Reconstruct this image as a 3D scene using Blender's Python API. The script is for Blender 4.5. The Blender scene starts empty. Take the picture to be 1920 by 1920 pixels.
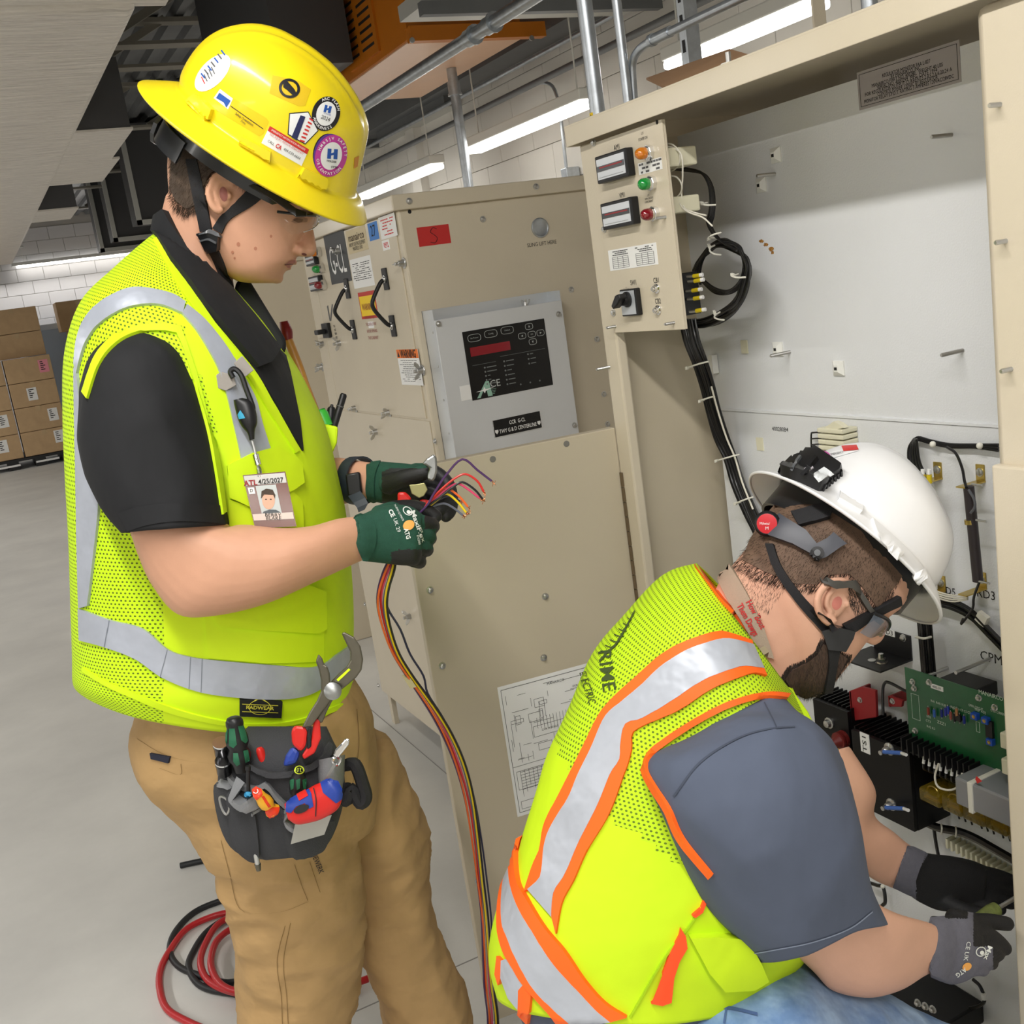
import bpy, bmesh, math, random
import numpy as np
from mathutils import Vector, Matrix, noise
from mathutils.bvhtree import BVHTree
random.seed(7)
scn = bpy.context.scene
COL = scn.collection
# ---------------------------------------------------------------- camera
F, YAW, PIT, ROL, CH = 1992.2, 0.44615, 0.21129, -0.14787, 1.52
CAM = Vector((0, 0, CH))
_f = Vector((math.sin(YAW)*math.cos(PIT), math.cos(YAW)*math.cos(PIT), -math.sin(PIT)))
_r = Vector((math.cos(YAW), -math.sin(YAW), 0)); _u = _r.cross(_f)
CR = _r*math.cos(ROL)+_u*math.sin(ROL); CU = _u*math.cos(ROL)-_r*math.sin(ROL); CF = _f
cd = bpy.data.cameras.new('camera'); cam = bpy.data.objects.new('camera', cd); COL.objects.link(cam)
cd.sensor_width = 36; cd.lens = F/1920*36; cd.clip_start = .02
cam.matrix_world = Matrix(((CR.x, CU.x, -CF.x, CAM.x), (CR.y, CU.y, -CF.y, CAM.y), (CR.z, CU.z, -CF.z, CAM.z), (0, 0, 0, 1)))
scn.camera = cam
# ---------------------------------------------------------------- world, exposure, lamps
w = bpy.data.worlds.new('hall'); scn.world = w; w.use_nodes = True
w.node_tree.nodes['Background'].inputs[0].default_value = (1, .985, .96, 1)
w.node_tree.nodes['Background'].inputs[1].default_value = .12
vs = scn.view_settings; vs.view_transform = 'Standard'; vs.look = 'None'; vs.exposure = .2; vs.gamma = 1; vs.use_curve_mapping = False
def area(name, loc, sx, sy, e, rot=(0, 0, 0), col=(1, .97, .93)):
    l = bpy.data.lights.new(name, 'AREA'); l.shape = 'RECTANGLE'; l.size = sx; l.size_y = sy; l.energy = e; l.color = col
    o = bpy.data.objects.new(name, l); COL.objects.link(o); o.location = loc; o.rotation_euler = rot
    return o
STRIPS = [((-.12, .1, 2.74), 46), ((-.12, -2.8, 2.74), 30)]+[((x, y, 2.74), 46 if y < 9 else 72) for x in (-3.2,) for y in (-2.8, .3, 3.4, 6.8, 10.6, 14.6)]
for p, e in STRIPS: area('strip_light_lamp', (p[0], p[1], p[2]-.05), .11, 2.4, e)
for y in (3.6, 5.4, 7.35, 9.5): area('wall_strip_lamp', (2.74, y, 2.24), .08, 1.2, 7, (0, .5, 0))
area('back_strip_lamp', (1.5, 18.7, 2.8), 2.6, .08, 16, (-.5, 0, 0))

# ---------------------------------------------------------------- pixel helpers (1920 px frame)
def ray(x, y): return CF+CR*((x-960)/F)-CU*((y-960)/F)
def PX(x, y, v): d = ray(x, y); return CAM+d*((v-CAM.x)/d.x)
def PY(x, y, v): d = ray(x, y); return CAM+d*((v-CAM.y)/d.y)
def PZ(x, y, v): d = ray(x, y); return CAM+d*((v-CAM.z)/d.z)
def PD(x, y, v): return CAM+ray(x, y)*v
def pix(P): c = Vector(P)-CAM; z = c.dot(CF); return 960+F*c.dot(CR)/z, 960-F*c.dot(CU)/z, z
def lin(c): return tuple(((v/255)/12.92 if v/255 <= .04045 else ((v/255+.055)/1.055)**2.4) for v in c)
# ---------------------------------------------------------------- materials
MATS = {}
def mat(name, col, rough=.5, metal=0, var=0, vs=8, bump=0, bs=60, spec=.5, emit=0, trans=0, coat=0, alpha=1, col2=None, thr=None, bt='NOISE', ior=1.45, sss=0, stretch=None, bd=.002):
    if name in MATS: return MATS[name]
    m = bpy.data.materials.new(name); m.use_nodes = True; nt = m.node_tree; N = nt.nodes; L = nt.links
    b = N['Principled BSDF']; c = lin(col)+(1,)
    b.inputs['Base Color'].default_value = c; b.inputs['Roughness'].default_value = rough; b.inputs['Metallic'].default_value = metal
    b.inputs['Specular IOR Level'].default_value = spec; b.inputs['IOR'].default_value = ior
    if trans: b.inputs['Transmission Weight'].default_value = trans
    if coat: b.inputs['Coat Weight'].default_value = coat; b.inputs['Coat Roughness'].default_value = .12
    if alpha < 1: b.inputs['Alpha'].default_value = alpha
    if sss: b.inputs['Subsurface Weight'].default_value = sss; b.inputs['Subsurface Radius'].default_value = (.01, .004, .002)
    if emit: b.inputs['Emission Color'].default_value = c; b.inputs['Emission Strength'].default_value = emit
    tc = N.new('ShaderNodeTexCoord'); mp = N.new('ShaderNodeMapping'); L.new(tc.outputs['Object'], mp.inputs[0])
    if stretch: mp.inputs['Scale'].default_value = stretch
    if var or col2:
        n = N.new('ShaderNodeTexNoise'); n.inputs['Scale'].default_value = vs; n.inputs['Detail'].default_value = 6; n.inputs['Roughness'].default_value = .6
        L.new(mp.outputs[0], n.inputs['Vector'])
        r = N.new('ShaderNodeValToRGB'); L.new(n.outputs['Fac'], r.inputs[0]); L.new(r.outputs[0], b.inputs['Base Color'])
        if col2:
            r.color_ramp.elements[0].color = c; r.color_ramp.elements[1].color = lin(col2)+(1,)
            t = thr or (.4, .6); r.color_ramp.elements[0].position = t[0]; r.color_ramp.elements[1].position = t[1]
        else:
            r.color_ramp.elements[0].position = .3; r.color_ramp.elements[1].position = .7
            r.color_ramp.elements[0].color = tuple(v*(1-var) for v in c[:3])+(1,); r.color_ramp.elements[1].color = tuple(min(1, v*(1+var)) for v in c[:3])+(1,)
    if bump:
        if bt == 'NOISE': t = N.new('ShaderNodeTexNoise'); t.inputs['Detail'].default_value = 3
        elif bt == 'WAVE': t = N.new('ShaderNodeTexWave')
        else: t = N.new('ShaderNodeTexVoronoi')
        t.inputs['Scale'].default_value = bs; L.new(mp.outputs[0], t.inputs['Vector'])
        bn = N.new('ShaderNodeBump'); bn.inputs['Strength'].default_value = bump; bn.inputs['Distance'].default_value = bd
        L.new(t.outputs[0], bn.inputs['Height']); L.new(bn.outputs[0], b.inputs['Normal'])
    MATS[name] = m; return m
def meshcloth(name, col, hole, a=(1, 0, 0), b=(0, 0, 1), pitch=.0045, r=.3):
    """knitted cloth with staggered rows of small holes showing the dark shirt below (cloth's own pattern, in object space)"""
    if name in MATS: return MATS[name]
    m = mat(name, col, .75, bump=.15, bs=900); nt = m.node_tree; N = nt.nodes; L = nt.links
    tc = [n for n in N if n.type == 'TEX_COORD'][0]
    def vm(op, x, y=None):
        n = N.new('ShaderNodeVectorMath'); n.operation = op; L.new(x, n.inputs[0])
        if y is not None: n.inputs[1].default_value = y
        return n
    def mm(op, x, y=None, z=None):
        n = N.new('ShaderNodeMath'); n.operation = op
        for i, v in enumerate((x, y, z)):
            if v is None: continue
            if isinstance(v, (int, float)): n.inputs[i].default_value = v
            else: L.new(v, n.inputs[i])
        return n.outputs[0]
    at = N.new('ShaderNodeAttribute'); at.attribute_name = 'cloth'; sp = N.new('ShaderNodeSeparateXYZ'); L.new(at.outputs['Vector'], sp.inputs[0])
    u = mm('MULTIPLY', sp.outputs[0], 1/pitch); v = mm('MULTIPLY', sp.outputs[1], 1/(pitch*.86))
    row = mm('FLOOR', v); sh = mm('MULTIPLY', mm('FRACT', mm('MULTIPLY', row, .5)), 1.0)
    fu = mm('SUBTRACT', mm('FRACT', mm('ADD', u, sh)), .5); fv = mm('SUBTRACT', mm('FRACT', v), .5)
    d = mm('SQRT', mm('ADD', mm('MULTIPLY', fu, fu), mm('MULTIPLY', fv, fv)))
    k = mm('GREATER_THAN', d, r)
    mx = N.new('ShaderNodeMix'); mx.data_type = 'RGBA'; L.new(k, mx.inputs[0])
    mx.inputs[6].default_value = lin(hole)+(1,); mx.inputs[7].default_value = lin(col)+(1,)
    L.new(mx.outputs[2], N['Principled BSDF'].inputs['Base Color'])
    return m
# ---------------------------------------------------------------- objects
WL = {}
def link(o, parent, loc):
    COL.objects.link(o); o.location = loc; WL[o] = Vector(loc)
    if parent is not None:
        o.parent = parent; o.matrix_parent_inverse = Matrix.Translation(-WL[parent])
def setp(o, label=None, cat=None, group=None, kind=None):
    if label: o['label'] = label
    if cat: o['category'] = cat
    if group: o['group'] = group
    if kind: o['kind'] = kind
    return o
def thing(name, label, cat, loc, group=None):
    o = bpy.data.objects.new(name, None); o.empty_display_size = .05; link(o, None, Vector(loc)); return setp(o, label, cat, group)
def mk(name, V, Fc, m, parent=None, smooth=False, mi=None):
    V = [Vector(v) for v in V]
    lo = Vector([min(v[i] for v in V) for i in range(3)]); hi = Vector([max(v[i] for v in V) for i in range(3)])
    c = (lo+hi)/2
    me = bpy.data.meshes.new(name); me.from_pydata([tuple(v-c) for v in V], [], Fc); me.validate()
    for k in (m if isinstance(m, (list, tuple)) else [m]): me.materials.append(k)
    if mi: me.polygons.foreach_set('material_index', mi)
    if smooth: me.polygons.foreach_set('use_smooth', [True]*len(me.polygons))
    o = bpy.data.objects.new(name, me); link(o, parent, c)
    return o
def catmull(P, n=6, closed=False):
    P = [np.array(p, float) for p in P]; out = []
    m = len(P); rng = range(m if closed else m-1)
    for i in rng:
        p1, p2 = P[i], P[(i+1) % m]
        p0 = P[i-1] if (i > 0 or closed) else 2*p1-p2
        p3 = P[(i+2) % m] if (i+2 < m or closed) else 2*p2-p1
        for k in range(n):
            t = k/n; out.append(.5*((2*p1)+(-p0+p2)*t+(2*p0-5*p1+4*p2-p3)*t*t+(-p0+3*p1-3*p2+p3)*t**3))
    if not closed: out.append(P[-1])
    return out
def perp(d):
    d = Vector(d).normalized(); a = Vector((0, 0, 1)) if abs(d.z) < .9 else Vector((1, 0, 0))
    u = d.cross(a).normalized(); return u, d.cross(u).normalized()
class G:
    def __init__(s): s.V = []; s.F = []; s.sm = False; s.mi = []; s.cur = 0
    def add(s, V, Fc):
        b = len(s.V); s.V += [Vector(v) for v in V]; s.F += [tuple(i+b for i in f) for f in Fc]; s.mi += [s.cur]*len(Fc); return s
    def box(s, x, y, z):
        V = [(a, b, c) for a in x for b in y for c in z]
        return s.add(V, [(0, 1, 3, 2), (4, 6, 7, 5), (0, 4, 5, 1), (2, 3, 7, 6), (0, 2, 6, 4), (1, 5, 7, 3)])
    def obox(s, c, u, v, w):   # half vectors
        c, u, v, w = map(Vector, (c, u, v, w))
        V = [c+u*a+v*b+w*d for a in (-1, 1) for b in (-1, 1) for d in (-1, 1)]
        return s.add(V, [(0, 1, 3, 2), (4, 6, 7, 5), (0, 4, 5, 1), (2, 3, 7, 6), (0, 2, 6, 4), (1, 5, 7, 3)])
    def cyl(s, p0, p1, r0, r1=None, n=14, cap=True):
        p0, p1 = Vector(p0), Vector(p1); r1 = r0 if r1 is None else r1; u, v = perp(p1-p0)
        V = [p+(u*math.cos(6.2832*i/n)+v*math.sin(6.2832*i/n))*r for p, r in ((p0, r0), (p1, r1)) for i in range(n)]
        Fc = [(i, (i+1) % n, n+(i+1) % n, n+i) for i in range(n)]
        if cap: Fc += [tuple(range(n))[::-1], tuple(range(n, 2*n))]
        return s.add(V, Fc)
    def lathe(s, o, d, prof, n=20):   # prof: (distance along d, radius)
        o = Vector(o); d = Vector(d).normalized(); u, v = perp(d); V = []; Fc = []
        for t, r in prof: V += [o+d*t+(u*math.cos(6.2832*i/n)+v*math.sin(6.2832*i/n))*max(r, 1e-5) for i in range(n)]
        for k in range(len(prof)-1):
            Fc += [(k*n+i, k*n+(i+1) % n, (k+1)*n+(i+1) % n, (k+1)*n+i) for i in range(n)]
        Fc += [tuple(range(n))[::-1], tuple(range((len(prof)-1)*n, len(prof)*n))]
        return s.add(V, Fc)
    def tube(s, P, r, n=8, sub=5, flat=None, closed=False):
        P = [Vector(p) for p in (catmull(P, sub, closed) if sub > 1 else P)]
        m = len(P); V = []; u = None
        for i, p in enumerate(P):
            d = (P[(i+1) % m]-P[i-1]) if closed else (P[min(i+1, m-1)]-P[max(i-1, 0)])
            d.normalize()
            if u is None: u, v = perp(d)
            else: u = (u-d*u.dot(d)).normalized(); v = d.cross(u)
            rr = r[min(len(r)-1, int(i/(m-1)*(len(r)-1)+.5))] if isinstance(r, (list, tuple)) else r
            V += [p+(u*math.cos(6.2832*k/n)+v*math.sin(6.2832*k/n))*rr for k in range(n)]
        Fc = [(i*n+k, i*n+(k+1) % n, ((i+1) % m)*n+(k+1) % n, ((i+1) % m)*n+k) for i in range(m if closed else m-1) for k in range(n)]
        if not closed: Fc += [tuple(range(n))[::-1], tuple(range((m-1)*n, m*n))]
        return s.add(V, Fc)
    def ribbon(s, P, wv, t):   # strap: centre line P, half-width vectors wv, half thickness vectors t
        V = []; Fc = []
        for p, a, b in zip(P, wv, t):
            p, a, b = Vector(p), Vector(a), Vector(b); V += [p-a-b, p+a-b, p+a+b, p-a+b]
        for i in range(len(P)-1): Fc += [(i*4+k, i*4+(k+1) % 4, i*4+4+(k+1) % 4, i*4+4+k) for k in range(4)]
        Fc += [(3, 2, 1, 0), tuple(len(V)-4+k for k in range(4))]
        return s.add(V, Fc)
    def sphere(s, c, r, u=12, v=8, ax=None):
        c = Vector(c); A = ax or (Vector((r, 0, 0)), Vector((0, r, 0)), Vector((0, 0, r))); V = []; Fc = []
        for j in range(v+1):
            ph = math.pi*j/v
            for i in range(u):
                th = 6.2832*i/u; V.append(c+A[0]*(math.sin(ph)*math.cos(th))+A[1]*(math.sin(ph)*math.sin(th))+A[2]*math.cos(ph))
        for j in range(v): Fc += [(j*u+i, j*u+(i+1) % u, (j+1)*u+(i+1) % u, (j+1)*u+i) for i in range(u)]
        return s.add(V, Fc)
    def quad(s, a, b, c, d): return s.add([a, b, c, d], [(0, 1, 2, 3)])
    def poly(s, P, d):          # prism: polygon P extruded by vector d
        P = [Vector(p) for p in P]; n = len(P); d = Vector(d)
        return s.add(P+[p+d for p in P], [tuple(range(n))[::-1], tuple(range(n, 2*n))]+[(i, (i+1) % n, n+(i+1) % n, n+i) for i in range(n)])
    def build(s, name, m, parent=None, smooth=False, bev=0):
        o = mk(name, s.V, s.F, m, parent, smooth, s.mi if isinstance(m, (list, tuple)) else None)
        fixn(o.data)
        if bev:
            b = o.modifiers.new('bev', 'BEVEL'); b.width = bev; b.segments = 2; b.limit_method = 'ANGLE'
        return o
def fixn(me):
    bm = bmesh.new(); bm.from_mesh(me); bmesh.ops.recalc_face_normals(bm, faces=bm.faces); bm.to_mesh(me); bm.free()
def shade(o, ang=40):
    me = o.data; me.polygons.foreach_set('use_smooth', [True]*len(me.polygons))
    try: me.set_sharp_from_angle(angle=math.radians(ang))
    except Exception: pass
    return o
def dup(o, off, parent=None, lab=None):
    c = o.copy(); COL.objects.link(c); c.parent = None; c.matrix_parent_inverse = Matrix()
    c.location = WL[o]+Vector(off); WL[c] = WL[o]+Vector(off)
    if parent is not None: c.parent = parent; c.matrix_parent_inverse = Matrix.Translation(-WL[parent])
    if lab: c['label'] = lab
    for ch in [k for k in WL if k.parent == o]: dup(ch, off, c)
    return c
# text as mesh in a plane: centre P, u right, v up, h = cap height
def text2d(s, bold=0, sx=1, shear=0):
    cu = bpy.data.curves.new('t', 'FONT'); cu.body = s; cu.size = 1; cu.align_x = 'CENTER'; cu.align_y = 'CENTER'; cu.offset = bold; cu.resolution_u = 2; cu.shear = shear
    o = bpy.data.objects.new('t', cu); COL.objects.link(o)
    me = bpy.data.meshes.new_from_object(o.evaluated_get(bpy.context.evaluated_depsgraph_get()))
    V = [(v.co.x*sx, v.co.y) for v in me.vertices]; Fc = [tuple(p.vertices) for p in me.polygons]
    bpy.data.objects.remove(o); bpy.data.curves.remove(cu); bpy.data.meshes.remove(me)
    return V, Fc
def txt(name, s, P, u, v, h, m, parent, bold=0, sx=1, off=.0006, width=None):
    V, Fc = text2d(s, bold, sx)
    if not V: return None
    P, u, v = Vector(P), Vector(u).normalized(), Vector(v).normalized(); n = u.cross(v)
    k = h/.7; kx = k
    if width: wd = max(a for a, b in V)-min(a for a, b in V); kx = width/wd
    return mk(name, [P+u*(a*kx)+v*(b*k)+n*off for a, b in V], Fc, m, parent)
# ------------------------------------------------- laying cloth, tape, stickers and print on modelled surfaces
def bvh(*obs):
    V = []; Fc = []
    for o in obs:
        b = len(V); L = WL[o]; V += [tuple(v.co+L) for v in o.data.vertices]; Fc += [tuple(i+b for i in p.vertices) for p in o.data.polygons]
    return BVHTree.FromPolygons(V, Fc)
def hit(T, x, y):
    d = ray(x, y).normalized(); h = T.ray_cast(CAM, d)
    if h[0] is None: return None
    n = h[1]; n = -n if n.dot(d) > 0 else n
    return h[0], n
def lay(name, V2, Fc, T, m, parent, off=.0025, rim=True, smooth=True, nearest=None, soft=0):
    """place a flat 2-d pattern (photo pixels) onto the surface it touches, raised by off along the surface"""
    Hs = [hit(T, *p) for p in V2]; ds = [(h[0]-CAM).dot(CF) for h in Hs if h]
    if not ds: print('LAY MISS', name); return None
    md = float(np.median(ds)); ok = [i for i, h in enumerate(Hs) if h]; V = []; B = []
    arr = np.array([V2[i] for i in ok])
    for i, p in enumerate(V2):
        h = Hs[i]
        if h is None:
            j = ok[int(np.argmin(((arr-np.array(p))**2).sum(1)))]; q = Hs[j]
            P = PD(p[0], p[1], (q[0]-CAM).dot(CF)); n = -ray(*p).normalized()
        else: P, n = h
        V.append(P+n*off-ray(*p).normalized()*0); B.append(P-n*.001)
    if rim:
        cnt = {}
        for f in Fc:
            for a, b in zip(f, f[1:]+f[:1]): cnt[(a, b)] = 1
        n0 = len(V); ed = [(a, b) for (a, b) in cnt if (b, a) not in cnt]; Fc = list(Fc)
        V = V+B; Fc += [(b, a, a+n0, b+n0) for a, b in ed]
    o = mk(name, V, Fc, m, parent, smooth)
    if smooth: shade(o, 60)
    return o
def poly2d(P, step=14):
    """triangulate a pixel polygon finely"""
    bm = bmesh.new(); vs_ = [bm.verts.new((x, y, 0)) for x, y in P]; bm.faces.new(vs_)
    bmesh.ops.triangulate(bm, faces=bm.faces[:])
    for _ in range(6):
        E_ = [e for e in bm.edges if e.calc_length() > step]
        if not E_: break
        bmesh.ops.subdivide_edges(bm, edges=E_, cuts=1); bmesh.ops.triangulate(bm, faces=[f for f in bm.faces if len(f.verts) > 3])
    bm.verts.index_update(); V = [(v.co.x, v.co.y) for v in bm.verts]; Fc = []
    for f in bm.faces:
        ix = [v.index for v in f.verts]; Fc.append(tuple(ix))
    bm.free(); return V, Fc
def strip2d(A, B, n=24, m=4, sub=8):
    """band between two pixel polylines"""
    def res(P):
        Q = np.array(catmull(P, sub)) if len(P) > 2 else np.array(P, float)
        s = np.r_[0, np.cumsum(np.hypot(*np.diff(Q, axis=0).T))]; t = np.linspace(0, s[-1], n+1)
        return np.c_[np.interp(t, s, Q[:, 0]), np.interp(t, s, Q[:, 1])]
    a, b = res(A), res(B); V = []; Fc = []
    for i in range(n+1):
        for j in range(m+1): V.append(tuple(a[i]*(1-j/m)+b[i]*j/m))
    for i in range(n):
        for j in range(m): Fc.append((i*(m+1)+j, i*(m+1)+j+1, (i+1)*(m+1)+j+1, (i+1)*(m+1)+j))
    return V, Fc
def laytext(name, s, c, ang, h, T, m, parent, width=None, bold=0, off=.001, shear=0, vdir=None):
    """print text at pixel centre c, running at image angle ang (deg), letter height h px"""
    V, Fc = text2d(s, bold, 1, shear)
    if not V: return
    k = h/.7; kx = k
    if width: kx = width/(max(a for a, b in V)-min(a for a, b in V))
    u = (math.cos(math.radians(ang)), math.sin(math.radians(ang))); v = vdir or (u[1], -u[0])
    return lay(name, [(c[0]+u[0]*a*kx+v[0]*b*k, c[1]+u[1]*a*kx+v[1]*b*k) for a, b in V], Fc, T, m, parent, off, rim=False, smooth=False)
def ell2d(c, a, b, ang=0, n=20, inner=0):
    ca, sa = math.cos(math.radians(ang)), math.sin(math.radians(ang)); rs = [inner or 0.0001, .5+inner/2, 1] if inner else [.0001, .4, .7, 1]
    V = [(c[0]+(a*r*math.cos(6.2832*i/n))*ca-(b*r*math.sin(6.2832*i/n))*sa, c[1]+(a*r*math.cos(6.2832*i/n))*sa+(b*r*math.sin(6.2832*i/n))*ca) for r in rs for i in range(n)]
    Fc = [(k*n+i, k*n+(i+1) % n, (k+1)*n+(i+1) % n, (k+1)*n+i) for k in range(len(rs)-1) for i in range(n)]
    return V, Fc
# ------------------------------------------------- bodies: stacked sections measured across a limb or trunk
def clothmap(o, n):
    """lay the knit's own thread grid along a tube of cloth: round the ring and down its length"""
    V = [v.co.copy() for v in o.data.vertices]; m = len(V)//n; per = np.mean([sum((V[i*n+k]-V[i*n+(k+1) % n]).length for k in range(n)) for i in range(m)])
    t = 0; out = []
    for i in range(m):
        if i: t += np.mean([(V[i*n+k]-V[(i-1)*n+k]).length for k in range(n)])
        for k in range(n): out += [k/n*per, t, 0]
    a = o.data.attributes.new('cloth', 'FLOAT_VECTOR', 'POINT'); a.data.foreach_set('vector', out)
def wrinkle(o, amp, sc, st=(1, 1, 1), ridge=True, seed=0, mask=None):
    """real folds: push the cloth in and out along its normals"""
    me = o.data; L = WL[o]; n = len(me.vertices); co = np.zeros(n*3); me.vertices.foreach_get('co', co); co = co.reshape(-1, 3)
    no = np.zeros(n*3); me.vertices.foreach_get('normal', no); no = no.reshape(-1, 3); out = co.copy()
    for i in range(n):
        p = Vector(co[i])+L; k = mask(p) if mask else 1
        if k <= 0: continue
        q = Vector((p.x*st[0]*sc+seed, p.y*st[1]*sc, p.z*st[2]*sc))
        a = noise.noise(q)+.5*noise.noise(q*2.1)
        if ridge: a = .6-abs(a)*2
        out[i] += no[i]*(a*amp*k)
    me.vertices.foreach_set('co', out.ravel()); me.update()
def loft(S, n=28, sub=5, sq=2.2, cap=True, g=None, grow=0, lvl=0):
    """S rows: ax, ay, bx, by (pixel edges of the limb), depth of its middle, half thickness [, shift of depth at b]"""
    Q = catmull([list(s)+[0]*(7-len(s)) for s in S], sub)
    V = []; Fc = []
    for q in Q:
        a = PD(q[0], q[1], q[4]-q[6]); b = PD(q[2], q[3], q[4]+q[6]); c = (a+b)/2; h = (b-a)/2
        h = h*(1+grow/max(h.length, 1e-6))
        w = (c-CAM).normalized()
        if lvl: w = w.lerp(Vector((w.x, w.y, 0)).normalized(), lvl)
        w = (w-h*(w.dot(h)/h.length_squared)).normalized()*(q[5]+grow)
        for i in range(n):
            t = 6.2832*i/n; ct, st = math.cos(t), math.sin(t); e = 2/sq
            V.append(c+h*(math.copysign(abs(ct)**e, ct))+w*(math.copysign(abs(st)**e, st)))
    m = len(Q)
    Fc = [(i*n+k, i*n+(k+1) % n, (i+1)*n+(k+1) % n, (i+1)*n+k) for i in range(m-1) for k in range(n)]
    if cap: Fc += [tuple(range(n))[::-1], tuple(range((m-1)*n, m*n))]
    g = g or G(); g.add(V, Fc); return g
def remesh(g, name, m, parent, vox=.004, smooth=2, mi=None):
    o = mk('tmp', g.V, g.F, m if not isinstance(m, (list, tuple)) else m[0]); fixn(o.data)
    r = o.modifiers.new('r', 'REMESH'); r.mode = 'VOXEL'; r.voxel_size = vox; r.use_smooth_shade = True
    if smooth: s = o.modifiers.new('s', 'SMOOTH'); s.iterations = smooth; s.factor = .5
    me = bpy.data.meshes.new_from_object(o.evaluated_get(bpy.context.evaluated_depsgraph_get())); me.name = name
    L = WL.pop(o); old = o.data; bpy.data.objects.remove(o); bpy.data.meshes.remove(old)
    me.materials.clear()
    for k in (m if isinstance(m, (list, tuple)) else [m]): me.materials.append(k)
    me.polygons.foreach_set('use_smooth', [True]*len(me.polygons))
    n = bpy.data.objects.new(name, me); link(n, parent, L); return n
def inpoly(x, y, P):
    c = False; j = len(P)-1
    for i in range(len(P)):
        if (P[i][1] > y) != (P[j][1] > y) and x < (P[j][0]-P[i][0])*(y-P[i][1])/(P[j][1]-P[i][1])+P[i][0]: c = not c
        j = i
    return c
# ================================================================ materials used in many places
M_WALL = mat('white_wall_paint', (226, 222, 214), .55, var=.03, vs=3)
M_WALLW = mat('white_block_paint', (232, 230, 230), .55, var=.03, vs=3)
M_JOINT = mat('block_joint', (196, 192, 186), .8)
M_CONC = mat('concrete_floor', (203, 202, 198), .42, var=.1, vs=2.2, bump=.12, bs=30, col2=(222, 221, 216), thr=(.3, .72))
M_DECK = mat('dark_steel_deck', (132, 134, 136), .45, .3, var=.15, vs=3)
M_JOIST = mat('joist_paint', (150, 146, 136), .5, .2, var=.06)
M_FOIL = mat('foil_wrap', (226, 221, 213), .36, .25, var=.12, vs=4, bump=1.0, bs=5, stretch=(1, 7, 1), bd=.03)
M_DUCT = mat('duct_grey', (128, 130, 132), .5, .5, var=.05)
M_DUCTL = mat('duct_light', (205, 205, 200), .4, .3)
M_DARK = mat('dark_duct', (84, 84, 86), .5, .2)
M_GALV = mat('galvanised', (186, 192, 198), .32, .85, var=.16, vs=30)
M_STEEL = mat('zinc_screw', (200, 200, 198), .28, .9)
M_ORANGE = mat('orange_enamel', (205, 120, 26), .38, 0, var=.05)
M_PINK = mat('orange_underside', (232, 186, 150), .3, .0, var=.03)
M_LED = mat('led_diffuser', (255, 252, 246), .5, emit=4)
M_WHITE = mat('white_plastic', (236, 236, 230), .4)
M_CARD = mat('cardboard', (194, 163, 124), .75, var=.07, vs=9)
M_CARDT = mat('packing_tape', (196, 168, 128), .2, coat=.5)
M_PAPER = mat('white_paper', (240, 240, 238), .6)
M_BLACKP = mat('black_plastic', (24, 24, 26), .42, var=.1)
M_INK = mat('black_ink', (34, 33, 33), .7)
M_GREYINK = mat('grey_ink', (92, 92, 94), .7)
Yv, Xv, Zv = Vector((0, 1, 0)), Vector((1, 0, 0)), Vector((0, 0, 1))
# ================================================================ room
YB, XW, ZC = 19.0, 3.05, 3.62
setp(G().box((-7.2, XW+.2), (-4.7, YB+.2), (-.12, 0)).build('floor', M_CONC), 'pale grey polished concrete floor', kind='structure')
j = M_JOINT
wb = setp(G().box((-7.2, XW+.2), (YB+.012, YB+.2), (0, ZC)).build('wall_back', j), kind='structure')
wr = setp(G().box((XW+.012, XW+.2), (-4.5, YB), (0, ZC)).build('wall_right', [j]), kind='structure')
G().box((XW, XW+.02), (-4.5, YB), (0, 1.6)).build('lower_face', M_WALL, wr)
setp(G().box((-7.2, -7), (-4.5, YB), (0, ZC)).build('wall_left', M_WALL), kind='structure')
setp(G().box((-7, XW), (-4.7, -4.5), (0, ZC)).build('wall_front', M_WALL), kind='structure')
b0 = None
for r in range(17):
    for c in range(13):
        x = -1.55+c*.4-(.2 if r % 2 else 0); z = .004+r*.203
        if x > 3.0: continue
        if b0 is None: b0 = G().box((x, x+.394), (YB-.004, YB+.02), (z, z+.197)).build('block', M_WALLW, wb, bev=.004); bo = Vector((x, 0, z))
        else: dup(b0, Vector((x, 0, z))-bo, wb)
b1 = None
for r in range(9):
    for c in range(32):
        y = 1.2+c*.4-(.2 if r % 2 else 0); z = 1.602+r*.203
        if b1 is None: b1 = G().box((XW-.003, XW+.02), (y, y+.397), (z, z+.2)).build('block', M_WALL, wr, bev=.002); bo = Vector((0, y, z))
        else: dup(b1, Vector((0, y, z))-bo, wr)
g = G().box((XW-.06, XW), (6.9, 7.05), (1.6, ZC)); g.build('pilaster', M_WALL, wr)
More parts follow.
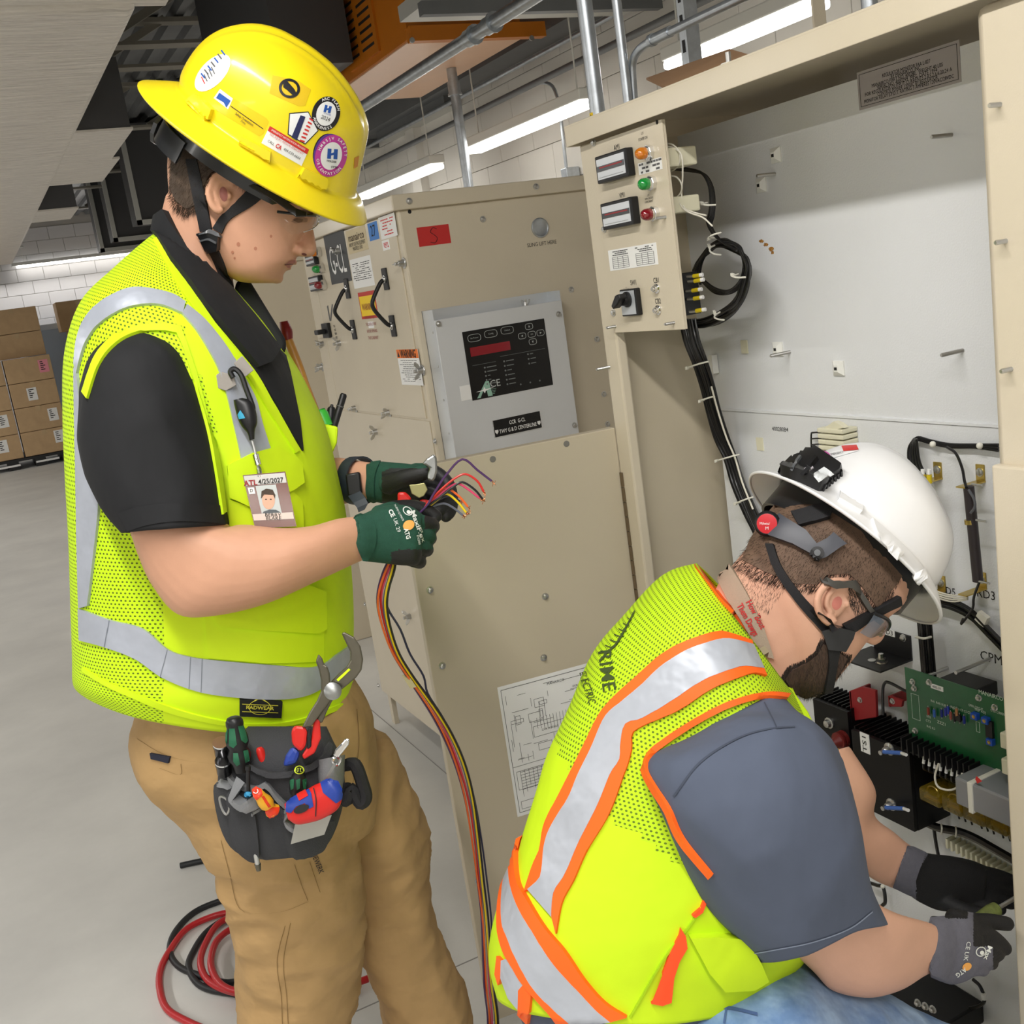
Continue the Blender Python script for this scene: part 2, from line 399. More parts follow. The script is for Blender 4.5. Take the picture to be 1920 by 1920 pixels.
# ceiling deck, flutes running away along the hall
g = G(); pr = []
x = -7.0
while x < XW: pr += [(x, ZC), (x+.07, ZC), (x+.09, ZC-.045), (x+.15, ZC-.045)]; x += .17
V = [(a, y, c) for y in (-4.5, YB) for a, c in pr]; n = len(pr)
g.add(V, [(i, i+1, n+i+1, n+i) for i in range(n-1)])
g.box((-7, XW), (-4.5, YB), (ZC+.01, ZC+.05))
ce = setp(g.build('ceiling', M_DECK), 'dark fluted steel roof deck', kind='structure')
for (px, py, zz) in ((320, 86, 3.2), (300, 128, 3.25), (240, 243, 3.2), (190, 325, 3.22), (180, 352, 3.2), (150, 392, 3.2)):
    y = PZ(px, py, zz).y
    G().box((-4, XW), (y-.06, y+.06), (zz, zz+.02)).box((-4, XW), (y-.05, y+.05), (ZC-.09, ZC-.06)).build('joist', M_JOIST, ce)
    g = G(); xx = -1.0
    while xx < 2.8:
        g.obox((xx+.3, y+.03, (zz+ZC-.05)/2), ((.3, 0, .16)), (0, .015, 0), (.012, 0, -.02)); xx += .7
    g.build('joist_web', M_JOIST, ce)
# ================================================================ foil duct overhead
t = thing('foil_duct', 'foil-wrapped air duct hanging under the roof deck', 'duct', (0, 8, 2.6))
x1 = .79
shade(G().box((-1.6, x1), (3.98, 14.5), (2.6, 3.1)).build('duct_body', M_FOIL, t, bev=.03))
G().box((-1.2, x1+.1), (3.7, 4.02), (2.62, 2.67)).build('flange', M_FOIL, t)
for (a, b, c, zz) in (((150, 245), (137, 300), .28, 2.62), ((118, 302), (95, 345), .34, 2.63), ((66, 395), (60, 415), .3, 2.62)):
    ya, yb = PZ(*a, zz).y, PZ(*b, zz).y
    bo_ = G().box((x1-.02, x1+c), (ya, yb), (zz, zz+.36)).build('branch_box', M_DARK, t)
    G().box((x1-.02, x1+c+.01), (ya-.01, yb+.01), (zz-.012, zz)).build('branch_flange', M_FOIL, bo_)
# hanging return ducts beyond the foil duct
def hduct(near, w, h, ln, zb, lab, m=M_DARK):
    P = PZ(near[0], near[1], zb); t = thing('air_duct', lab, 'duct', (P.x, P.y, zb), 'dark air ducts beyond the foil duct')
    G().box((P.x, P.x+w), (P.y, P.y+ln), (zb, zb+h)).build('duct_body', m, t)
    e = .045
    G().box((P.x-e, P.x), (P.y-.04, P.y), (zb-e, zb+h)).box((P.x-e, P.x+w), (P.y-.04, P.y), (zb-e, zb)).build('flange', M_DUCTL, t)
hduct((265, 413), 1.0, .9, .6, 2.62, 'dark air duct dropping behind the yellow hard hat, widest of the row')
hduct((220, 446), .9, .95, .6, 2.62, 'middle dark air duct of the row beyond the foil duct')
hduct((195, 466), .8, 1.0, .6, 2.62, 'farthest dark air duct of the row near the back wall')
# ================================================================ orange unit and the ducts by the right wall
zo = 2.62
A = PZ(764, 78, zo); B = PZ(655, 153, zo); Cc = PZ(1001, 76, zo)
t = thing('orange_unit', 'orange enamelled equipment housing with louvred side hung from the ceiling', 'equipment housing', (A.x+.3, A.y+.4, zo))
G().box((A.x, Cc.x-.1), (A.y, B.y+.5), (zo, 3.3)).build('housing', [M_ORANGE], t, bev=.008)
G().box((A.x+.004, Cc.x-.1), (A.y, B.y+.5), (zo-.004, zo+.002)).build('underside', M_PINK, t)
G().box((A.x, Cc.x), (A.y-.05, A.y+.0), (zo-.01, zo+.055)).build('mounting_rail', M_ORANGE, t)
G().box((A.x-.003, A.x+.06), (A.y-.02, A.y+.01), (zo+.05, 3.3)).build('corner_post', M_ORANGE, t)
lp = G().box((A.x-.012, A.x+.001), (A.y+.32, B.y-.02), (zo+.04, 3.28)).build('louvre_panel', M_ORANGE, t)
g = G()
for k in range(15):
    for (ya, yb) in ((A.y+.36, (A.y+.34+B.y)/2-.03), ((A.y+.34+B.y)/2+.02, B.y-.06)):
        z = zo+.08+k*.04; g.box((A.x-.0135, A.x-.011), (ya, yb), (z, z+.013))
g.build('louvre_slot', M_INK, lp)
for px, py in ((772, 76), (996, 72)): P = PY(px, py, A.y-.05); G().cyl(P, P-Yv*.008, .012).build('bolt', M_STEEL, t)
P = PZ(655, 150, zo)
setp(G().box((P.x-.40, P.x-.02), (P.y-.15, P.y+1.2), (zo+.05, ZC-.06)).build('dark_plenum', M_DARK), 'dark grey plenum box beside the orange housing', 'duct')
def wduct(near_l, near_r, zb, ln, h, lab):
    a, b = PZ(*near_l, zb), PZ(*near_r, zb); t = thing('wall_duct', lab, 'duct', (a.x, a.y, zb), 'grey ducts along the right wall')
    G().box((a.x, b.x), (a.y, a.y+ln), (zb, zb+h)).build('duct_body', M_DUCT, t)
    G().box((a.x, b.x), (a.y, a.y+ln), (zb-.006, zb)).build('underside', M_DUCTL, t)
    G().box((b.x-.03, b.x+.02), (a.y-.02, a.y), (zb, zb+h)).build('flange', M_DUCT, t)
wduct((834, 198), (923, 194), 2.62, 1.2, .36, 'grey square duct end beside the vertical conduit, behind the orange housing')
wduct((640, 282), (753, 275), 2.62, 1.6, .4, 'grey square duct farther along the wall, partly behind the yellow hard hat')
a, b = PZ(794, 27, 2.55), PZ(1082, 25, 2.55)
t = thing('cable_tray', 'grey steel tray crossing under the orange housing', 'cable tray', (a.x, a.y, 2.55))
G().box((a.x, b.x+.4), (a.y, a.y+.04), (2.55, 2.6)).build('rail', M_DUCT, t)
G().box((a.x+.03, b.x+.4), (a.y+.03, a.y+.3), (2.6, 2.66)).build('tray', M_DUCTL, t)
# ================================================================ conduits
def pipe(lab, P, r, m=M_GALV, name='conduit', coup=None, sub=1, n=14):
    o = setp(shade(G().tube(P, r, n, sub).build(name, m)), lab, 'conduit')
    for c, d in (coup or []): shade(G().cyl(c-d*.03, c+d*.03, r*1.25).cyl(c-d*.036, c-d*.026, r*1.45).build('coupling', m, o))
    return o
a = PZ(677, 202, 2.45); d = Vector((a.x, 3.0, 2.45))
c1 = PX(935, 45, a.x); c2 = PX(883, 78, a.x)
pipe('thick steel conduit running level under the orange housing', [Vector((a.x, 7.5, 2.45)), d], .026, coup=[(Vector((a.x, PX(920, 48, a.x).y, 2.45)), Yv), (Vector((a.x, PX(884, 70, a.x).y, 2.45)), Yv)])
b = PZ(846, 128, zo-.004)
pipe('thin upright conduit rising behind the cabinet marked S to the orange housing', [Vector((b.x, b.y, 0)), Vector((b.x, b.y, zo-.005))], .026, coup=[(Vector((b.x, b.y, zo-.1)), Zv)])
b = PX(1121, 214, 1.3)
pipe('thickest upright conduit entering the open cabinet top, yellow tag at its foot', [Vector((b.x, b.y, 1.79)), Vector((b.x, b.y, 3.0))], .0165)
P = PX(1109, 216, 1.285)
b4 = PX(1178, 193, 1.3)
pipe('upright conduit entering the open cabinet top beside the bent one', [Vector((b4.x, b4.y, 1.79)), Vector((b4.x, b4.y, 3.0))], .0095)
pts = [PX(1190, 200, 1.32), PX(1186, 150, 1.32), PX(1186, 118, 1.32), PX(1196, 96, 1.32), PX(1216, 80, 1.32), PX(1256, 60, 1.32), PX(1310, 34, 1.32), PX(1420, -18, 1.32)]
pipe('conduit bent through an elbow above the open cabinet', pts, .0085, coup=[(PX(1240, 67, 1.32), (PX(1256, 60, 1.32)-PX(1225, 75, 1.32)).normalized())], sub=5)
s = setp(G().box((1.50, 1.535), (PX(1285, 110, 1.5).y-.012, PX(1285, 110, 1.5).y+.012), (1.79, 3.0)).build('strut_channel', M_GALV), 'slotted steel strut standing behind the cardboard piece', 'strut')
y = PX(1285, 110, 1.5).y
for k in range(14): G().box((1.4985, 1.5005), (y-.004, y+.004), (1.84+k*.05, 1.865+k*.05)).build('slot', M_INK, s)
pipe('pale conduit run along the right wall near the deck', [Vector((2.93, 1.5, 2.62)), Vector((2.93, 14, 2.62))], .013)
pipe('second conduit run along the right wall, lower one', [Vector((2.93, 1.5, 2.5)), Vector((2.93, 14, 2.5))], .017, M_DUCT)
setp(G().box((2.85, XW), (1.2, 14), (2.68, 2.84)).build('ledger_beam', M_DUCT), 'long grey steel ledger beam along the right wall', 'beam')
P = PX(1062, 315, 2.98)
pipe('slim conduit dropping down the right wall to a small box', [Vector((2.96, P.y+.35, 2.5)), Vector((2.98, P.y+.12, 2.5)), Vector((2.98, P.y, 2.4)), Vector((2.98, P.y, P.z+.002))], .009, sub=5)
setp(G().box((2.96, 3.04), (P.y-.03, P.y+.03), (P.z-.09, P.z)).build('outlet_box', M_GALV, bev=.004), 'small steel outlet box on the right wall', 'outlet box')
# ================================================================ strip lights
def strip(lab, c, ln, axis='Y', drop=.5):
    t = thing('strip_light', lab, 'light', c, 'strip lights'); x, y, z = c; h = ln/2
    e = (.05, h) if axis == 'Y' else (h, .05)
    G().box((x-e[0], x+e[0]), (y-e[1], y+e[1]), (z, z+.05)).build('housing', M_WHITE, t, bev=.006)
    G().box((x-e[0]*.95, x+e[0]*.95), (y-e[1]*.99, y+e[1]*.99), (z-.035, z)).build('diffuser', M_LED, t, bev=.012)
    for s_ in (-.85, .85):
        q = Vector((x, y+s_*h, z)) if axis == 'Y' else Vector((x+s_*h, y, z))
        ca = G().cyl(q+Zv*.05, q+Zv*drop, .004, n=6).build('hanger', M_WHITE, t)
        G().lathe(q+Zv*drop, -Zv, [(0, .035), (.02, .05), (.03, .02)]).build('cup', M_WHITE, ca)
def fx(a, b): return PX(*a, 2.75).y, PX(*b, 2.75).y
for (a, b, l) in (((680, 365), (820, 305), 'glowing strip light on the right wall beside the brim of the yellow hard hat'), ((887, 277), (1105, 184), 'glowing strip light on the right wall above the cabinet marked S'), ((1258, 115), (1540, -6), 'glowing strip light on the right wall above the open cabinet')):
    y1, y0 = fx(a, b); strip(l, (2.75, (y0+y1)/2, PX(*a, 2.75).z), y1-y0)
for p, e in STRIPS: strip('strip light hung from the roof over the open hall floor', p, 2.42, drop=.78)
a, b = PY(22, 500, 18.85), PY(330, 468, 18.85)
strip('glowing strip light on the back wall above the cartons', ((a.x+b.x)/2, 18.85, a.z), b.x-a.x, 'X', .3)
# ================================================================ cartons on the far side
Ys = PZ(40, 880, 0).y
PLT = mat('pallet_plastic', (30, 31, 33), .5)
t = thing('pallet', 'black plastic pallet under the stacked cartons', 'pallet', (PY(40, 860, Ys).x, Ys, 0))
xa, xb = PY(-40, 870, Ys).x, PY(137, 855, Ys).x
G().box((xa, xb), (Ys-.02, Ys+1), (.11, .145)).build('deck', PLT, t)
for k in range(4):
    x = xa+(xb-xa-.14)*k/3; G().box((x, x+.14), (Ys-.02, Ys+1), (0, .11)).build('foot_block', PLT, t)
for k in range(3): G().box((xa+.2+k*.5, xa+.5+k*.5), (Ys-.028, Ys-.02), (.05, .075)).build('lettering_bar', M_PAPER, t)
CL = []
def carton(lab, x0, x1, z0, z1, y, dp=.45, label=None, flap=True):
    c = thing('carton', lab, 'carton', ((x0+x1)/2, y+dp/2, z0), 'cartons stacked by the back wall')
    G().box((x0+.004, x1-.004), (y, y+dp), (z0+.003, z1-.003)).build('box_body', M_CARD, c, bev=.006)
    xm = (x0+x1)/2
    G().box((xm-.03, xm+.03), (y-.002, y+.002), (z1-.07, z1-.003)).box((xm-.03, xm+.03), (y, y+dp), (z1-.004, z1-.001)).build('tape', M_CARDT, c)
    if label:
        fx_, fz, m = label; lx = x0+(x1-x0)*fx_; lz = z0+(z1-z0)*fz
        lb = G().box((lx-.062, lx+.062), (y-.003, y+.001), (lz-.085, lz+.085)).build('shipping_label', m, c)
        g = G()
        for q in range(5): g.box((lx-.04, lx-.04+random.uniform(.03, .07)), (y-.0045, y-.003), (lz+.055-q*.026, lz+.066-q*.026))
        g.build('print', M_INK, lb)
M_PINKL = mat('pink_label', (238, 150, 165), .6)
rows = [(860, 812, 69, 137), (812, 765, 60, 126), (765, 716, 50, 114), (716, 668, 38, 101)]
zt = .148; hh = (PY(60, 668, Ys).z-.148)/4
Xr = PY(132, 830, Ys).x; wd = .6
nm = ['bottom', 'second', 'third', 'fourth']
for r in range(4):
    lb = [(.80, .62, M_PAPER), (.78, .55, M_PAPER), (.45, .5, M_PAPER), (.82, .55, M_PINKL)][r]
    ex = ['white label near its right edge', 'white label at its upper right', 'white label in its middle', 'pink label'][r]
    carton('carton in the %s layer on the pallet, with a %s' % (nm[r], ex), Xr-wd, Xr, zt+r*hh, zt+(r+1)*hh, Ys+.002*r, .48, lb)
    lb = [(.62, .6, M_PAPER), (.75, .6, M_PAPER), None, None][r]
    carton('carton in the %s layer on the pallet, left of the labelled end carton' % nm[r], Xr-2*wd-.015, Xr-wd-.015, zt+r*hh, zt+(r+1)*hh, Ys+.004+.002*r, .48, lb)
for r in range(2):
    z0 = zt+(4+r)*hh
    carton(['wide carton in the fifth layer on the pallet, shadow across its face', 'topmost wide carton on the pallet stack'][r], Xr-wd-.06, Xr-.02, z0, z0+hh, Ys+.2, .45)
    if r == 0: carton('plain carton in the fifth layer at the outer end', Xr-2*wd-.1, Xr-wd-.07, z0, z0+hh, Ys+.2, .45)
Yq = Ys+1.2
x0 = PY(110, 600, Yq).x; z1 = PY(110, 566, Yq).z
for r in range(5):
    ex = ['topmost', 'second from top', 'third from top', 'fourth from top', 'lowest'][r]
    dx = (.0, .1, .12, .13, .13)[r]
    carton('%s carton of the shrink-wrapped stack behind the standing worker' % ex, x0+dx, x0+.62, z1*(1-(r+1)/5)+.001, z1*(1-r/5), Yq, .5)
    carton('%s carton of the column hidden deeper behind the shrink-wrapped stack' % ex, x0+.63, x0+1.2, z1*(1-(r+1)/5)+.001, z1*(1-r/5), Yq, .5)
x0c = PY(66, 612, Yq+.6).x; zz = PY(90, 608, Yq+.6).z
t = thing('steel_locker', 'pale blue steel locker between the two carton stacks', 'locker', (x0c+.3, Yq+.8, 0))
G().box((x0c-.2, x0c+1.2), (Yq+.6, Yq+1.1), (0, zz)).build('body', mat('pale_blue_steel', (164, 182, 204), .4), t, bev=.01)
G().box((x0c-.2, x0c+1.2), (Yq+.58, Yq+.6), (zz-.08, zz)).build('top_rail', mat('paler_blue_steel', (190, 205, 222), .4), t)

# saw-cut joints in the slab
xj = PZ(735, 1364, 0).x; yj = PZ(870, 1806, 0).y; M_CUT = mat('slab_joint', (152, 150, 146), .8); fl_ = [o for o in WL if o.name == 'floor'][0]
G().box((xj-.0016, xj+.0016), (-4, YB), (0, .0008)).build('slab_joint', M_CUT, fl_); G().box((-7, XW), (yj-.0016, yj+.0016), (0, .0008)).build('slab_joint', M_CUT, fl_)
# ================================================================ cabinets
XF = 1.083
M_BEI = mat('beige_enamel', (209, 198, 176), .34, var=.025, vs=5, bump=.12, bs=420, coat=.15)
M_BEIS = mat('beige_enamel_plain', (198, 187, 164), .4, var=.03, vs=3, bump=.05, bs=300)
M_PANEL = mat('white_panel_enamel', (228, 230, 232), .3, var=.02, vs=2, bump=.35, bs=330, coat=.3)
M_CHROME = mat('chrome', (225, 225, 225), .12, 1)
M_WIRE = mat('black_wire', (22, 22, 24), .35, coat=.3)
M_TIE = mat('cable_tie_white', (232, 230, 218), .45)
M_GLASSW = mat('meter_face', (224, 228, 234), .08, coat=1)
M_MIRR = mat('meter_strip', (110, 112, 116), .15, .6)
M_REDD = mat('dark_red_mark', (150, 40, 45), .4)
M_BRASS = mat('yellow_zinc', (196, 172, 96), .3, .9, var=.15, vs=40)
M_YEL = mat('yellow_sleeve', (214, 190, 30), .4)
M_CREAM = mat('cream_plastic', (226, 222, 196), .4)
FU = -Yv   # right, on faces that look at the aisle
def lens(name, col): return mat(name, col, .08, trans=.35, coat=1, ior=1.5)
def rX(c, x):    # pixel corners tl,tr,br,bl on plane x -> y0(right),y1(left),z0,z1
    P = [PX(a, b, x) for a, b in c]; return (P[1].y+P[2].y)/2, (P[0].y+P[3].y)/2, (P[2].z+P[3].z)/2, (P[0].z+P[1].z)/2
def rY(c, y):
    P = [PY(a, b, y) for a, b in c]; return (P[0].x+P[3].x)/2, (P[1].x+P[2].x)/2, (P[2].z+P[3].z)/2, (P[0].z+P[1].z)/2
def plX(name, c, x, t, m, parent, bev=0):
    y0, y1, z0, z1 = rX(c, x); return G().box((x-t, x), (y0, y1), (z0, z1)).build(name, m, parent, bev=bev), (y0, y1, z0, z1)
def plY(name, c, y, t, m, parent, bev=0):
    x0, x1, z0, z1 = rY(c, y); return G().box((x0, x1), (y-t, y), (z0, z1)).build(name, m, parent, bev=bev), (x0, x1, z0, z1)
def lines(parent, x, y0, y1, z0, z1, n, m, axis='X', name='print', fill=.5, seed=1):
    """rows of small print too fine to read in the photograph"""
    rnd = random.Random(seed); g = G(); h = (z1-z0)/n
    for k in range(n):
        z = z1-h*(k+.5); L = y1-y0; p = y1 if axis == 'X' else y0; end = y0 if axis == 'X' else y1; s = -1 if axis == 'X' else 1
        q = 0
        ind = rnd.uniform(0, .2)*L; q = ind
        while q < L-ind*.8:
            wd = min(rnd.uniform(.06, .16)*L, L-q); a, b = p+s*q, p+s*(q+wd)
            if rnd.random() < .85:
                if axis == 'X': g.box((x-.0006, x), (min(a, b), max(a, b)), (z-h*fill/2, z+h*fill/2))
                else: g.box((min(a, b), max(a, b)), (x-.0006, x), (z-h*fill/2, z+h*fill/2))
            q += wd+.03*L
    o = g.build(name, m, parent); o['kind'] = 'stuff'; return o
def screw(P, d, r, parent, h=.003, m=M_STEEL, name='screw'):
    g = G().lathe(P, d, [(0, r*1.35), (h*.3, r*1.35), (h*.35, r), (h, r*.85), (h*1.2, r*.3)], 10); return shade(g.build(name, m, parent))
def stud(P, d, ln, r, parent):
    g = G(); prof = []; k = 0
    n = int(ln/.0016)
    for i in range(n): prof += [(i*.0016, r), (i*.0016+.0008, r*.86)]
    g.lathe(P, d, prof+[(ln, r*.7)], 10); return g.build('stud', M_STEEL, parent)
def wingnut(P, d, parent, s=1, rot=0):
    d = Vector(d); u, v = perp(d); a = math.radians(rot); u, v = u*math.cos(a)+v*math.sin(a), v*math.cos(a)-u*math.sin(a)
    g = G().lathe(P, d, [(0, .012*s), (.002*s, .012*s), (.002*s, .008*s), (.014*s, .006*s), (.014*s, .004*s), (.022*s, .004*s)], 12)
    for k in (-1, 1): g.poly([Vector(P)+d*a_*s+u*k*b_*s-v*.0012*s for a_, b_ in ((.004, .004), (.012, .017), (.02, .02), (.021, .014), (.013, .004))], v*.0024*s)
    return g.build('wing_nut', M_STEEL, parent, bev=.0006)
def lamp(P, d, col, nm, parent, s=1):
    o = shade(G().lathe(P, d, [(0, .0135*s), (.002*s, .0135*s), (.002*s, .0155*s), (.013*s, .0155*s), (.013*s, .013*s), (.018*s, .0125*s)], 8).build('indicator_lamp', M_CHROME, parent))
    shade(G().lathe(P, d, [(.016*s, .0115*s), (.022*s, .0125*s), (.03*s, .0118*s), (.036*s, .0085*s), (.039*s, .004*s), (.0395*s, .0005)], 16).build('lens', lens('lens_'+nm, col), o), 60)
    o['label'] = nm+' indicator lamp in a chrome bezel'; return o
def meter(c, x, parent):
    y0, y1, z0, z1 = rX(c, x); o = G().box((x-.016, x), (y0, y1), (z0, z1)).build('meter', M_BLACKP, parent, bev=.002)
    h = z1-z0; e = .006
    G().box((x-.0172, x-.016), (y0+e, y1-e), (z0+e, z1-e)).build('face', M_GLASSW, o)
    G().box((x-.0178, x-.0172), (y0+e, y1-e), (z0+h*.42, z0+h*.62)).build('scale_strip', M_MIRR, o)
    G().box((x-.0182, x-.0178), (y0+e*2, y1-e*2.5), (z0+h*.53, z0+h*.58)).build('scale_print', M_REDD, o)
    G().box((x-.0182, x-.0178), (y0+e*2, y1-e*2), (z0+h*.2, z0+h*.205)).build('scale_line', M_INK, o)
    return o
def fP(px, py, x=XF): return PX(px, py, x)
# ---------------------------------------------------------------- the open cabinet
c1 = thing('open_cabinet', 'open beige electrical cabinet with white inner panel, gauges at its upper corner', 'cabinet', (1.4, 1.28, 0))
YR = .845
G().box((1.066, 1.75), (.55, 1.77), (1.778, 1.782)).box((1.066, 1.069), (.55, 1.77), (1.745, 1.779)).box((1.066, 1.75), (1.767, 1.77), (1.745, 1.779)).build('cap', M_BEI, c1, bev=.001)
G().box((XF, 1.105), (1.706, 1.752), (0, 1.744)).build('post', M_BEI, c1, bev=.004)
G().box((XF+.02, 1.745), (1.744, 1.752), (0, 1.744)).build('side_panel', M_BEIS, c1)
rp = shade(G().box((XF, 1.14), (.80, .886), (0, 1.744)).build('post', M_BEI, c1, bev=.012))
G().box((XF+.004, 1.4), (.60, .80), (0, 1.74)).build('end_panel', M_BEI, c1, bev=.01)
G().box((XF-.012, XF+.002), (.62, .883), (.02, 1.22)).build('lower_front_panel', M_BEI, c1, bev=.003)
XB = 1.30; YL2 = PX(1346, 766, XB).y
up = G().box((XB, XB+.004), (.80, 1.744), (1.215, 1.744)).box((XB-.004, XB), (.80, 1.744), (1.2135, 1.2175)).build('upper_inner_panel', M_PANEL, c1)
lo = G().box((XB-.002, XB+.004), (.80, YL2), (.02, 1.2125)).build('lower_inner_panel', M_PANEL, c1)
G().box((XB+.4, XB+.404), (.80, 1.744), (.0, 1.744)).build('rear_panel', M_BEIS, c1)
G().box((XF+.02, XB+.4), (.80, 1.744), (0, .03)).build('bottom_panel', M_BEIS, c1)
# control plate
cp = G().box((XF-.003, XF), (1.486, 1.7055), (1.40, 1.7395)).box((XF, XF+.004), (1.486, 1.4875), (1.40, 1.7395)).build('control_panel', M_BEI, c1, bev=.001)
xq = XF-.003
meter([(1129, 293), (1187.5, 275.6), (1192, 329), (1134, 344)], xq, cp)
meter([(1139, 381), (1197, 367), (1202, 419), (1144, 430)], xq, cp)
lamp(fP(1222, 286), -Xv, (240, 140, 20), 'orange', cp, .82); lamp(fP(1227, 343), -Xv, (20, 170, 70), 'green', cp, .82); lamp(fP(1232, 400), -Xv, (150, 12, 34), 'red', cp, .82)
for s_, c_, h_, wd in (('AM1', (1157, 276), .011, None), ('VM1', (1167, 366), .011, None), ('SW1', (1188, 530), .011, None), ('CB1', (1231, 526), .011, None), ('CB2', (1234, 565), .011, None), ('LT1', (1205, 250), .005, None), ('POWER ON', (1206, 260), .006, .026), ('LT3', (1216, 366), .004, None), ('OPEN CIRCUIT', (1217, 372), .004, .024), ('OVERCURRENT', (1217, 378), .004, .024)):
    txt('lettering', s_, fP(*c_, xq), FU, Zv, h_*.8, M_INK, cp, width=wd, sx=.8)
o, (y0, y1, z0, z1) = plX('chart_label', [(1141, 469), (1231, 455), (1234, 496), (1144, 508)], xq, .0006, M_PAPER, cp)
xl = xq-.0006
for (f0, f1) in ((.08, .42), (.58, .94)):
    a, b = y1-(y1-y0)*f1, y1-(y1-y0)*f0; g = G()
    for k in range(7): z = z0+(z1-z0)*(.08+.09*k); g.box((xl-.0004, xl), (a, b), (z, z+.0006))
    for k in range(4): yy = a+(b-a)*k/3; g.box((xl-.0004, xl), (yy-.0003, yy+.0003), (z0+(z1-z0)*.08, z0+(z1-z0)*.62))
    g.build('chart_grid', M_GREYINK, cp)['kind'] = 'stuff'
    lines(cp, xl, a, b, z0+(z1-z0)*.68, z1-(z1-z0)*.06, 3, M_GREYINK, seed=int(f0*99))
o, (y0, y1, z0, z1) = plX('label', [(1196, 305), (1240, 296), (1243, 318), (1199, 327)], xq, .0005, M_PAPER, cp)
lines(cp, xq-.0005, y0, y1, z0, z1, 3, M_GREYINK, seed=4)
# rotary switch
sw, (y0, y1, z0, z1) = plX('rotary_switch', [(1171, 544), (1200, 537), (1206, 589), (1177, 593)], xq, .012, M_BLACKP, cp, .002)
G().box((xq-.0128, xq-.012), (y0+.003, y1-.003), (z0+.003, z1-.003)).build('dial_plate', mat('brushed_plate', (205, 210, 216), .3, .4), sw)
cc = Vector((xq-.012, (y0+y1)/2, (z0+z1)/2+.006))
shade(G().lathe(cc, -Xv, [(0, .014), (.004, .014), (.006, .011), (.012, .010)], 18).build('hub', M_BLACKP, sw))
shade(G().poly([cc+Vector((-.008, a, b)) for a, b in ((.016, -.014), (.021, -.008), (.004, .010), (-.008, .012), (-.012, .004), (.0, -.006))], (-.016, 0, 0)).build('knob', M_BLACKP, sw, bev=.002))
for k in range(5): txt('lettering', '0', cc+Vector((-.0008, .013-k*.0065, .016+.004*(2-abs(k-2))/2)), FU, Zv, .0035, M_INK, sw, off=.0001)
for c_ in ((1232, 541), (1235, 581)):
    bk = shade(G().lathe(fP(*c_, xq), -Xv, [(0, .0085), (.002, .0085), (.003, .006), (.008, .0055), (.008, .004), (.011, .0035)], 14).build('breaker_button', M_CHROME, cp))
for c_ in ((1114, 267), (1134, 429), (1151, 586)): screw(fP(*c_, xq), -Xv, .005, cp, .005)
screw(fP(1232, 229, xq), -Xv, .0028, cp, .0005, M_INK, 'screw_hole')
for c_ in ((1248, 407), (1154, 612), (1264, 605)): stud(fP(*c_, xq), -Xv, .02, .0028, cp)
for c_, ln in (((1143, 688), .03), ((1875, 196), .018), ((1886, 452), .018), ((1896, 692), .018)): stud(fP(*c_), -Xv, ln, .003, c1)
for c_, ln in (((1453, 326), .04), ((1481, 660), .045), ((1805, 657), .045), ((1784, 253), .04)): stud(PX(*c_, XB), -Xv, ln, .0032, c1)
for c_ in ((1456, 291), (1429, 347), (1460, 654), (1574, 690)):
    P = PX(*c_, XB); g = G(); h = .0125
    g.add([P+Vector((0, -h, -h)), P+Vector((0, h, -h)), P+Vector((0, h, h)), P+Vector((0, -h, h))]+[P+Vector((-.003, a*h, b*h)) for a, b in ((-1, -1), (1, -1), (1, 1), (-1, 1))]+[P+Vector((-.009, a*h*.35, b*h*.45)) for a, b in ((-1, -1), (1, -1), (1, 1), (-1, 1))], [(0, 1, 5, 4), (1, 2, 6, 5), (2, 3, 7, 6), (3, 0, 4, 7), (4, 5, 9, 8), (5, 6, 10, 9), (6, 7, 11, 10), (7, 4, 8, 11), (8, 9, 10, 11)])
    o = g.build('tie_mount', M_WHITE, c1); G().box((P.x-.0095, P.x-.0088), (P.y-.003, P.y+.003), (P.z-.0025, P.z+.0025)).build('slot', M_INK, o)
for c_ in ((1398, 650), (1427, 832)):
    P = PX(*c_, XB); G().box((XB-.0035, XB-.002), (P.y-.0095, P.y+.0095), (P.z-.0125, P.z+.0125)).build('adhesive_pad', M_CREAM, c1)
# data plate on the inner panel
dp, (y0, y1, z0, z1) = plX('data_plate', [(1607, 135), (1798, 76), (1804, 152), (1612, 208)], XB, .0008, mat('clear_data_plate', (176, 170, 170), .25), c1)
g = G(); e = .004; q = .0006
for a, b in (((y0+e, y1-e), (z0+e, z0+e+q)), ((y0+e, y1-e), (z1-e-q, z1-e)), ((y0+e, y0+e+q), (z0+e, z1-e)), ((y1-e-q, y1-e), (z0+e, z1-e))): g.box((XB-.0012, XB-.0008), a, b)
g.build('border', M_INK, dp)['kind'] = 'stuff'
L_ = ['REGULATOR MONITOR FAA L-827', 'BY MANAIRCO, INC.', 'MANAIRCO PART NO. 400280   WEIGHT 40 LBS', 'SERIAL NO. 4000299  MFG. DATE 1994', 'FOR REGULATOR OUTPUT CURRENTS 2.8,5.2,6.6,20,24 A', 'CONTROL POWER: 120VAC BY REGULATOR', 'MONITOR RELAY S.P.D.T. RATING 3 AMPERES 120VAC/28VDC']
for k, s_ in enumerate(L_):
    zz = z1-.016-(z1-z0-.026)*k/6; wd = min((y1-y0)*.88, len(s_)*.0033); txt('lettering', s_, (XB-.0008, (y0+y1)/2, zz), FU, Zv, .0052, M_INK, dp, width=wd)
for s_, c_, h_ in (('400280B4', (1463, 805), .008), ('RD3', (1849, 1115), .014), ('CPM', (1859, 1234), .0155), ('RD5', (1778, 1108), .012)):
    txt('lettering', s_, PX(*c_, XB-.002), FU, Zv, h_, M_INK, c1, sx=.95)
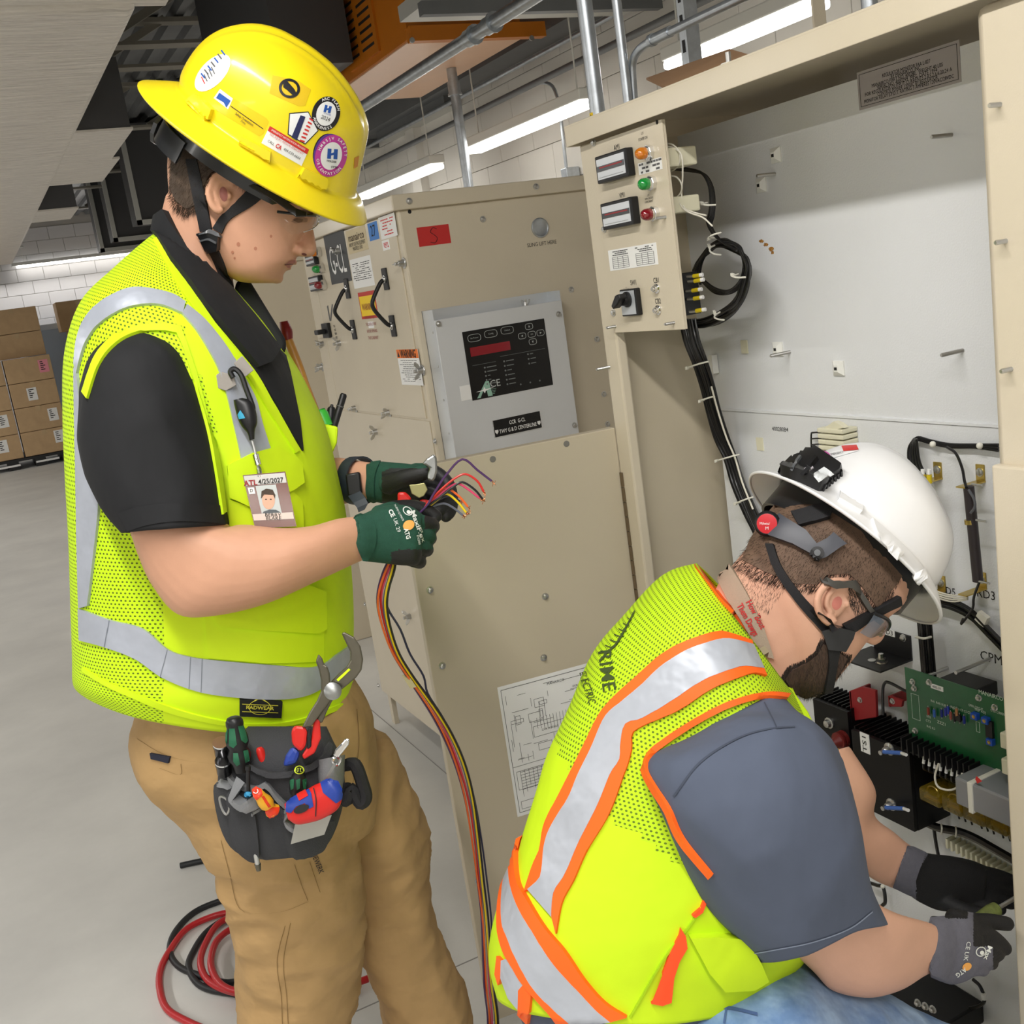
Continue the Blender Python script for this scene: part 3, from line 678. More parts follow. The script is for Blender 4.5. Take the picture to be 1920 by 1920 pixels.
# rust marks
M_RUST = mat('rust', (120, 72, 22), .9, col2=(176, 128, 60), thr=(.35, .6), vs=160)
for c_, a, b in (((1428, 452), 6, 3), ((1436, 459), 6, 3.5), ((1446, 466), 8, 4), ((1449, 473), 4, 3)):
    P = PX(*c_, XB); rnd = random.Random(c_[0]); k = 12
    V = [P+Vector((-.0004, -.001*a*1.1*math.cos(6.28*i/k)*rnd.uniform(.6, 1.2), .001*b*1.1*math.sin(6.28*i/k)*rnd.uniform(.5, 1.2))) for i in range(k)]
    mk('rust_mark', V, [tuple(range(k))], M_RUST, c1)
# ---------------------------------------------------------------- its lower door, swung open towards the aisle
HN = Vector((XF, 1.75, 0)); FE = Vector((.648, 1.808, 0)); dd = (FE-HN).normalized(); dn = Vector((dd.y, -dd.x, 0)); dn = dn if dn.y < 0 else -dn
zt_ = 1.217; zb_ = .06; dw = (FE-HN).length
ctr = (HN+FE)/2
dr = G().obox(ctr+Vector((0, 0, (zt_+zb_)/2))-dn*.012, dd*dw/2, dn*.012, (0, 0, (zt_-zb_)/2)).build('door', M_BEIS, c1, bev=.002)
def dP(px, py):   # pixel -> point on the door's near face
    d = ray(px, py); tt = (HN-CAM).dot(dn)/d.dot(dn); return CAM+d*tt
hg = G()
for k in range(26): hg.cyl(HN+dn*.004+Vector((0, 0, .35+k*.03)), HN+dn*.004+Vector((0, 0, .378+k*.03)), .0045, n=8)
hg.build('hinge', mat('hinge_brown', (120, 104, 82), .4, .6), dr)['kind'] = 'stuff'
for c_ in ((806, 1106), (829, 1248), (1022, 1118), (1019, 1233), (896, 1652)): screw(dP(*c_), dn, .0052, dr, .006)
for c_ in ((924, 861), (1062, 832)):
    P = dP(*c_); shade(G().lathe(P, dn, [(0, .006), (.0008, .006), (.001, .0045)], 16).build('door_hole', mat('hole_grey', (120, 118, 112), .6), dr))
# schematic sheet taped to the door
tl, tr_, bl = dP(932, 1289), dP(1088, 1249), dP(967, 1533)
u_ = -dd; wS = .215; hS = (tl.z-bl.z); tl = Vector((tl.x, tl.y, tl.z))
ps = G().add([tl+dn*.0006, tl+u_*wS+dn*.0006, tl+u_*wS-Zv*hS+dn*.0006, tl-Zv*hS+dn*.0006], [(0, 3, 2, 1)]).build('schematic_sheet', M_PAPER, dr)
ps['label'] = 'white printed wiring diagram sheet'
g = G(); rnd = random.Random(5)
def sl(a, b, c, d, t=.0007):
    p0 = tl+u_*a-Zv*b+dn*.0011; p1 = tl+u_*c-Zv*d+dn*.0011; dr_ = (p1-p0); L0 = dr_.length
    if L0 < 1e-5: return
    dr_.normalize(); n_ = dr_.cross(dn)*t/2; g.add([p0-n_, p0+n_, p1+n_, p1-n_], [(0, 1, 2, 3)])
def rect(a, b, c, d, t=.0007):
    sl(a, b, c, b, t); sl(c, b, c, d, t); sl(c, d, a, d, t); sl(a, d, a, b, t)
rect(.006, .008, wS-.006, hS-.008, .0009); sl(.006, hS*.62, wS-.006, hS*.62)
for k in range(34):
    a = rnd.uniform(.012, wS-.06); b = rnd.uniform(.015, hS*.58); ln = rnd.uniform(.012, .05)
    if k % 2: sl(a, b, a+ln, b)
    else: sl(a, b, a, min(b+ln, hS*.6))
for k in range(9):
    a = rnd.uniform(.012, wS-.06); b = rnd.uniform(.015, hS*.5); rect(a, b, a+rnd.uniform(.006, .03), b+rnd.uniform(.005, .02))
for k in range(11): sl(.07+k*.007, hS*.3, .07+k*.007, hS*.38+k*.002)
for k in range(16): sl(.02+k*.009, hS*.66, .02+k*.009, hS*.66+rnd.uniform(.03, .08))
for k in range(7): sl(.02, hS*(.67+k*.022), .02+rnd.uniform(.05, .15), hS*(.67+k*.022))
rect(.012, hS*.66, .08, hS*.8); rect(.06, hS*.36, .13, hS*.44); rect(.012, hS-.03, .11, hS-.014)
g.build('diagram_lines', M_INK, dr)['kind'] = 'stuff'
for s_, a, b, h_ in (('CCR MODULE', .095, hS*.40, .004), ('CCR BOARD', .17, hS*.14, .004), ('MANAIRCO', .12, .02, .005), ('CMP MODULE', .15, hS*.54, .004)):
    txt('diagram_lettering', s_, tl+u_*a-Zv*b+dn*.0012, u_, Zv, h_, M_INK, dr)
# ---------------------------------------------------------------- cabinet marked S
c2 = thing('marked_cabinet', 'closed beige cabinet with red tape S and grey display box on its side', 'cabinet', (1.4, 3.1, 0))
Y2, Y2b = 2.68, 3.592
G().box((1.066, 1.8), (Y2-.012, Y2b+.015), (1.742, 1.782)).build('cap', M_BEI, c2, bev=.003)
g = G().box((XF, 1.78), (Y2, Y2b), (.13, 1.744)); g.build('body', M_BEI, c2, bev=.006)
G().box((XF+.02, 1.12), (Y2b-.03, Y2b), (0, .135)).build('foot', M_BEI, c2)
G().box((XF+.02, 1.12), (Y2, Y2+.03), (0, .135)).build('foot', M_BEI, c2)
G().box((XF+.12, 1.76), (Y2+.05, Y2b-.05), (0, .13)).build('plinth', M_DARK, c2)
def front(name, c, m, t=.0008, bev=0): return plX(name, c, XF-.004, t, m, fd, bev)
fd = G().box((XF-.004, XF), (Y2+.03, 3.475), (1.19, 1.738)).build('front_door', M_BEI, c2, bev=.001)
G().box((XF-.004, XF), (3.478, Y2b-.035), (1.43, 1.738)).build('gauge_plate', M_BEI, c2, bev=.001)
G().box((XF-.004, XF), (3.478, Y2b-.02), (1.19, 1.427)).build('breaker_plate', M_BEI, c2, bev=.001)
lf = G().box((XF-.003, XF), (Y2+.012, Y2b-.02), (.15, 1.183)).build('lower_front_panel', M_BEI, c2, bev=.001)
xd = XF-.004
o, (y0, y1, z0, z1) = front('circuit_plate', [(606, 443), (644, 429), (660, 526), (623, 534)], mat('dark_slate_plate', (62, 64, 66), .5))
txt('lettering', 'G-CL', (xd-.0009, (y0+y1)/2, (z0+z1)/2-.01), FU, Zv, .085, M_PAPER, fd, width=(y1-y0)*.72)
o, (y0, y1, z0, z1) = front('maker_plate', [(647.5, 434), (684, 422.5), (691, 467), (655.6, 477.5)], mat('sand_plate', (206, 190, 152), .45))
ym = (y0+y1)/2; hz = z1-z0
txt('lettering', 'manairco', (xd-.0009, ym, z0+hz*.66), FU, Zv, .022, mat('brown_ink', (88, 72, 54), .6), fd, width=(y1-y0)*.8, bold=.01)
txt('lettering', 'AIRPORT LIGHTING EQUIPMENT', (xd-.0009, ym, z0+hz*.36), FU, Zv, .011, M_INK, fd, width=(y1-y0)*.84)
txt('lettering', 'MANSFIELD, OHIO', (xd-.0009, ym, z0+hz*.17), FU, Zv, .011, M_INK, fd, width=(y1-y0)*.5)
o, (y0, y1, z0, z1) = front('tape', [(689, 419), (706, 415), (712, 447.5), (694, 452.5)], mat('blue_tape', (62, 128, 205), .5)); o['label'] = 'blue masking tape'
txt('lettering', '27', (xd-.0009, (y0+y1)/2, (z0+z1)/2), FU, Zv, .03, M_INK, fd, width=(y1-y0)*.5)
M_REDI = mat('red_ink', (206, 52, 50), .6)
o, (y0, y1, z0, z1) = front('notice', [(709, 408), (739, 399), (746, 441), (716, 450)], M_PAPER); lines(fd, xd-.0008, y0+.01, y1-.01, z0+.006, z1-.006, 6, M_REDI, seed=3, fill=.35)
o, (y0, y1, z0, z1) = front('sticker', [(716, 451), (730, 449), (731, 468), (719, 470)], M_PAPER); lines(fd, xd-.0008, y0+.004, y1-.004, z0+.006, z1-.006, 4, M_REDI, seed=6)
o, (y0, y1, z0, z1) = front('rating_sheet', [(657, 487.5), (694, 477.5), (703, 534), (664, 542.5)], M_PAPER); lines(fd, xd-.0008, y0+.012, y1-.012, z0+.02, z1-.012, 9, M_INK, seed=8, fill=.3)
o, (y0, y1, z0, z1) = front('warning_notice', [(672, 550), (702, 543), (709, 593), (679, 601)], mat('red_border', (196, 52, 40), .5))
G().box((xd-.0012, xd-.0008), (y0+.006, y1-.006), (z0+.008, z1-.012)).build('yellow_field', mat('yellow_notice', (247, 208, 20), .5), fd)
ym = (y0+y1)/2; txt('lettering', 'WARNING!', (xd-.0012, ym, z1-.045), FU, Zv, .02, M_REDD, fd, width=(y1-y0)*.7)
for k, s_ in enumerate(('OPEN AND TEST', 'THE CONTROL POWER', 'BEFORE OPENING', 'THE CABINET')): txt('lettering', s_, (xd-.0012, ym, z1-.075-k*.02), FU, Zv, .009, M_REDD, fd, width=(y1-y0)*.62)
front('sticker', [(690, 604), (700, 602), (702, 614), (692, 616)], M_PAPER)
M_ORL = mat('orange_label', (240, 122, 36), .5)
o, (y0, y1, z0, z1) = front('warning_sheet', [(744, 656), (783, 654), (794, 721), (754, 723)], M_PAPER); h_ = (z1-z0)
G().box((xd-.0012, xd-.0008), (y0, y1), (z1-h_*.24, z1)).build('orange_header', M_ORL, fd)
txt('lettering', 'WARNING', (xd-.0013, (y0+y1)/2-.006, z1-h_*.13), FU, Zv, .022, M_INK, fd, width=(y1-y0)*.72, bold=.02)
P = Vector((xd-.0014, y1-.012, z1-h_*.13)); mk('warning_triangle', [P+Yv*.009-Zv*.008, P-Yv*.009-Zv*.008, P+Zv*.01], [(0, 1, 2)], M_INK, fd)
lines(fd, xd-.0008, y0+.008, y1-.008, z0+.008, z1-h_*.28, 11, M_GREYINK, seed=12, fill=.25)
for (a, b) in (((652, 541), (664, 618)), ((724, 523), (738, 611))):
    A, B = fP(*a, xd), fP(*b, xd)
    h = shade(G().tube([A-Xv*.006, A-Xv*.02-Zv*.01, A-Xv*.045-Zv*.045, (A+B)/2-Xv*.052, B-Xv*.045+Zv*.045, B-Xv*.02+Zv*.01, B-Xv*.006], .0058, 10, 6).build('handle', M_BLACKP, fd))
    for q in (A, B):
        G().box((q.x-.005, q.x), (q.y-.018, q.y+.018), (q.z-.03, q.z+.03)).build('handle_foot', M_BLACKP, h, bev=.002); screw(q-Xv*.005, -Xv, .008, h, .006)
for i, c_ in enumerate(((758, 493), (605, 688), (793, 694), (640, 643), (608, 644), (668, 765), (731, 773), (708, 809), (771, 1155), (639, 470))):
    wingnut(fP(*c_), -Xv, c2, 1.25, i*37)
for c_ in ((816, 827), (685, 1133), (710, 1285)): screw(fP(*c_), -Xv, .006, c2, .005)
meter([(580, 481), (595, 475), (600, 494), (583, 500)], xd, c2); meter([(587, 520), (604, 514), (609, 542), (590, 547)], xd, c2)
for c_, col, n_ in (((601, 472), (250, 90, 20), 'orange'), ((607, 503), (20, 150, 70), 'green'), ((611, 533), (130, 12, 30), 'red')): lamp(fP(*c_, xd), -Xv, col, n_, c2, 1.0)
sw, (y0, y1, z0, z1) = plX('toggle_switch', [(608, 607), (619, 604), (623, 632), (612, 634)], xd, .012, M_BLACKP, c2, .002)
G().box((xd-.04, xd-.012), ((y0+y1)/2-.01, (y0+y1)/2+.03), ((z0+z1)/2-.01, (z0+z1)/2+.006)).build('lever', M_BLACKP, sw, bev=.003)
for k in range(4): txt('lettering', ('ON', 'OFF', 'REM', '80%')[k], fP(627+k*1.5, 612+k*7, xd), FU, Zv, .008, M_INK, c2)
mk('scuff', [fP(a, b, xd-.0005) for a, b in ((613, 575), (615, 572), (619, 598), (622, 570), (624, 571), (621, 602), (618, 602))], [(0, 1, 2, 5, 6), (2, 3, 4, 5)], M_GREYINK, c2)
# on its near side
def sP(px, py, y=Y2): return PY(px, py, y)
o, (x0, x1, z0, z1) = plY('tape', [(781, 427), (841, 420), (845.5, 455.6), (786, 463)], Y2, .0006, mat('red_tape', (196, 48, 46), .5), c2); o['label'] = 'red tape square with a handwritten S'
S_ = [((x0+x1)/2+.5*a*.03, (z0+z1)/2+b*.02) for a, b in ((.7, .8), (0, 1), (-.6, .5), (0, .1), (.55, -.4), (0, -.95), (-.9, -.8))]
shade(G().tube([Vector((a, Y2-.0008, b)) for a, b in S_], .0008, 5, 5).build('handwriting', M_INK, c2))
shade(G().lathe(sP(1012, 427), -Yv, [(0, .027), (.004, .027), (.005, .024), (.003, .020), (.003, .001)], 28).build('knockout_plug', M_GALV, c2))
txt('lettering', 'SLING LIFT HERE', sP(1016, 457), Xv, Zv, .0105, M_INK, c2, width=.094)
for c_ in ((767, 377), (1005, 350), (905, 411), (1071, 543), (1119, 636), (1132, 739), (1139, 795), (1012, 355)):
    if c_ != (1012, 355): screw(sP(*c_, Y2-(.012 if c_[1] < 380 else 0)), -Yv, .0065, c2, .006)
screw(sP(768, 397), -Yv, .004, c2, .0006, M_INK, 'screw_hole')
# ---------------------------------------------------------------- display box hung on that side
YA = 2.603
M_ALU = mat('grey_enamel_box', (214, 216, 218), .42, .1, var=.02)
M_ALUW = mat('bare_aluminium', (214, 218, 222), .35, .5)
bx = thing('display_box', 'grey metal display box with black keypad hung on the beige cabinet side', 'control box', (1.3, 2.64, .95))
G().box((1.104, 1.491), (YA, YA+.003), (.98, 1.451)).build('front_plate', M_ALU, bx, bev=.002)
G().box((1.104, 1.106), (YA+.003, Y2), (.98, 1.478)).box((1.489, 1.491), (YA+.003, Y2), (.98, 1.478)).box((1.104, 1.491), (Y2-.004, Y2-.001), (.98, 1.478)).box((1.106, 1.489), (YA+.003, Y2-.004), (.98, .983)).build('case', M_ALUW, bx)
G().box((1.106, 1.489), (YA+.006, Y2-.006), (1.44, 1.448)).build('inner_lid', M_ALU, bx)
for a, b in ((799, 590), (1046, 572), (1076, 792), (808, 610)): pass
for px, py in ((1047, 589), (1077, 797), (822, 607)): screw(PY(px, py, YA), -Yv, .006, bx, .008)
wingnut(Vector((1.40, YA+.04, 1.448)), Zv, bx, .9, 20)
for k in range(5): screw(Vector((1.1035, YA+.02, 1.42-.09*k)), -Xv, .0025, bx, .0015)
M_KEY = mat('keypad_black', (20, 20, 22), .35)
kp, (x0, x1, z0, z1) = plY('keypad', [(866.5, 622.5), (1020.5, 597), (1036, 722), (885, 751)], YA, .0016, M_KEY, bx, .0015)
W_, H_ = x1-x0, z1-z0
M_KL = mat('keypad_print', (190, 194, 192), .5)
def kq(fx_, fz): return Vector((x0+W_*fx_, YA-.0016, z1-H_*fz))
def oval(fx_, fz, a, b):
    c = kq(fx_, fz)-Yv*.0006; P = []
    for i in range(24):
        t_ = 6.2832*i/24; P.append(c+Xv*(math.copysign(abs(math.cos(t_))**.5, math.cos(t_))*a)+Zv*(math.copysign(abs(math.sin(t_))**.7, math.sin(t_))*b))
    return G().tube(P, .0006, 5, 1, closed=True).build('key', M_KL, kp)
for fx_, fz, s_ in ((.13, .11, 'Set Power'), (.33, .09, 'Config'), (.53, .08, 'Default')): oval(fx_, fz, .019, .0095); txt('lettering', s_, kq(fx_, fz), Xv, Zv, .004, M_KL, kp, off=.0008)
for fx_, fz, ar in ((.80, .08, 90), (.70, .20, 180), (.82, .20, None), (.93, .20, 0), (.82, .31, -90)):
    oval(fx_, fz, .0115, .0078); c = kq(fx_, fz)-Yv*.0008
    if ar is None: txt('lettering', 'OK', c, Xv, Zv, .004, M_KL, kp)
    else: mk('arrow', [c+Xv*(.0038*math.cos(math.radians(ar+k)))+Zv*(.0038*math.sin(math.radians(ar+k))) for k in (0, 130, 230)], [(0, 1, 2)], M_KL, kp)
a, b = kq(.06, .24), kq(.54, .37)
G().box((a.x, b.x), (YA-.0024, YA-.0016), (b.z, a.z)).build('red_display', mat('red_display', (142, 26, 40), .15, coat=.6), kp)
rnd = random.Random(2)
g = G()
for (fx_, f0, f1, n_) in ((.2, .56, .80, 5), (.44, .52, .86, 6), (.74, .48, .62, 3)):
    for k in range(n_):
        c = kq(fx_, f0+(f1-f0)*k/max(1, n_-1)); g.lathe(c, -Yv, [(0, .0026), (.0006, .0026), (.0007, .002)], 8)
        g.box((c.x+.006, c.x+.006+rnd.uniform(.006, .03)), (c.y-.0006, c.y), (c.z-.0012, c.z+.0012))
for f in (.6, .72, .84): c = kq(f, .9); g.lathe(c, -Yv, [(0, .0024), (.0006, .0024)], 8)
for (fa, fb, fz) in ((.06, .34, .5), (.4, .96, .44)): a, b = kq(fa, fz), kq(fb, fz); g.box((a.x, b.x), (a.y-.0005, a.y), (a.z-.0004, a.z+.0004))
g.build('keypad_print', mat('keypad_grey_print', (120, 124, 124), .5), kp)['kind'] = 'stuff'
M_ACE = mat('ace_green', (150, 190, 172), .5)
c = kq(.17, .88); k = .03
mk('logo', [c+Xv*a*k+Zv*b*k-Yv*.0006 for a, b in ((-.95, -.62), (-.6, -.62), (-.28, -.1), (.1, -.1), (.16, -.62), (.62, -.62), (.44, .75), (.1, .75))], [tuple(range(8))], M_ACE, kp)
mk('logo', [c+Xv*a*k+Zv*b*k-Yv*.0012 for a, b in ((-1.0, -.05), (-.25, .05), (-.1, .3), (.0, .06), (.9, .12), (.0, -.08), (-.12, -.3), (-.25, -.06))], [tuple(range(8))], M_PAPER, kp)
txt('logo_lettering', 'CE', c+Xv*.031+Zv*.012, Xv, Zv, .019, M_KL, kp, off=.0008)
for i in range(4): G().box((c.x+.018, c.x+.018+.014-.002*i), (c.y-.0005, c.y), (c.z-.002-i*.004, c.z-.001-i*.004)).build('logo_print', M_ACE, kp)
cpl, (x0, x1, z0, z1) = plY('name_plate', [(923, 788), (1012, 770), (1016, 802), (927, 821)], YA, .0016, M_KEY, bx)
g = G(); zz = (z0+z1)/2; xm = (x0+x1)/2
for a, b in (((x0, x1), (z0, z0+.0008)), ((x0, x1), (z1-.0008, z1)), ((x0, x0+.0008), (z0, z1)), ((x1-.0008, x1), (z0, z1))): g.box(a, (YA-.0022, YA-.0016), b)
g.build('plate_edge', M_PAPER, cpl)
txt('lettering', 'CCR  G-CL', (xm, YA-.0016, z0+(z1-z0)*.68), Xv, Zv, .0105, M_PAPER, cpl, width=.05, bold=.012)
txt('lettering', 'TWY G & D CENTERLINE', (xm, YA-.0016, z0+(z1-z0)*.28), Xv, Zv, .0105, M_PAPER, cpl, width=(x1-x0)*.78, bold=.012)
for s_ in (-1, 1):
    c = Vector((xm+s_*(x1-x0)*.445, YA-.0022, z0+(z1-z0)*.3)); mk('shield_mark', [c+Xv*a*.005+Zv*b*.006 for a, b in ((-1, 1), (1, 1), (1, 0), (0, -1), (-1, 0))], [(0, 1, 2, 3, 4)], M_PAPER, cpl)
plY('white_sticker', [(861, 725), (884, 720), (887, 748), (866, 752)], YA, .0006, M_PAPER, bx)
# ---------------------------------------------------------------- next cabinet along
c3 = thing('far_cabinet', 'plain beige cabinet beyond the one marked S, mostly hidden by the standing worker', 'cabinet', (1.4, 5.1, 0))
G().box((XF, 1.78), (4.633, 5.5), (.0, 1.744)).build('body', M_BEI, c3, bev=.006)
G().box((1.066, 1.8), (4.62, 5.52), (1.742, 1.782)).build('cap', M_BEI, c3, bev=.003)
for px, py in ((506, 512), (520, 700), (640, 1100)): screw(PY(px, py, 4.633), -Yv, .007, c3, .006)
# ---------------------------------------------------------------- cardboard and bits on top of the open cabinet
q = [(1213, 150), (1367, 97), (1403, 109), (1254, 168)]
zc = 1.785
A_ = [PZ(1254, 168, zc+.012), PZ(1403, 109, zc+.012)]
P = [PX(1254, 170, 1.10), PX(1410, 109, 1.10), PX(1368, 96, 1.30), PX(1212, 150, 1.30)]
cb = setp(G().poly(P, (0, 0, .004)).build('cardboard_flap', mat('cardboard_dark', (150, 116, 84), .8, var=.06), bev=0), 'loose brown cardboard piece on top of the open cabinet', 'cardboard')
P = PX(1368, 133, 1.09); P.z = 1.783
G().cyl(P, P+Zv*.003, .012).build('washer', M_WHITE, c1); G().cyl(P+Zv*.003, P+Zv*.018, .004).build('shank', M_STEEL, c1)
t = thing('conduit_tag', 'small yellow numbered tag at the foot of the thickest conduit', 'tag', PX(1110, 222, 1.27)); P = PX(1110, 219, 1.27)
G().box((1.268, 1.27), (P.y-.005, P.y+.005), (P.z-.006, P.z+.008)).build('plate', mat('yellow_notice', (1, 1, 1)), t); txt('lettering', '2', P-Xv*.002, FU, Zv, .008, M_INK, t)
t = thing('conduit_hub', 'silver threaded conduit hub on the open cabinet roof', 'conduit fitting', PX(1632, 26, 1.4)); P = PX(1632, 34, 1.4); P.z = 1.783
shade(G().lathe(P, Zv, [(0, .03), (.012, .03), (.014, .02), (.03, .017), (.05, .016), (.05, .014)], 18).build('hub', M_GALV, t)); shade(G().cyl(P+Zv*.05, P+Zv*.9, .013).build('nipple', M_GALV, t))
t = thing('wall_bracket', 'cream painted bracket standing on the open cabinet roof behind the strip light', 'bracket', PX(1540, 55, 1.5)); A, B = PX(1525, 62, 1.5), PX(1566, 0, 1.5)
G().box((1.5, 1.53), (A.y-.004, A.y), (1.783, 2.02)).box((1.5, 1.53), (B.y, A.y), (1.783, 1.79)).build('frame', M_BEI, t)
for q in ((1478, 74), (1490, 76), (1462, 84)): P = PX(*q, 1.2); P.z = 1.786; shade(G().sphere(P, .006).build('bolt', M_STEEL, c1))
# ================================================================ standing worker
M_SKIN = mat('skin', (206, 156, 128), .5, var=.05, vs=14, bump=.08, bs=500, spec=.35)
M_NEON = mat('neon_cloth', (208, 240, 14), .7, bump=.5, bs=9, bd=.012, var=.03, vs=6)
M_NEOND = mat('neon_binding', (200, 236, 14), .7, bump=.1, bs=700)
M_MESH1 = meshcloth('neon_mesh', (200, 238, 14), (84, 108, 10), a=(.88, -.45, .1), b=(.1, .1, 1), pitch=.006, r=.25)
M_SILV = mat('silver_tape', (176, 182, 194), .35, .25, var=.06, vs=20, bump=.5, bs=16, bd=.01)
M_BLK = mat('black_polo', (21, 22, 25), .8, bump=.6, bs=11, bd=.016, stretch=(1, 1, .5))
M_KHA = mat('khaki_cloth', (176, 143, 96), .85, var=.06, vs=10, bump=.6, bs=13, bd=.014, stretch=(1, 1, 1.4))
M_HAIR = mat('brown_hair', (74, 60, 48), .6, var=.25, vs=60)
M_STRAP = mat('black_webbing', (26, 26, 29), .7, bump=.4, bs=1200)
M_GREEN = mat('green_knit', (30, 74, 58), .85, var=.12, vs=120, bump=.5, bs=900)
M_COAT = mat('black_nitrile', (30, 30, 31), .55, bump=.25, bs=500)
D1 = 1.55
def px3(L): return [PD(a, b, c) for a, b, c in L]
mn = thing('person', 'standing worker in yellow-green safety vest and yellow hard hat holding bare wires', 'person', (.30, 1.62, 0))
TOR = [(300, 470, 436, 540, 1.56, .075), (235, 510, 505, 618, 1.555, .155), (180, 570, 548, 688, 1.55, .19), (150, 655, 578, 748, 1.55, .195), (141, 765, 608, 815, 1.55, .185),
       (142, 880, 632, 900, 1.55, .175), (147, 1000, 652, 985, 1.56, .17), (150, 1110, 662, 1090, 1.575, .17), (154, 1200, 664, 1180, 1.585, .175), (156, 1240, 661, 1250, 1.59, .177), (157, 1259, 664, 1344, 1.60, .168)]
bod = loft(TOR[:8], grow=-.012, lvl=.9)
NECK = [(318, 370, 440, 470, 1.552, .062), (305, 420, 432, 510, 1.555, .06), (296, 455, 440, 560, 1.56, .068), (285, 500, 455, 600, 1.56, .08)]
loft(NECK, 24, g=bod)
HEAD = [(415, 150, 500, 165, 1.55, .03), (370, 185, 545, 215, 1.55, .06), (335, 235, 578, 290, 1.55, .075), (322, 290, 590, 350, 1.55, .079), (321, 335, 593, 396, 1.55, .078), (326, 375, 581, 428, 1.55, .074),
        (343, 415, 566, 455, 1.55, .069), (372, 455, 556, 478, 1.55, .062), (402, 485, 549, 491, 1.55, .056), (420, 505, 538, 503, 1.55, .05), (432, 518, 530, 514, 1.55, .042), (450, 528, 523, 525, 1.55, .03), (475, 531, 513, 531, 1.55, .014)]
loft(HEAD, 40, g=bod, sq=2.25)
loft([(566, 424, 586, 420, 1.55, .007), (560, 440, 589, 438, 1.55, .011), (555, 458, 592, 455, 1.55, .015), (553, 470, 593, 468, 1.55, .017), (555, 478, 587, 479, 1.55, .013), (560, 481, 580, 482, 1.55, .006)], 20, g=bod)
for dz in (-1, 1): bod.sphere(PD(563, 470, 1.55+dz*.0155), .0085)
def blob(g, x, y, d, ax_, ay, az, ang=0):
    c, s = math.cos(math.radians(ang)), math.sin(math.radians(ang)); k = d/F
    U = (CR*c-CU*s)*ax_*k; V = (-CR*s-CU*c)*ay*k; g.sphere(PD(x, y, d), 1, 16, 10, (U, V, CF*az))
blob(bod, 547, 489, 1.55, 9, 5, .022, 10); blob(bod, 538, 500, 1.55, 7, 4.5, .019, 10); blob(bod, 517, 519, 1.55, 13, 12, .022)
blob(bod, 578, 396, 1.52, 16, 7, .03, 30)
# ear
g = bod
EC = 1.468
g.tube(px3([(434, 350, EC+.006), (434, 336, EC), (424, 325, EC-.006), (408, 327, EC-.01), (395, 342, EC-.012), (390, 362, EC-.012), (395, 380, EC-.01), (403, 392, EC-.007), (410, 396, EC-.004), (416, 390, EC-.002)]), .0048, 10, 6)
blob(g, 412, 360, EC+.006, 22, 34, .010, -12)
g.tube(px3([(428, 340, EC-.002), (414, 339, EC-.006), (405, 352, EC-.007), (404, 368, EC-.006), (411, 380, EC-.003)]), .0036, 8, 5)
blob(g, 431, 368, EC, 4, 7, .006); blob(g, 408, 388, EC-.002, 7, 9, .005)
# near arm
ARM = [(205, 640, 330, 620, 1.42, .06), (178, 800, 372, 760, 1.385, .062), (215, 930, 405, 900, 1.37, .062), (247, 990, 424, 985, 1.365, .06), (264, 1040, 440, 985, 1.362, .058), (288, 1095, 468, 985, 1.36, .056),
       (335, 1150, 500, 988, 1.36, .054), (405, 1153, 535, 990, 1.365, .052), (500, 1131, 585, 986, 1.375, .049), (600, 1087, 636, 972, 1.395, .043), (672, 1054, 682, 968, 1.42, .034), (700, 1044, 706, 968, 1.432, .031)]
loft(ARM, 26, g=bod)
# far arm
loft([(470, 640, 560, 720, 1.68, .05), (540, 760, 600, 800, 1.70, .05), (585, 850, 570, 965, 1.69, .05), (640, 858, 636, 948, 1.665, .04), (675, 864, 672, 938, 1.64, .032), (712, 870, 712, 934, 1.61, .028)], 22, g=bod)
body = remesh(bod, 'body', [M_SKIN, mat('lip', (176, 108, 100), .45)], mn, .0028, 3)
TB = bvh(body)
lay('mouth_line', *strip2d([(533, 495), (540, 494.5), (549, 494)], [(533, 497), (540, 496.5), (549, 496)], 8, 1), TB, mat('mouth_dark', (120, 66, 60), .5), mn, .0008, False)
lay('lip', *poly2d([(536, 494), (544, 488), (553, 487), (554, 493)], 4), TB, mat('lip', (1, 1, 1)), mn, .0008, False)
lay('lip', *poly2d([(535, 497), (543, 497), (543, 502), (538, 501)], 4), TB, mat('lip', (1, 1, 1)), mn, .0008, False)
lay('ear_hollow', *ell2d((419, 364), 8, 14, -10), TB, mat('ear_dark', (150, 92, 84), .6), mn, .0006, False)
for c_, r_ in (((447, 458), 3.4), ((479, 466), 3), ((436, 473), 2.6), ((508, 443), 2.4), ((440, 484), 2)): lay('blemish', *ell2d(c_, r_, r_*1.2), TB, mat('blemish', (176, 118, 92), .55), mn, .0004, False)
lay('eyebrow', *poly2d([(545, 394), (570, 392), (586, 398), (584, 402), (566, 398), (547, 400)], 6), TB, M_HAIR, mn, .002, False)
lay('eye', *poly2d([(545, 415), (556, 409), (568, 411), (566, 416), (554, 419)], 5), TB, mat('eyelid_shadow', (120, 84, 66), .5), mn, .0006, False)
lay('nostril', *ell2d((570, 476.5), 5, 2.2, 12), TB, mat('nostril', (110, 60, 54), .6), mn, .0006, False)
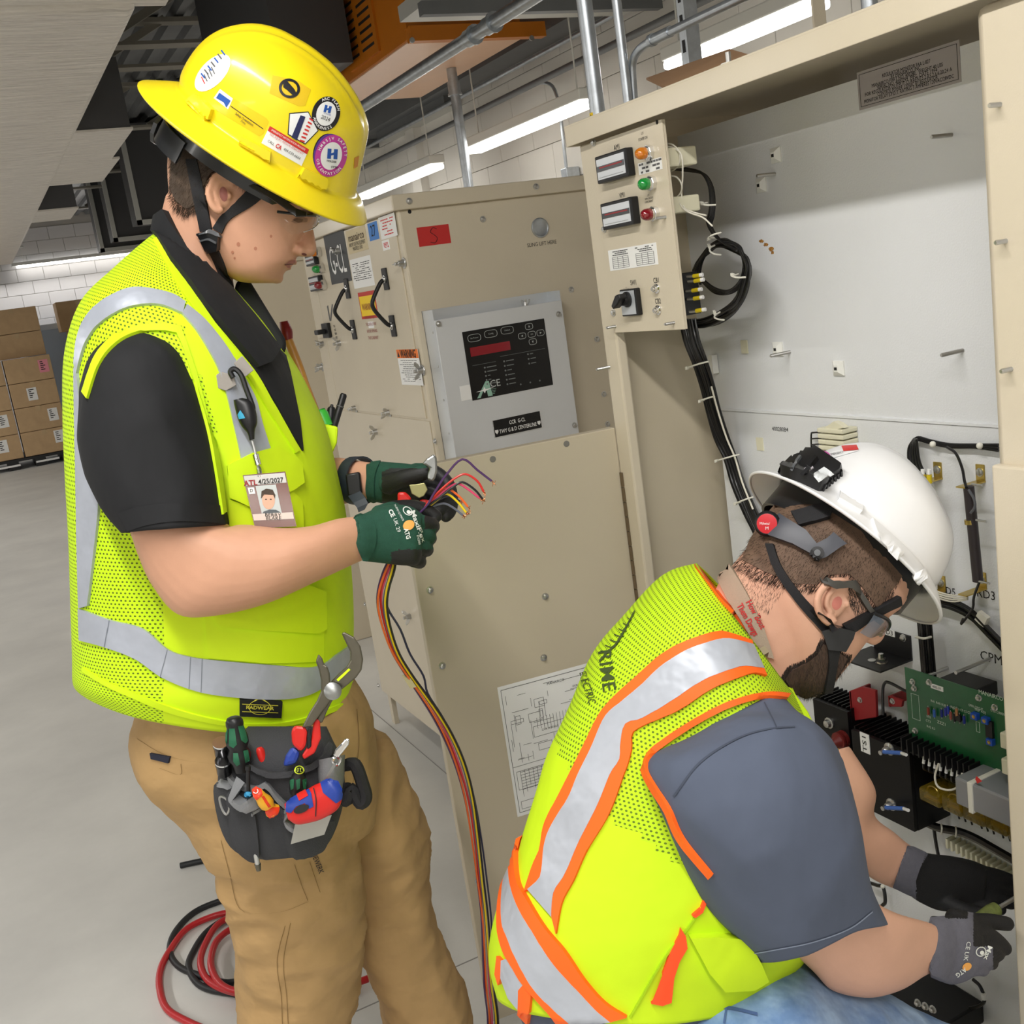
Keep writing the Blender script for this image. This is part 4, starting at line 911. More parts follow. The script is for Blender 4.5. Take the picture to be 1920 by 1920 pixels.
# hair: thousands of short strands on the back of the head
def strands(name, P, T, m, parent, n, ln, dirpx, rad=.00035, spread=.5, seed=1, dens=None):
    rnd = random.Random(seed); xs = [p[0] for p in P]; ys = [p[1] for p in P]; g = G(); k = 0; tries = 0
    while k < n and tries < n*12:
        tries += 1; x, y = rnd.uniform(min(xs), max(xs)), rnd.uniform(min(ys), max(ys))
        if not inpoly(x, y, P): continue
        if dens and rnd.random() > dens(x, y): continue
        h = hit(T, x, y)
        if not h: continue
        p, nn = h; dx, dy = dirpx(x, y) if callable(dirpx) else dirpx
        d = (CR*dx-CU*dy).normalized(); d = (d-nn*d.dot(nn)).normalized()+nn*rnd.uniform(.15, .6)+Vector([rnd.uniform(-spread, spread) for _ in range(3)])*.6
        d.normalize(); L = ln*rnd.uniform(.6, 1.2); u, v = perp(d); b = len(g.V)
        g.add([p-d*.001+u*rad, p-d*.001-u*rad*.5+v*rad*.87, p-d*.001-u*rad*.5-v*rad*.87, p+d*L], [(0, 1, 3), (1, 2, 3), (2, 0, 3)]); k += 1
    o = g.build(name, m, parent); o['kind'] = 'stuff'; return o
HP = [(322, 285), (350, 270), (470, 300), (520, 345), (490, 355), (455, 350), (440, 335), (420, 318), (400, 325), (386, 350), (384, 385), (366, 398), (346, 405), (328, 392), (318, 370), (318, 330)]
lay('hair_base', *poly2d([(324, 285), (350, 270), (470, 300), (520, 345), (490, 350), (455, 345), (438, 326), (420, 316), (398, 324), (382, 350), (378, 380), (350, 392), (332, 380), (321, 350)], 8), TB, M_HAIR, mn, .0025, True)
strands('hair', HP, TB, M_HAIR, mn, 5200, .011, (-.25, 1), .0003, .45, 3)
# ---------------------------------------------------------------- shirt
slv = loft([(222, 612, 300, 600, 1.43, .05), (176, 680, 345, 640, 1.40, .085), (161, 770, 372, 722, 1.385, .09), (166, 855, 396, 812, 1.378, .088), (196, 938, 413, 900, 1.37, .084), (240, 997, 422, 984, 1.365, .08)], 56, 10, cap=False)
sl_o = slv.build('shirt_sleeve', M_BLK, mn, True)
wrinkle(sl_o, .005, 9, (1, 1, .6), True, 4)
s_ = sl_o.modifiers.new('s', 'SOLIDIFY'); s_.thickness = .003
TS = bvh(sl_o)
lay('sleeve_hem', *strip2d([(222, 963), (260, 950), (320, 944), (380, 945), (418, 948)], [(240, 996), (280, 984), (330, 978), (380, 979), (421, 983)], 20, 3), TS, M_BLK, mn, .0015)
# ---------------------------------------------------------------- vest
vs_ = loft([(297, 447, 444, 545, 1.558, .09)]+TOR[1:], 64, 8, cap=False, lvl=.95)
vest = vs_.build('safety_vest', [M_MESH1, M_NEON], mn, True)
clothmap(vest, 64); wrinkle(vest, .005, 5, (1, 1, .45), False, 9)
b_ = vest.modifiers.new('s', 'SOLIDIFY'); b_.thickness = .003
FP = [(352, 535), (395, 545), (460, 560), (900, 560), (900, 1500), (312, 1500), (312, 1150), (330, 1000), (400, 800), (366, 700), (340, 620), (335, 600)]
L = WL[vest]
for p in vest.data.polygons:
    x, y, _ = pix(p.center+L); p.material_index = 1 if inpoly(x, y, FP) else 0
TV = bvh(vest)
TVY = TV; TVS = bvh(vest, sl_o)
lay('vest_binding', *strip2d([(158, 735), (180, 672), (215, 632), (258, 612), (300, 609), (338, 612)], [(166, 748), (188, 684), (222, 644), (262, 625), (300, 621), (332, 626)], 24, 2), TVS, M_NEOND, mn, .004)
lay('vest_binding', *strip2d([(338, 612), (352, 650), (375, 720), (395, 800), (410, 880), (420, 960)], [(330, 625), (346, 660), (366, 730), (388, 810), (403, 890), (414, 965)], 24, 2), TVS, M_NEOND, mn, .004)
lay('vest_binding', *strip2d([(298, 446), (325, 490), (350, 530), (390, 590), (430, 645), (475, 695), (510, 755), (560, 845)], [(287, 452), (312, 500), (338, 545), (378, 602), (418, 655), (462, 705), (498, 765), (552, 850)], 30, 2), TVY, M_NEON, mn, .003)
lay('vest_binding', *strip2d([(157, 1250), (200, 1276), (250, 1297), (320, 1324), (400, 1346), (480, 1356), (560, 1348), (640, 1318)], [(157, 1259), (200, 1286), (250, 1308), (320, 1335), (400, 1355), (480, 1363), (560, 1356), (640, 1328)], 36, 2), TV, M_NEON, mn, .003)
sv = []
def stripe(A, B, T=None, n=40, m=5, mt=M_SILV, nm='reflective_stripe', off=.0042): return lay(nm, *strip2d(A, B, n, m), T or TVY, mt, mn, off)
stripe([(347, 569), (319, 553), (262, 542), (225, 550), (187, 572), (162, 600), (148, 637), (143, 680)], [(342, 590), (300, 574), (256, 575), (219, 588), (184, 613), (163, 645), (152, 680), (147, 705)])
stripe([(350, 574), (381, 600), (412, 637), (440, 678), (460, 715), (478, 750), (490, 795), (506, 845)], [(341, 590), (366, 619), (387, 652), (408, 692), (425, 744), (438, 800), (446, 835), (452, 866)])
stripe([(143, 690), (144, 780), (146, 870), (148, 990), (150, 1080), (152, 1140)], [(148, 700), (160, 800), (176, 870), (188, 935), (183, 1005), (168, 1135)], TV)
stripe([(151, 1141), (209, 1162), (269, 1178), (316, 1217), (359, 1231), (412, 1238), (506, 1246), (590, 1250), (631, 1226), (660, 1205)], [(153, 1200), (200, 1213), (256, 1235), (303, 1268), (356, 1291), (412, 1303), (506, 1310), (569, 1304), (612, 1282), (660, 1244)], TV, 56)
for A in ([(209, 1162), (200, 1213)], [(316, 1217), (303, 1268)], [(359, 1231), (356, 1291)], [(380, 1234), (378, 1297)]):
    lay('stitch_line', *strip2d([(A[0][0]-.7, A[0][1]), (A[1][0]-.7, A[1][1])], [(A[0][0]+.7, A[0][1]), (A[1][0]+.7, A[1][1])], 8, 1), TV, mat('stitch_grey', (120, 126, 136), .7), mn, .0047, False)
fl = lay('pocket_flap', *poly2d([(425, 873), (470, 850), (516, 838), (558, 868), (563, 906), (545, 919), (470, 950), (431, 932)], 10), TVY, M_NEON, mn, .009)
lay('chest_pocket', *poly2d([(428, 935), (470, 950), (545, 920), (563, 940), (566, 990), (480, 1010), (430, 985)], 12), TVY, M_NEON, mn, .005)
lay('pocket_flap', *poly2d([(390, 1120), (397, 1147), (411, 1173), (500, 1181), (592, 1187), (606, 1178), (604, 1108), (560, 1090), (480, 1100)], 14), TV, M_NEON, mn, .008)
lay('lower_pocket', *poly2d([(385, 1150), (411, 1173), (592, 1187), (604, 1180), (604, 1240), (500, 1243), (390, 1233)], 14), TV, M_NEON, mn, .004)
# brand label at the hem
lb = lay('brand_label', *poly2d([(449, 1309), (527, 1313), (525, 1343), (449, 1339)], 9), TV, mat('black_label', (26, 27, 26), .7), mn, .0062)
TLb = bvh(lb); M_GOLD = mat('gold_print', (208, 200, 70), .6)
laytext('label_lettering', 'RADWEAR', (487, 1327), 2.5, 6.5, TLb, M_GOLD, mn, width=52, bold=.02)
lay('label_border', *strip2d([(454, 1319), (521, 1322)], [(454, 1320.3), (521, 1323.3)], 6, 1), TLb, M_GOLD, mn, .001, False)
lay('label_border', *strip2d([(454, 1333), (521, 1335.5)], [(454, 1334.2), (521, 1336.7)], 6, 1), TLb, M_GOLD, mn, .001, False)
lay('label_border', *ell2d((487, 1326), 21, 14, 2, 28, .93), TLb, M_GOLD, mn, .0008, False)
# black shirt front showing in the vest opening, and the collar
lay('shirt_front', *poly2d([(425, 545), (470, 600), (520, 655), (533, 668), (541, 698), (560, 790), (566, 846), (554, 826), (520, 765), (480, 700), (430, 620), (395, 560)], 12), TVY, M_BLK, mn, .0035)
TN = bvh(body, vest)
col = lay('shirt_collar', *poly2d([(301, 408), (316, 396), (330, 425), (352, 465), (388, 512), (424, 545), (470, 600), (516, 659), (500, 684), (477, 692), (444, 652), (412, 614), (381, 577), (350, 533), (319, 492), (294, 446)], 10), TN, M_BLK, mn, .011)
COL2 = [(438, 540), (448, 522), (466, 522), (500, 578), (537, 638), (536, 662), (517, 668), (470, 606)]; _v = ray(490, 590).normalized(); shade(G().poly([PD(x, y, 1.555) for x, y in COL2], _v*.05).build('shirt_collar', M_BLK, mn, bev=.006))
# ---------------------------------------------------------------- trousers
pt = loft([(266, 1285, 648, 1268, 1.60, .13), (253, 1372, 688, 1335, 1.608, .152), (270, 1425, 700, 1400, 1.625, .165), (318, 1480, 712, 1480, 1.65, .15), (350, 1520, 700, 1540, 1.66, .13)], 36, 5, lvl=.9)
def leg(rows, g): loft(rows, 30, 5, g=g, lvl=.9)
def down(x, y, d, zs, ws, th, lean=(0, 0)):
    P = PD(x, y, d); out = []; hr = Vector((CR.x, CR.y, 0)).normalized()
    for z, w_, t_ in zip(zs, ws, th):
        k = (P.z-z); Q = Vector((P.x+lean[0]*k, P.y+lean[1]*k, z)); a, b = pix(Q-hr*w_), pix(Q+hr*w_); out.append((a[0], a[1], b[0], b[1], (a[2]+b[2])/2, t_))
    return out
NL = [(318, 1470, 640, 1470, 1.585, .095), (372, 1555, 655, 1560, 1.60, .10), (412, 1640, 672, 1640, 1.63, .098), (438, 1730, 680, 1735, 1.66, .093), (452, 1820, 672, 1830, 1.685, .09), (458, 1905, 655, 1925, 1.71, .088), (462, 1985, 640, 2010, 1.735, .085)]
leg(NL+down(553, 2030, 1.75, (.25, .14, .07), (.068, .072, .076), (.08, .08, .085)), pt)
FL = [(560, 1400, 728, 1395, 1.75, .09), (590, 1480, 766, 1480, 1.77, .095), (620, 1560, 800, 1560, 1.79, .095), (640, 1640, 806, 1640, 1.81, .092), (660, 1720, 814, 1715, 1.83, .09), (688, 1790, 832, 1780, 1.845, .088), (708, 1860, 862, 1850, 1.86, .085), (722, 1930, 884, 1920, 1.875, .082), (732, 1990, 890, 1985, 1.89, .08)]
leg(FL+down(815, 2020, 1.90, (.2, .12, .07), (.07, .074, .078), (.08, .08, .085)), pt)
tr = remesh(pt, 'trousers', M_KHA, mn, .007, 3)
wrinkle(tr, .009, 6, (1, 1, .55), True, 2, lambda p: 1.0)
wrinkle(tr, .006, 11, (.8, .8, 1.6), True, 5, lambda p: 1 if p.z < .75 else .35)
TP = bvh(tr)
def seam(P, w_=1.2, m=None): lay('seam', *strip2d([(a-w_*.5, b) for a, b in P], [(a+w_*.5, b) for a, b in P], 24, 1), TP, m or mat('khaki_seam', (126, 98, 56), .9), mn, .0012, False)
seam([(535, 1735), (520, 1800), (528, 1870), (530, 1920)]); seam([(545, 1730), (532, 1800), (538, 1870), (541, 1920)])
seam([(415, 1575), (432, 1640), (448, 1700), (480, 1712), (530, 1708), (578, 1690)]); seam([(552, 1620), (562, 1650), (577, 1688)]); seam([(580, 1615), (592, 1650), (600, 1672)])
seam([(258, 1385), (300, 1410), (345, 1425), (405, 1432)]); seam([(300, 1440), (338, 1452), (340, 1432)])
seam([(668, 1330), (672, 1390), (668, 1430), (658, 1480)], 1.0)
lay('pocket_tag', *poly2d([(284, 1411), (321, 1418), (318, 1430), (286, 1422)], 8), TP, mat('navy_tag', (34, 36, 52), .8), mn, .004)
laytext('trouser_lettering', 'TRUEWERK', (592, 1612), 68, 10, TP, mat('navy_print', (52, 50, 52), .8), mn, width=52, bold=.01, off=.002)
lay('belt', *strip2d([(262, 1314), (300, 1328), (350, 1342)], [(262, 1322), (296, 1340), (345, 1352)], 10, 2), TP, M_BLACKP, mn, .006)
# boots
M_BOOT = mat('boot_leather', (70, 52, 38), .6, bump=.2, bs=200)
for (x, y, d) in ((553, 2030, 1.75), (815, 2020, 1.90)):
    P = PD(x, y, d); f_ = Vector((CR.x, CR.y, 0)).normalized()
    g = G(); s2 = Vector((-f_.y, f_.x, 0))
    for t_, (a, wd, h) in enumerate(((-.09, .04, .09), (-.03, .048, .12), (.05, .048, .10), (.12, .05, .07), (.18, .035, .05))): g.sphere(Vector((P.x, P.y, h*.5))+f_*a, 1, 14, 8, (f_*.07, s2*wd, Zv*h*.5))
    b_ = remesh(g, 'boot', M_BOOT, mn, .006, 3)
# ================================================================ hard hats
M_YHAT = mat('yellow_hat', (246, 222, 24), .34, coat=.35, var=.03, vs=9, bump=.03, bs=200)
def hat_frame(bk, fr, depth, tilt):
    b, f = Vector(bk), Vector(fr); c = (b+f)/2; d = (f-b).normalized(); k = depth/F
    fwd = (CR*d.x-CU*d.y); e = CR*d.y*1.0+CU*d.x; e = (CR*d[1]+CU*d[0])
    t = math.radians(tilt); v = ray(c.x, c.y).normalized(); e = (e-v*e.dot(v)).normalized(); fwd = (fwd-v*fwd.dot(v)-e*fwd.dot(e)).normalized()
    lat = v*math.cos(t)+e*math.sin(t); n = e*math.cos(t)-v*math.sin(t)
    return PD(c.x, c.y, depth), fwd, lat, n, (f-b).length*k/2
def hat(name, m, parent, fr_, LV, bw, dw, brim, ridge=.005, nn=72):
    """LV: (height, back, front) outline rows of the dome in px; brim rows (height, back, front, half width)"""
    c, f, l, n, half = fr_; V = []; rings = []
    rows = [(h, a, b, w_) for h, a, b, w_ in brim]+[(h, a, b, None) for h, a, b in LV]
    rows = catmull([list(r[:3])+[r[3] if r[3] is not None else 0] for r in rows[:len(brim)]], 3)+catmull([list(r[:3])+[dw*math.sqrt(max(0, (r[2]-r[1])/(LV[0][2]-LV[0][1])))**1.6] for r in rows[len(brim):]], 4)
    for q in rows:
        h, a, b, w_ = q; mid, hl = (a+b)/2, (b-a)/2
        for i in range(nn):
            t = 6.2832*i/nn; x, y = mid+hl*math.cos(t), w_*math.sin(t); z = h
            if h > .05:
                ya = abs(y); k = min(1, (h-.05)/.05)
                z += ridge*k*(math.exp(-(ya/.016)**4)+.55*math.exp(-((ya-.036)/.007)**4))
            V.append(c+f*x+l*y+n*z)
    m_ = len(rows); Fc = [(i*nn+k, i*nn+(k+1) % nn, (i+1)*nn+(k+1) % nn, (i+1)*nn+k) for i in range(m_-1) for k in range(nn)]+[tuple(range((m_-1)*nn, m_*nn))]
    o = mk(name, V, Fc, m, parent, True); s = o.modifiers.new('s', 'SOLIDIFY'); s.thickness = .0028; s.offset = -1
    return o
HF = hat_frame((276, 181), (688, 401), 1.53, 12.5); k = 1.53/F
c, f_, l_, n_, _ = HF
h1 = thing('hard_hat', 'yellow full-brim hard hat with round stickers worn by the standing worker', 'hard hat', c)
LV = [(t*k, a*k, b*k) for t, a, b in ((36, -172, 190), (60, -178, 182), (95, -176, 170), (125, -167, 160), (153, -151, 147), (179, -126, 115), (197, -98, 78), (208, -66, 42), (212, -30, 10), (213, -12, -6))]
BR = [(t*k, a*k, b*k, w_) for t, a, b, w_ in ((-2, -230, 230, .142), (2, -234, 234, .145), (8, -226, 230, .14), (26, -196, 212, .126), (34, -180, 198, .121))]
sh = hat('shell', M_YHAT, h1, HF, LV, .14, .118, BR)
TH = bvh(sh)
for P in ([(372, 178), (399, 204), (402, 206), (396, 224), (383, 227), (354, 199), (356, 190)], [(455, 254), (508, 284), (506, 303), (500, 302), (447, 272), (450, 262)], [(568, 313), (609, 332), (608, 348), (602, 357), (557, 333)]):
    lay('accessory_lug', *poly2d(P, 9), TH, M_YHAT, h1, .008)
def stick(nm, P, m, off=.0006, step=7, parent=None): return lay(nm, *poly2d(P, step), TH, m, parent or h1, off, rim=False)
M_ST = mat('sticker_white', (238, 240, 240), .35); M_NAVY = mat('sticker_black', (34, 34, 38), .4); M_BLU = mat('sticker_blue', (34, 84, 168), .4); M_RED = mat('sticker_red', (206, 48, 44), .4); M_PUR = mat('sticker_magenta', (196, 62, 158), .4); M_VIO = mat('sticker_violet', (96, 58, 150), .4)
lay('sticker', *ell2d((399, 137), 43, 22, -47, 28), TH, M_ST, h1, .0006, rim=False)
for i in range(7):
    a = (394+i*4.2, 118-i*0.5); stk = [(a[0]-9+i*3.2, a[1]+18-i*4.6)]
    cx_, cy_ = 377+i*6.2, 139-i*7.2; lay('sticker_print', *strip2d([(cx_, cy_), (cx_+7, cy_+9)], [(cx_+2.2, cy_-1.6), (cx_+9.2, cy_+7.4)], 3, 1), TH, (M_BLU, M_GREYINK)[i % 2], h1, .0012, False)
    cx_, cy_ = 381+i*4.6, 158-i*4.6
    if i < 5: lay('sticker_print', *strip2d([(cx_-3, cy_-13), (cx_+3, cy_)], [(cx_-1.2, cy_-13.8), (cx_+4.8, cy_-.8)], 3, 1), TH, (M_RED, M_GREYINK, M_GREYINK)[min(i, 2)], h1, .0012, False)
stick('sticker', [(413, 167), (437, 185), (428, 205), (401, 184)], M_ST)
stick('sticker_print', [(406, 184), (412, 174), (433, 189), (425, 202), (420, 192)], M_BLU, .0012)
stick('sticker', [(412, 168), (500, 222), (504, 228), (494, 250), (486, 255), (399, 203)], mat('clear_yellow_sticker', (232, 200, 30), .2), .0003)
lay('sticker_line', *strip2d([(432, 199), (493, 242)], [(432.8, 198), (493.8, 241)], 8, 1), TH, M_INK, h1, .001, False)
laytext('sticker_lettering', 'Safety Orientation', (459, 224), 34, 4.2, TH, M_INK, h1, width=40, bold=.015, off=.0022); laytext('sticker_lettering', 'Date', (457, 229.5), 34, 4, TH, M_INK, h1, width=10, off=.0022)
# worn square and the round no-entry mark
stick('worn_sticker', [(511, 141), (560, 152), (583, 168), (572, 198), (560, 199), (505, 175)], mat('worn_yellow', (226, 190, 24), .6), .0003)
lay('sticker', *ell2d((542.5, 166), 20, 18, 20, 28, .74), TH, M_NAVY, h1, .0009, False)
lay('sticker_print', *poly2d([(531, 154), (538, 152), (552, 168), (556, 176), (551, 181), (537, 168), (531, 164)], 5), TH, M_NAVY, h1, .0009, False)
def rnd_sticker(c_, a, b, ring, inner, tx):
    lay('sticker', *ell2d(c_, a, b, 15, 32), TH, ring, h1, .0010, False); lay('sticker_field', *ell2d(c_, a*inner, b*inner, 15, 28), TH, M_ST, h1, .0015, False)
rnd_sticker((610.5, 213.5), 26, 32.5, M_NAVY, .70, None)
def Hmark(x, y, s, ang=14):
    ca, sa = math.cos(math.radians(ang)), math.sin(math.radians(ang))
    def R_(P): return [(x+(a*ca-b*sa)*s, y+(a*sa+b*ca)*s) for a, b in P]
    for P in ([(-1, -1), (-.25, -1), (-.25, 1), (-1, 1)], [(.25, -1), (1, -1), (1, 1), (.25, 1)], [(-.3, -.1), (.3, -.35), (.3, .15), (-.3, .35)]): lay('logo', *poly2d(R_(P), 5), TH, M_BLU, h1, .0018, False)
Hmark(613, 205, 6.5); laytext('sticker_lettering', 'HOLDER', (612, 214), 20, 2.6, TH, M_BLU, h1, width=14, off=.0022)
laytext('sticker_lettering', '2024', (609, 222), 22, 7, TH, M_INK, h1, width=17, off=.0022)
def arc_text(s, c_, a, b, a0, a1, h, m, flip=1, rot=15):
    n_c = len(s); cr, sr = math.cos(math.radians(rot)), math.sin(math.radians(rot))
    for i, ch in enumerate(s):
        if ch == ' ': continue
        t = math.radians(a0+(a1-a0)*i/(n_c-1)); x, y = a*math.cos(t), b*math.sin(t); X_, Y_ = c_[0]+x*cr-y*sr, c_[1]+x*sr+y*cr
        tx, ty = -a*math.sin(t)*flip, b*math.cos(t)*flip; ang = math.degrees(math.atan2(tx*sr+ty*cr, tx*cr-ty*sr))
        laytext('sticker_lettering', ch, (X_, Y_), ang, h, TH, M_ST, h1, bold=.02, off=.0022)
arc_text('ARC FLASH', (610.5, 213.5), 22, 27.5, -125, -28, 5, M_ST); arc_text('AWARENESS', (610.5, 213.5), 22, 27.5, 150, 50, 5, M_ST, -1)
lay('sticker', *ell2d((611, 286), 24, 36, 12, 32), TH, M_NAVY, h1, .0003, False); lay('sticker', *ell2d((615, 289), 27, 39, 12, 32), TH, M_VIO, h1, .0006, False)
rnd_sticker((620, 292), 29.5, 40, M_PUR, .66, None); Hmark(622, 288, 9.5, 4); laytext('sticker_lettering', 'HOLDER', (620, 302), 10, 3.6, TH, M_INK, h1, width=18, bold=.02, off=.0022); laytext('sticker_lettering', '0998', (625, 313), 6, 5, TH, M_INK, h1, width=12, off=.0022)
arc_text('HMBSJV SAFETY', (620, 292), 25, 33.5, -168, -15, 5.2, M_ST); arc_text('ORIENTATION', (620, 292), 25, 33.5, 155, 35, 5.2, M_ST, -1)
# five-sided flag sticker
PG = [(542, 212), (578, 209), (597, 245), (572, 271), (539, 252)]; cx_, cy_ = 566, 238
stick('sticker', PG, M_NAVY, .0007); stick('sticker_field', [(cx_+(a-cx_)*.93, cy_+(b-cy_)*.93) for a, b in PG], M_ST, .0012)
stick('flag_canton', [(563, 216), (572, 219), (556, 263), (546, 257)], mat('flag_blue', (38, 44, 88), .4), .0017)
for i in range(7): lay('flag_stripe', *strip2d([(561+i*3.0, 264-i*6.8), (570+i*2.6, 267-i*6.6)], [(562+i*3.0, 261-i*6.8), (571+i*2.6, 264-i*6.6)], 3, 1), TH, M_RED, h1, .0017, False)
stick('sticker', [(506, 236), (579, 280), (565, 311), (490, 268)], M_ST, .0007)
stick('sticker_header', [(506, 236), (579, 280), (575, 289), (502, 245)], M_RED, .0012)
laytext('sticker_lettering', 'EMERGENCY NOTIFICATION PROCESS', (540, 262), 31, 3.6, TH, M_ST, h1, width=72, off=.0022)
laytext('sticker_lettering', 'FIRE, INJURY, MEDICAL EMERGENCY', (537, 270), 31, 3.6, TH, M_RED, h1, width=72, off=.0022)
laytext('sticker_lettering', 'CALL', (508, 267), 31, 5, TH, M_INK, h1, width=14, off=.0022); laytext('sticker_lettering', 'CA', (522, 275), 31, 8, TH, M_RED, h1, width=12, bold=.03, off=.0022); laytext('sticker_lettering', '404-530-6666', (547, 288), 31, 5, TH, M_INK, h1, width=36, off=.0022)
stick('sticker', [(664, 296), (673, 292), (670, 312), (663, 316)], mat('peeled_red', (222, 150, 60), .5), .0006)
# head band, ratchet and chin strap
M_BAND = mat('band_plastic', (30, 31, 33), .3, coat=.3)
def band(z0, z1, a, w_, t0, t1, nm, sh_=0):
    g = G(); V = []; N_ = 40
    for i in range(N_+1):
        t = math.radians(t0+(t1-t0)*i/N_)
        for zz, r in ((z0, 0), (z1, 0), (z1, -.003), (z0, -.003)): V.append(c+f_*((a+r)*math.cos(t)+sh_)+l_*((w_+r)*math.sin(t))+n_*zz)
    Fc = [(i*4+q, i*4+(q+1) % 4, i*4+4+(q+1) % 4, i*4+4+q) for i in range(N_) for q in range(4)]; g.add(V, Fc)
    return shade(g.build(nm, M_BAND, h1))
band(-.03, .01, .117, .0935, 0, 360, 'head_band', -.005); band(-.054, -.022, .119, .09, 130, 230, 'nape_band', -.012)
cr = PD(322, 262, 1.50)
kn = shade(G().lathe(PD(322, 255, 1.53), (PD(290, 242, 1.53)-PD(330, 262, 1.53)), [(0, .018), (.004, .021), (.006, .018), (.014, .018), (.016, .022), (.022, .022), (.024, .017)], 9).build('ratchet_knob', M_BAND, h1))
shade(G().poly([PD(a, b, 1.485) for a, b in ((318, 236), (345, 250), (357, 272), (350, 298), (336, 300), (322, 290), (326, 268))], CF*.09).build('ratchet_housing', M_BAND, h1, bev=.004))
def strap(A, B, T=TB, off=.004, n=14): return lay('chin_strap', *strip2d(A, B, n, 2), T, M_STRAP, h1, off)
strap([(351, 300), (364, 370), (378, 434)], [(371, 300), (385, 362), (399, 433)])
strap([(473, 346), (450, 372), (417, 403), (400, 428)], [(507, 357), (477, 384), (432, 412), (417, 438)])
strap([(390, 470), (400, 492), (420, 540)], [(411, 470), (424, 502), (433, 540)])
bk = lay('strap_buckle', *poly2d([(374, 436), (394, 432), (414, 440), (413, 468), (396, 470), (379, 462)], 6), TB, M_BAND, h1, .010)
TK = bvh(bk)
for q in ((375, 437, 413, 443), (377, 450, 406, 454)): lay('buckle_bar', *strip2d([(q[0], q[1]), ((q[0]+q[2])/2, q[1]-3), (q[2], q[3])], [(q[0], q[1]+3), ((q[0]+q[2])/2, q[1]), (q[2], q[3]+3)], 8, 1), TK, mat('buckle_grey', (92, 95, 98), .3), h1, .003)
# safety glasses
gl = thing('safety_glasses', 'clear safety glasses with black temples worn by the standing worker', 'glasses', PD(575, 405, 1.52))
M_LENS = mat('clear_lens', (236, 244, 242), .03, trans=1, ior=1.2, alpha=.6, coat=.5)
rowsT = [(520, 397, 1.473), (545, 400, 1.474), (572, 403, 1.488), (590, 404, 1.515), (598, 404, 1.55), (592, 402, 1.585)]; rowsB = [(526, 424, 1.473), (547, 439, 1.476), (570, 435, 1.49), (586, 429, 1.515), (593, 424, 1.55), (588, 424, 1.585)]
a_, b_ = catmull(rowsT, 5), catmull(rowsB, 5); V = []
for p, q in zip(a_, b_):
    for j in range(7): V.append(PD(*(p+(q-p)*j/6))+CF*(-.004*math.sin(math.pi*j/6)))
N_ = len(a_); shade(mk('lens', V, [(i*7+j, i*7+j+1, i*7+8+j, i*7+7+j) for i in range(N_-1) for j in range(6)], M_LENS, gl, True), 80)
shade(G().tube(px3([(x, y, z-.001) for x, y, z in a_]), .0022, 6, 1).build('brow_frame', M_BAND, gl)); shade(G().tube(px3([(590, 404, 1.513), (598, 408, 1.525), (596, 420, 1.53), (586, 429, 1.515), (570, 435, 1.488)]), .0009, 6, 5).build('lens_edge', M_CHROME, gl))
g = G(); P = px3([(440, 330, 1.462), (480, 352, 1.462), (505, 365, 1.462), (530, 380, 1.464), (555, 399, 1.468), (575, 402, 1.478)]); wd = [4, 5, 6, 8, 8, 4]
g.ribbon(P, [CU*w_*1.5/F for w_ in wd], [CF*.0018]*6); g.build('temple', M_BAND, gl, bev=.0008)
P = px3([(480, 352, 1.64), (530, 380, 1.636), (580, 400, 1.618)]); G().ribbon(P, [CU*.005]*3, [CF*.0018]*3).build('temple', M_BAND, gl)
# ================================================================ gloves, watch
def finger(g, P, r0, r1, n=12):
    Q = px3(P); Q = [Vector(q) for q in catmull(Q, 6)]; m = len(Q)
    g.tube(Q, [r0+(r1-r0)*i/(m-1) for i in range(m)], n, 1); g.sphere(Q[-1], r1*1.0, 12, 8); g.sphere(Q[0], r0, 12, 8)
def glove(nm, secs, fingers, parent, knit, coat, is_coat, vox=.0022):
    g = loft(secs, 26, 5, sq=2.4)
    for P, a, b in fingers: finger(g, P, a, b)
    o = remesh(g, nm, [knit, coat], parent, vox, 3); L = WL[o]
    for p in o.data.polygons:
        q = p.center+L; x, y, d = pix(q); p.material_index = 1 if is_coat(x, y, d, p.normal.dot((q-CAM).normalized())) else 0
    return o
RG = glove('glove', [(664, 966, 681, 1052, 1.415, .036), (682, 963, 697, 1054, 1.425, .035), (705, 953, 716, 1056, 1.432, .034), (738, 946, 750, 1060, 1.438, .034), (770, 949, 780, 1060, 1.442, .033), (790, 962, 790, 1050, 1.447, .028)],
    [([(785, 978, 1.44), (806, 982, 1.455), (812, 988, 1.48), (797, 990, 1.50), (768, 985, 1.50)], .0105, .0085), ([(782, 1000, 1.438), (800, 1004, 1.452), (806, 1010, 1.48), (788, 1010, 1.50), (760, 1003, 1.498)], .0108, .0085),
     ([(780, 1024, 1.437), (796, 1027, 1.45), (800, 1032, 1.478), (783, 1030, 1.497), (757, 1022, 1.495)], .0105, .0082), ([(768, 1047, 1.437), (784, 1050, 1.447), (787, 1055, 1.472), (772, 1052, 1.488), (748, 1045, 1.488)], .0098, .0078),
     ([(712, 965, 1.45), (742, 955, 1.47), (775, 952, 1.482), (800, 958, 1.487), (817, 968, 1.489)], .0135, .0095)], mn, M_GREEN, M_COAT,
    lambda x, y, d, nd: (y > 1030+max(0, 750-x)*.35 and x > 733) or d > 1.462 or (x > 796 and y < 992))
TRG = bvh(RG)
M_GP = mat('glove_print', (224, 228, 222), .7)
laytext('glove_lettering', 'MaxiFlex', (783, 987), 70, 8, TRG, M_GP, mn, width=62, bold=.025, off=.001)
lay('glove_logo', *ell2d((766, 985), 9, 11, 60, 20), TRG, mat('glove_orange', (236, 168, 84), .7), mn, .001, False)
laytext('glove_lettering', 'ATG', (763, 1001), 75, 8, TRG, M_GP, mn, width=20, bold=.03, off=.0016)
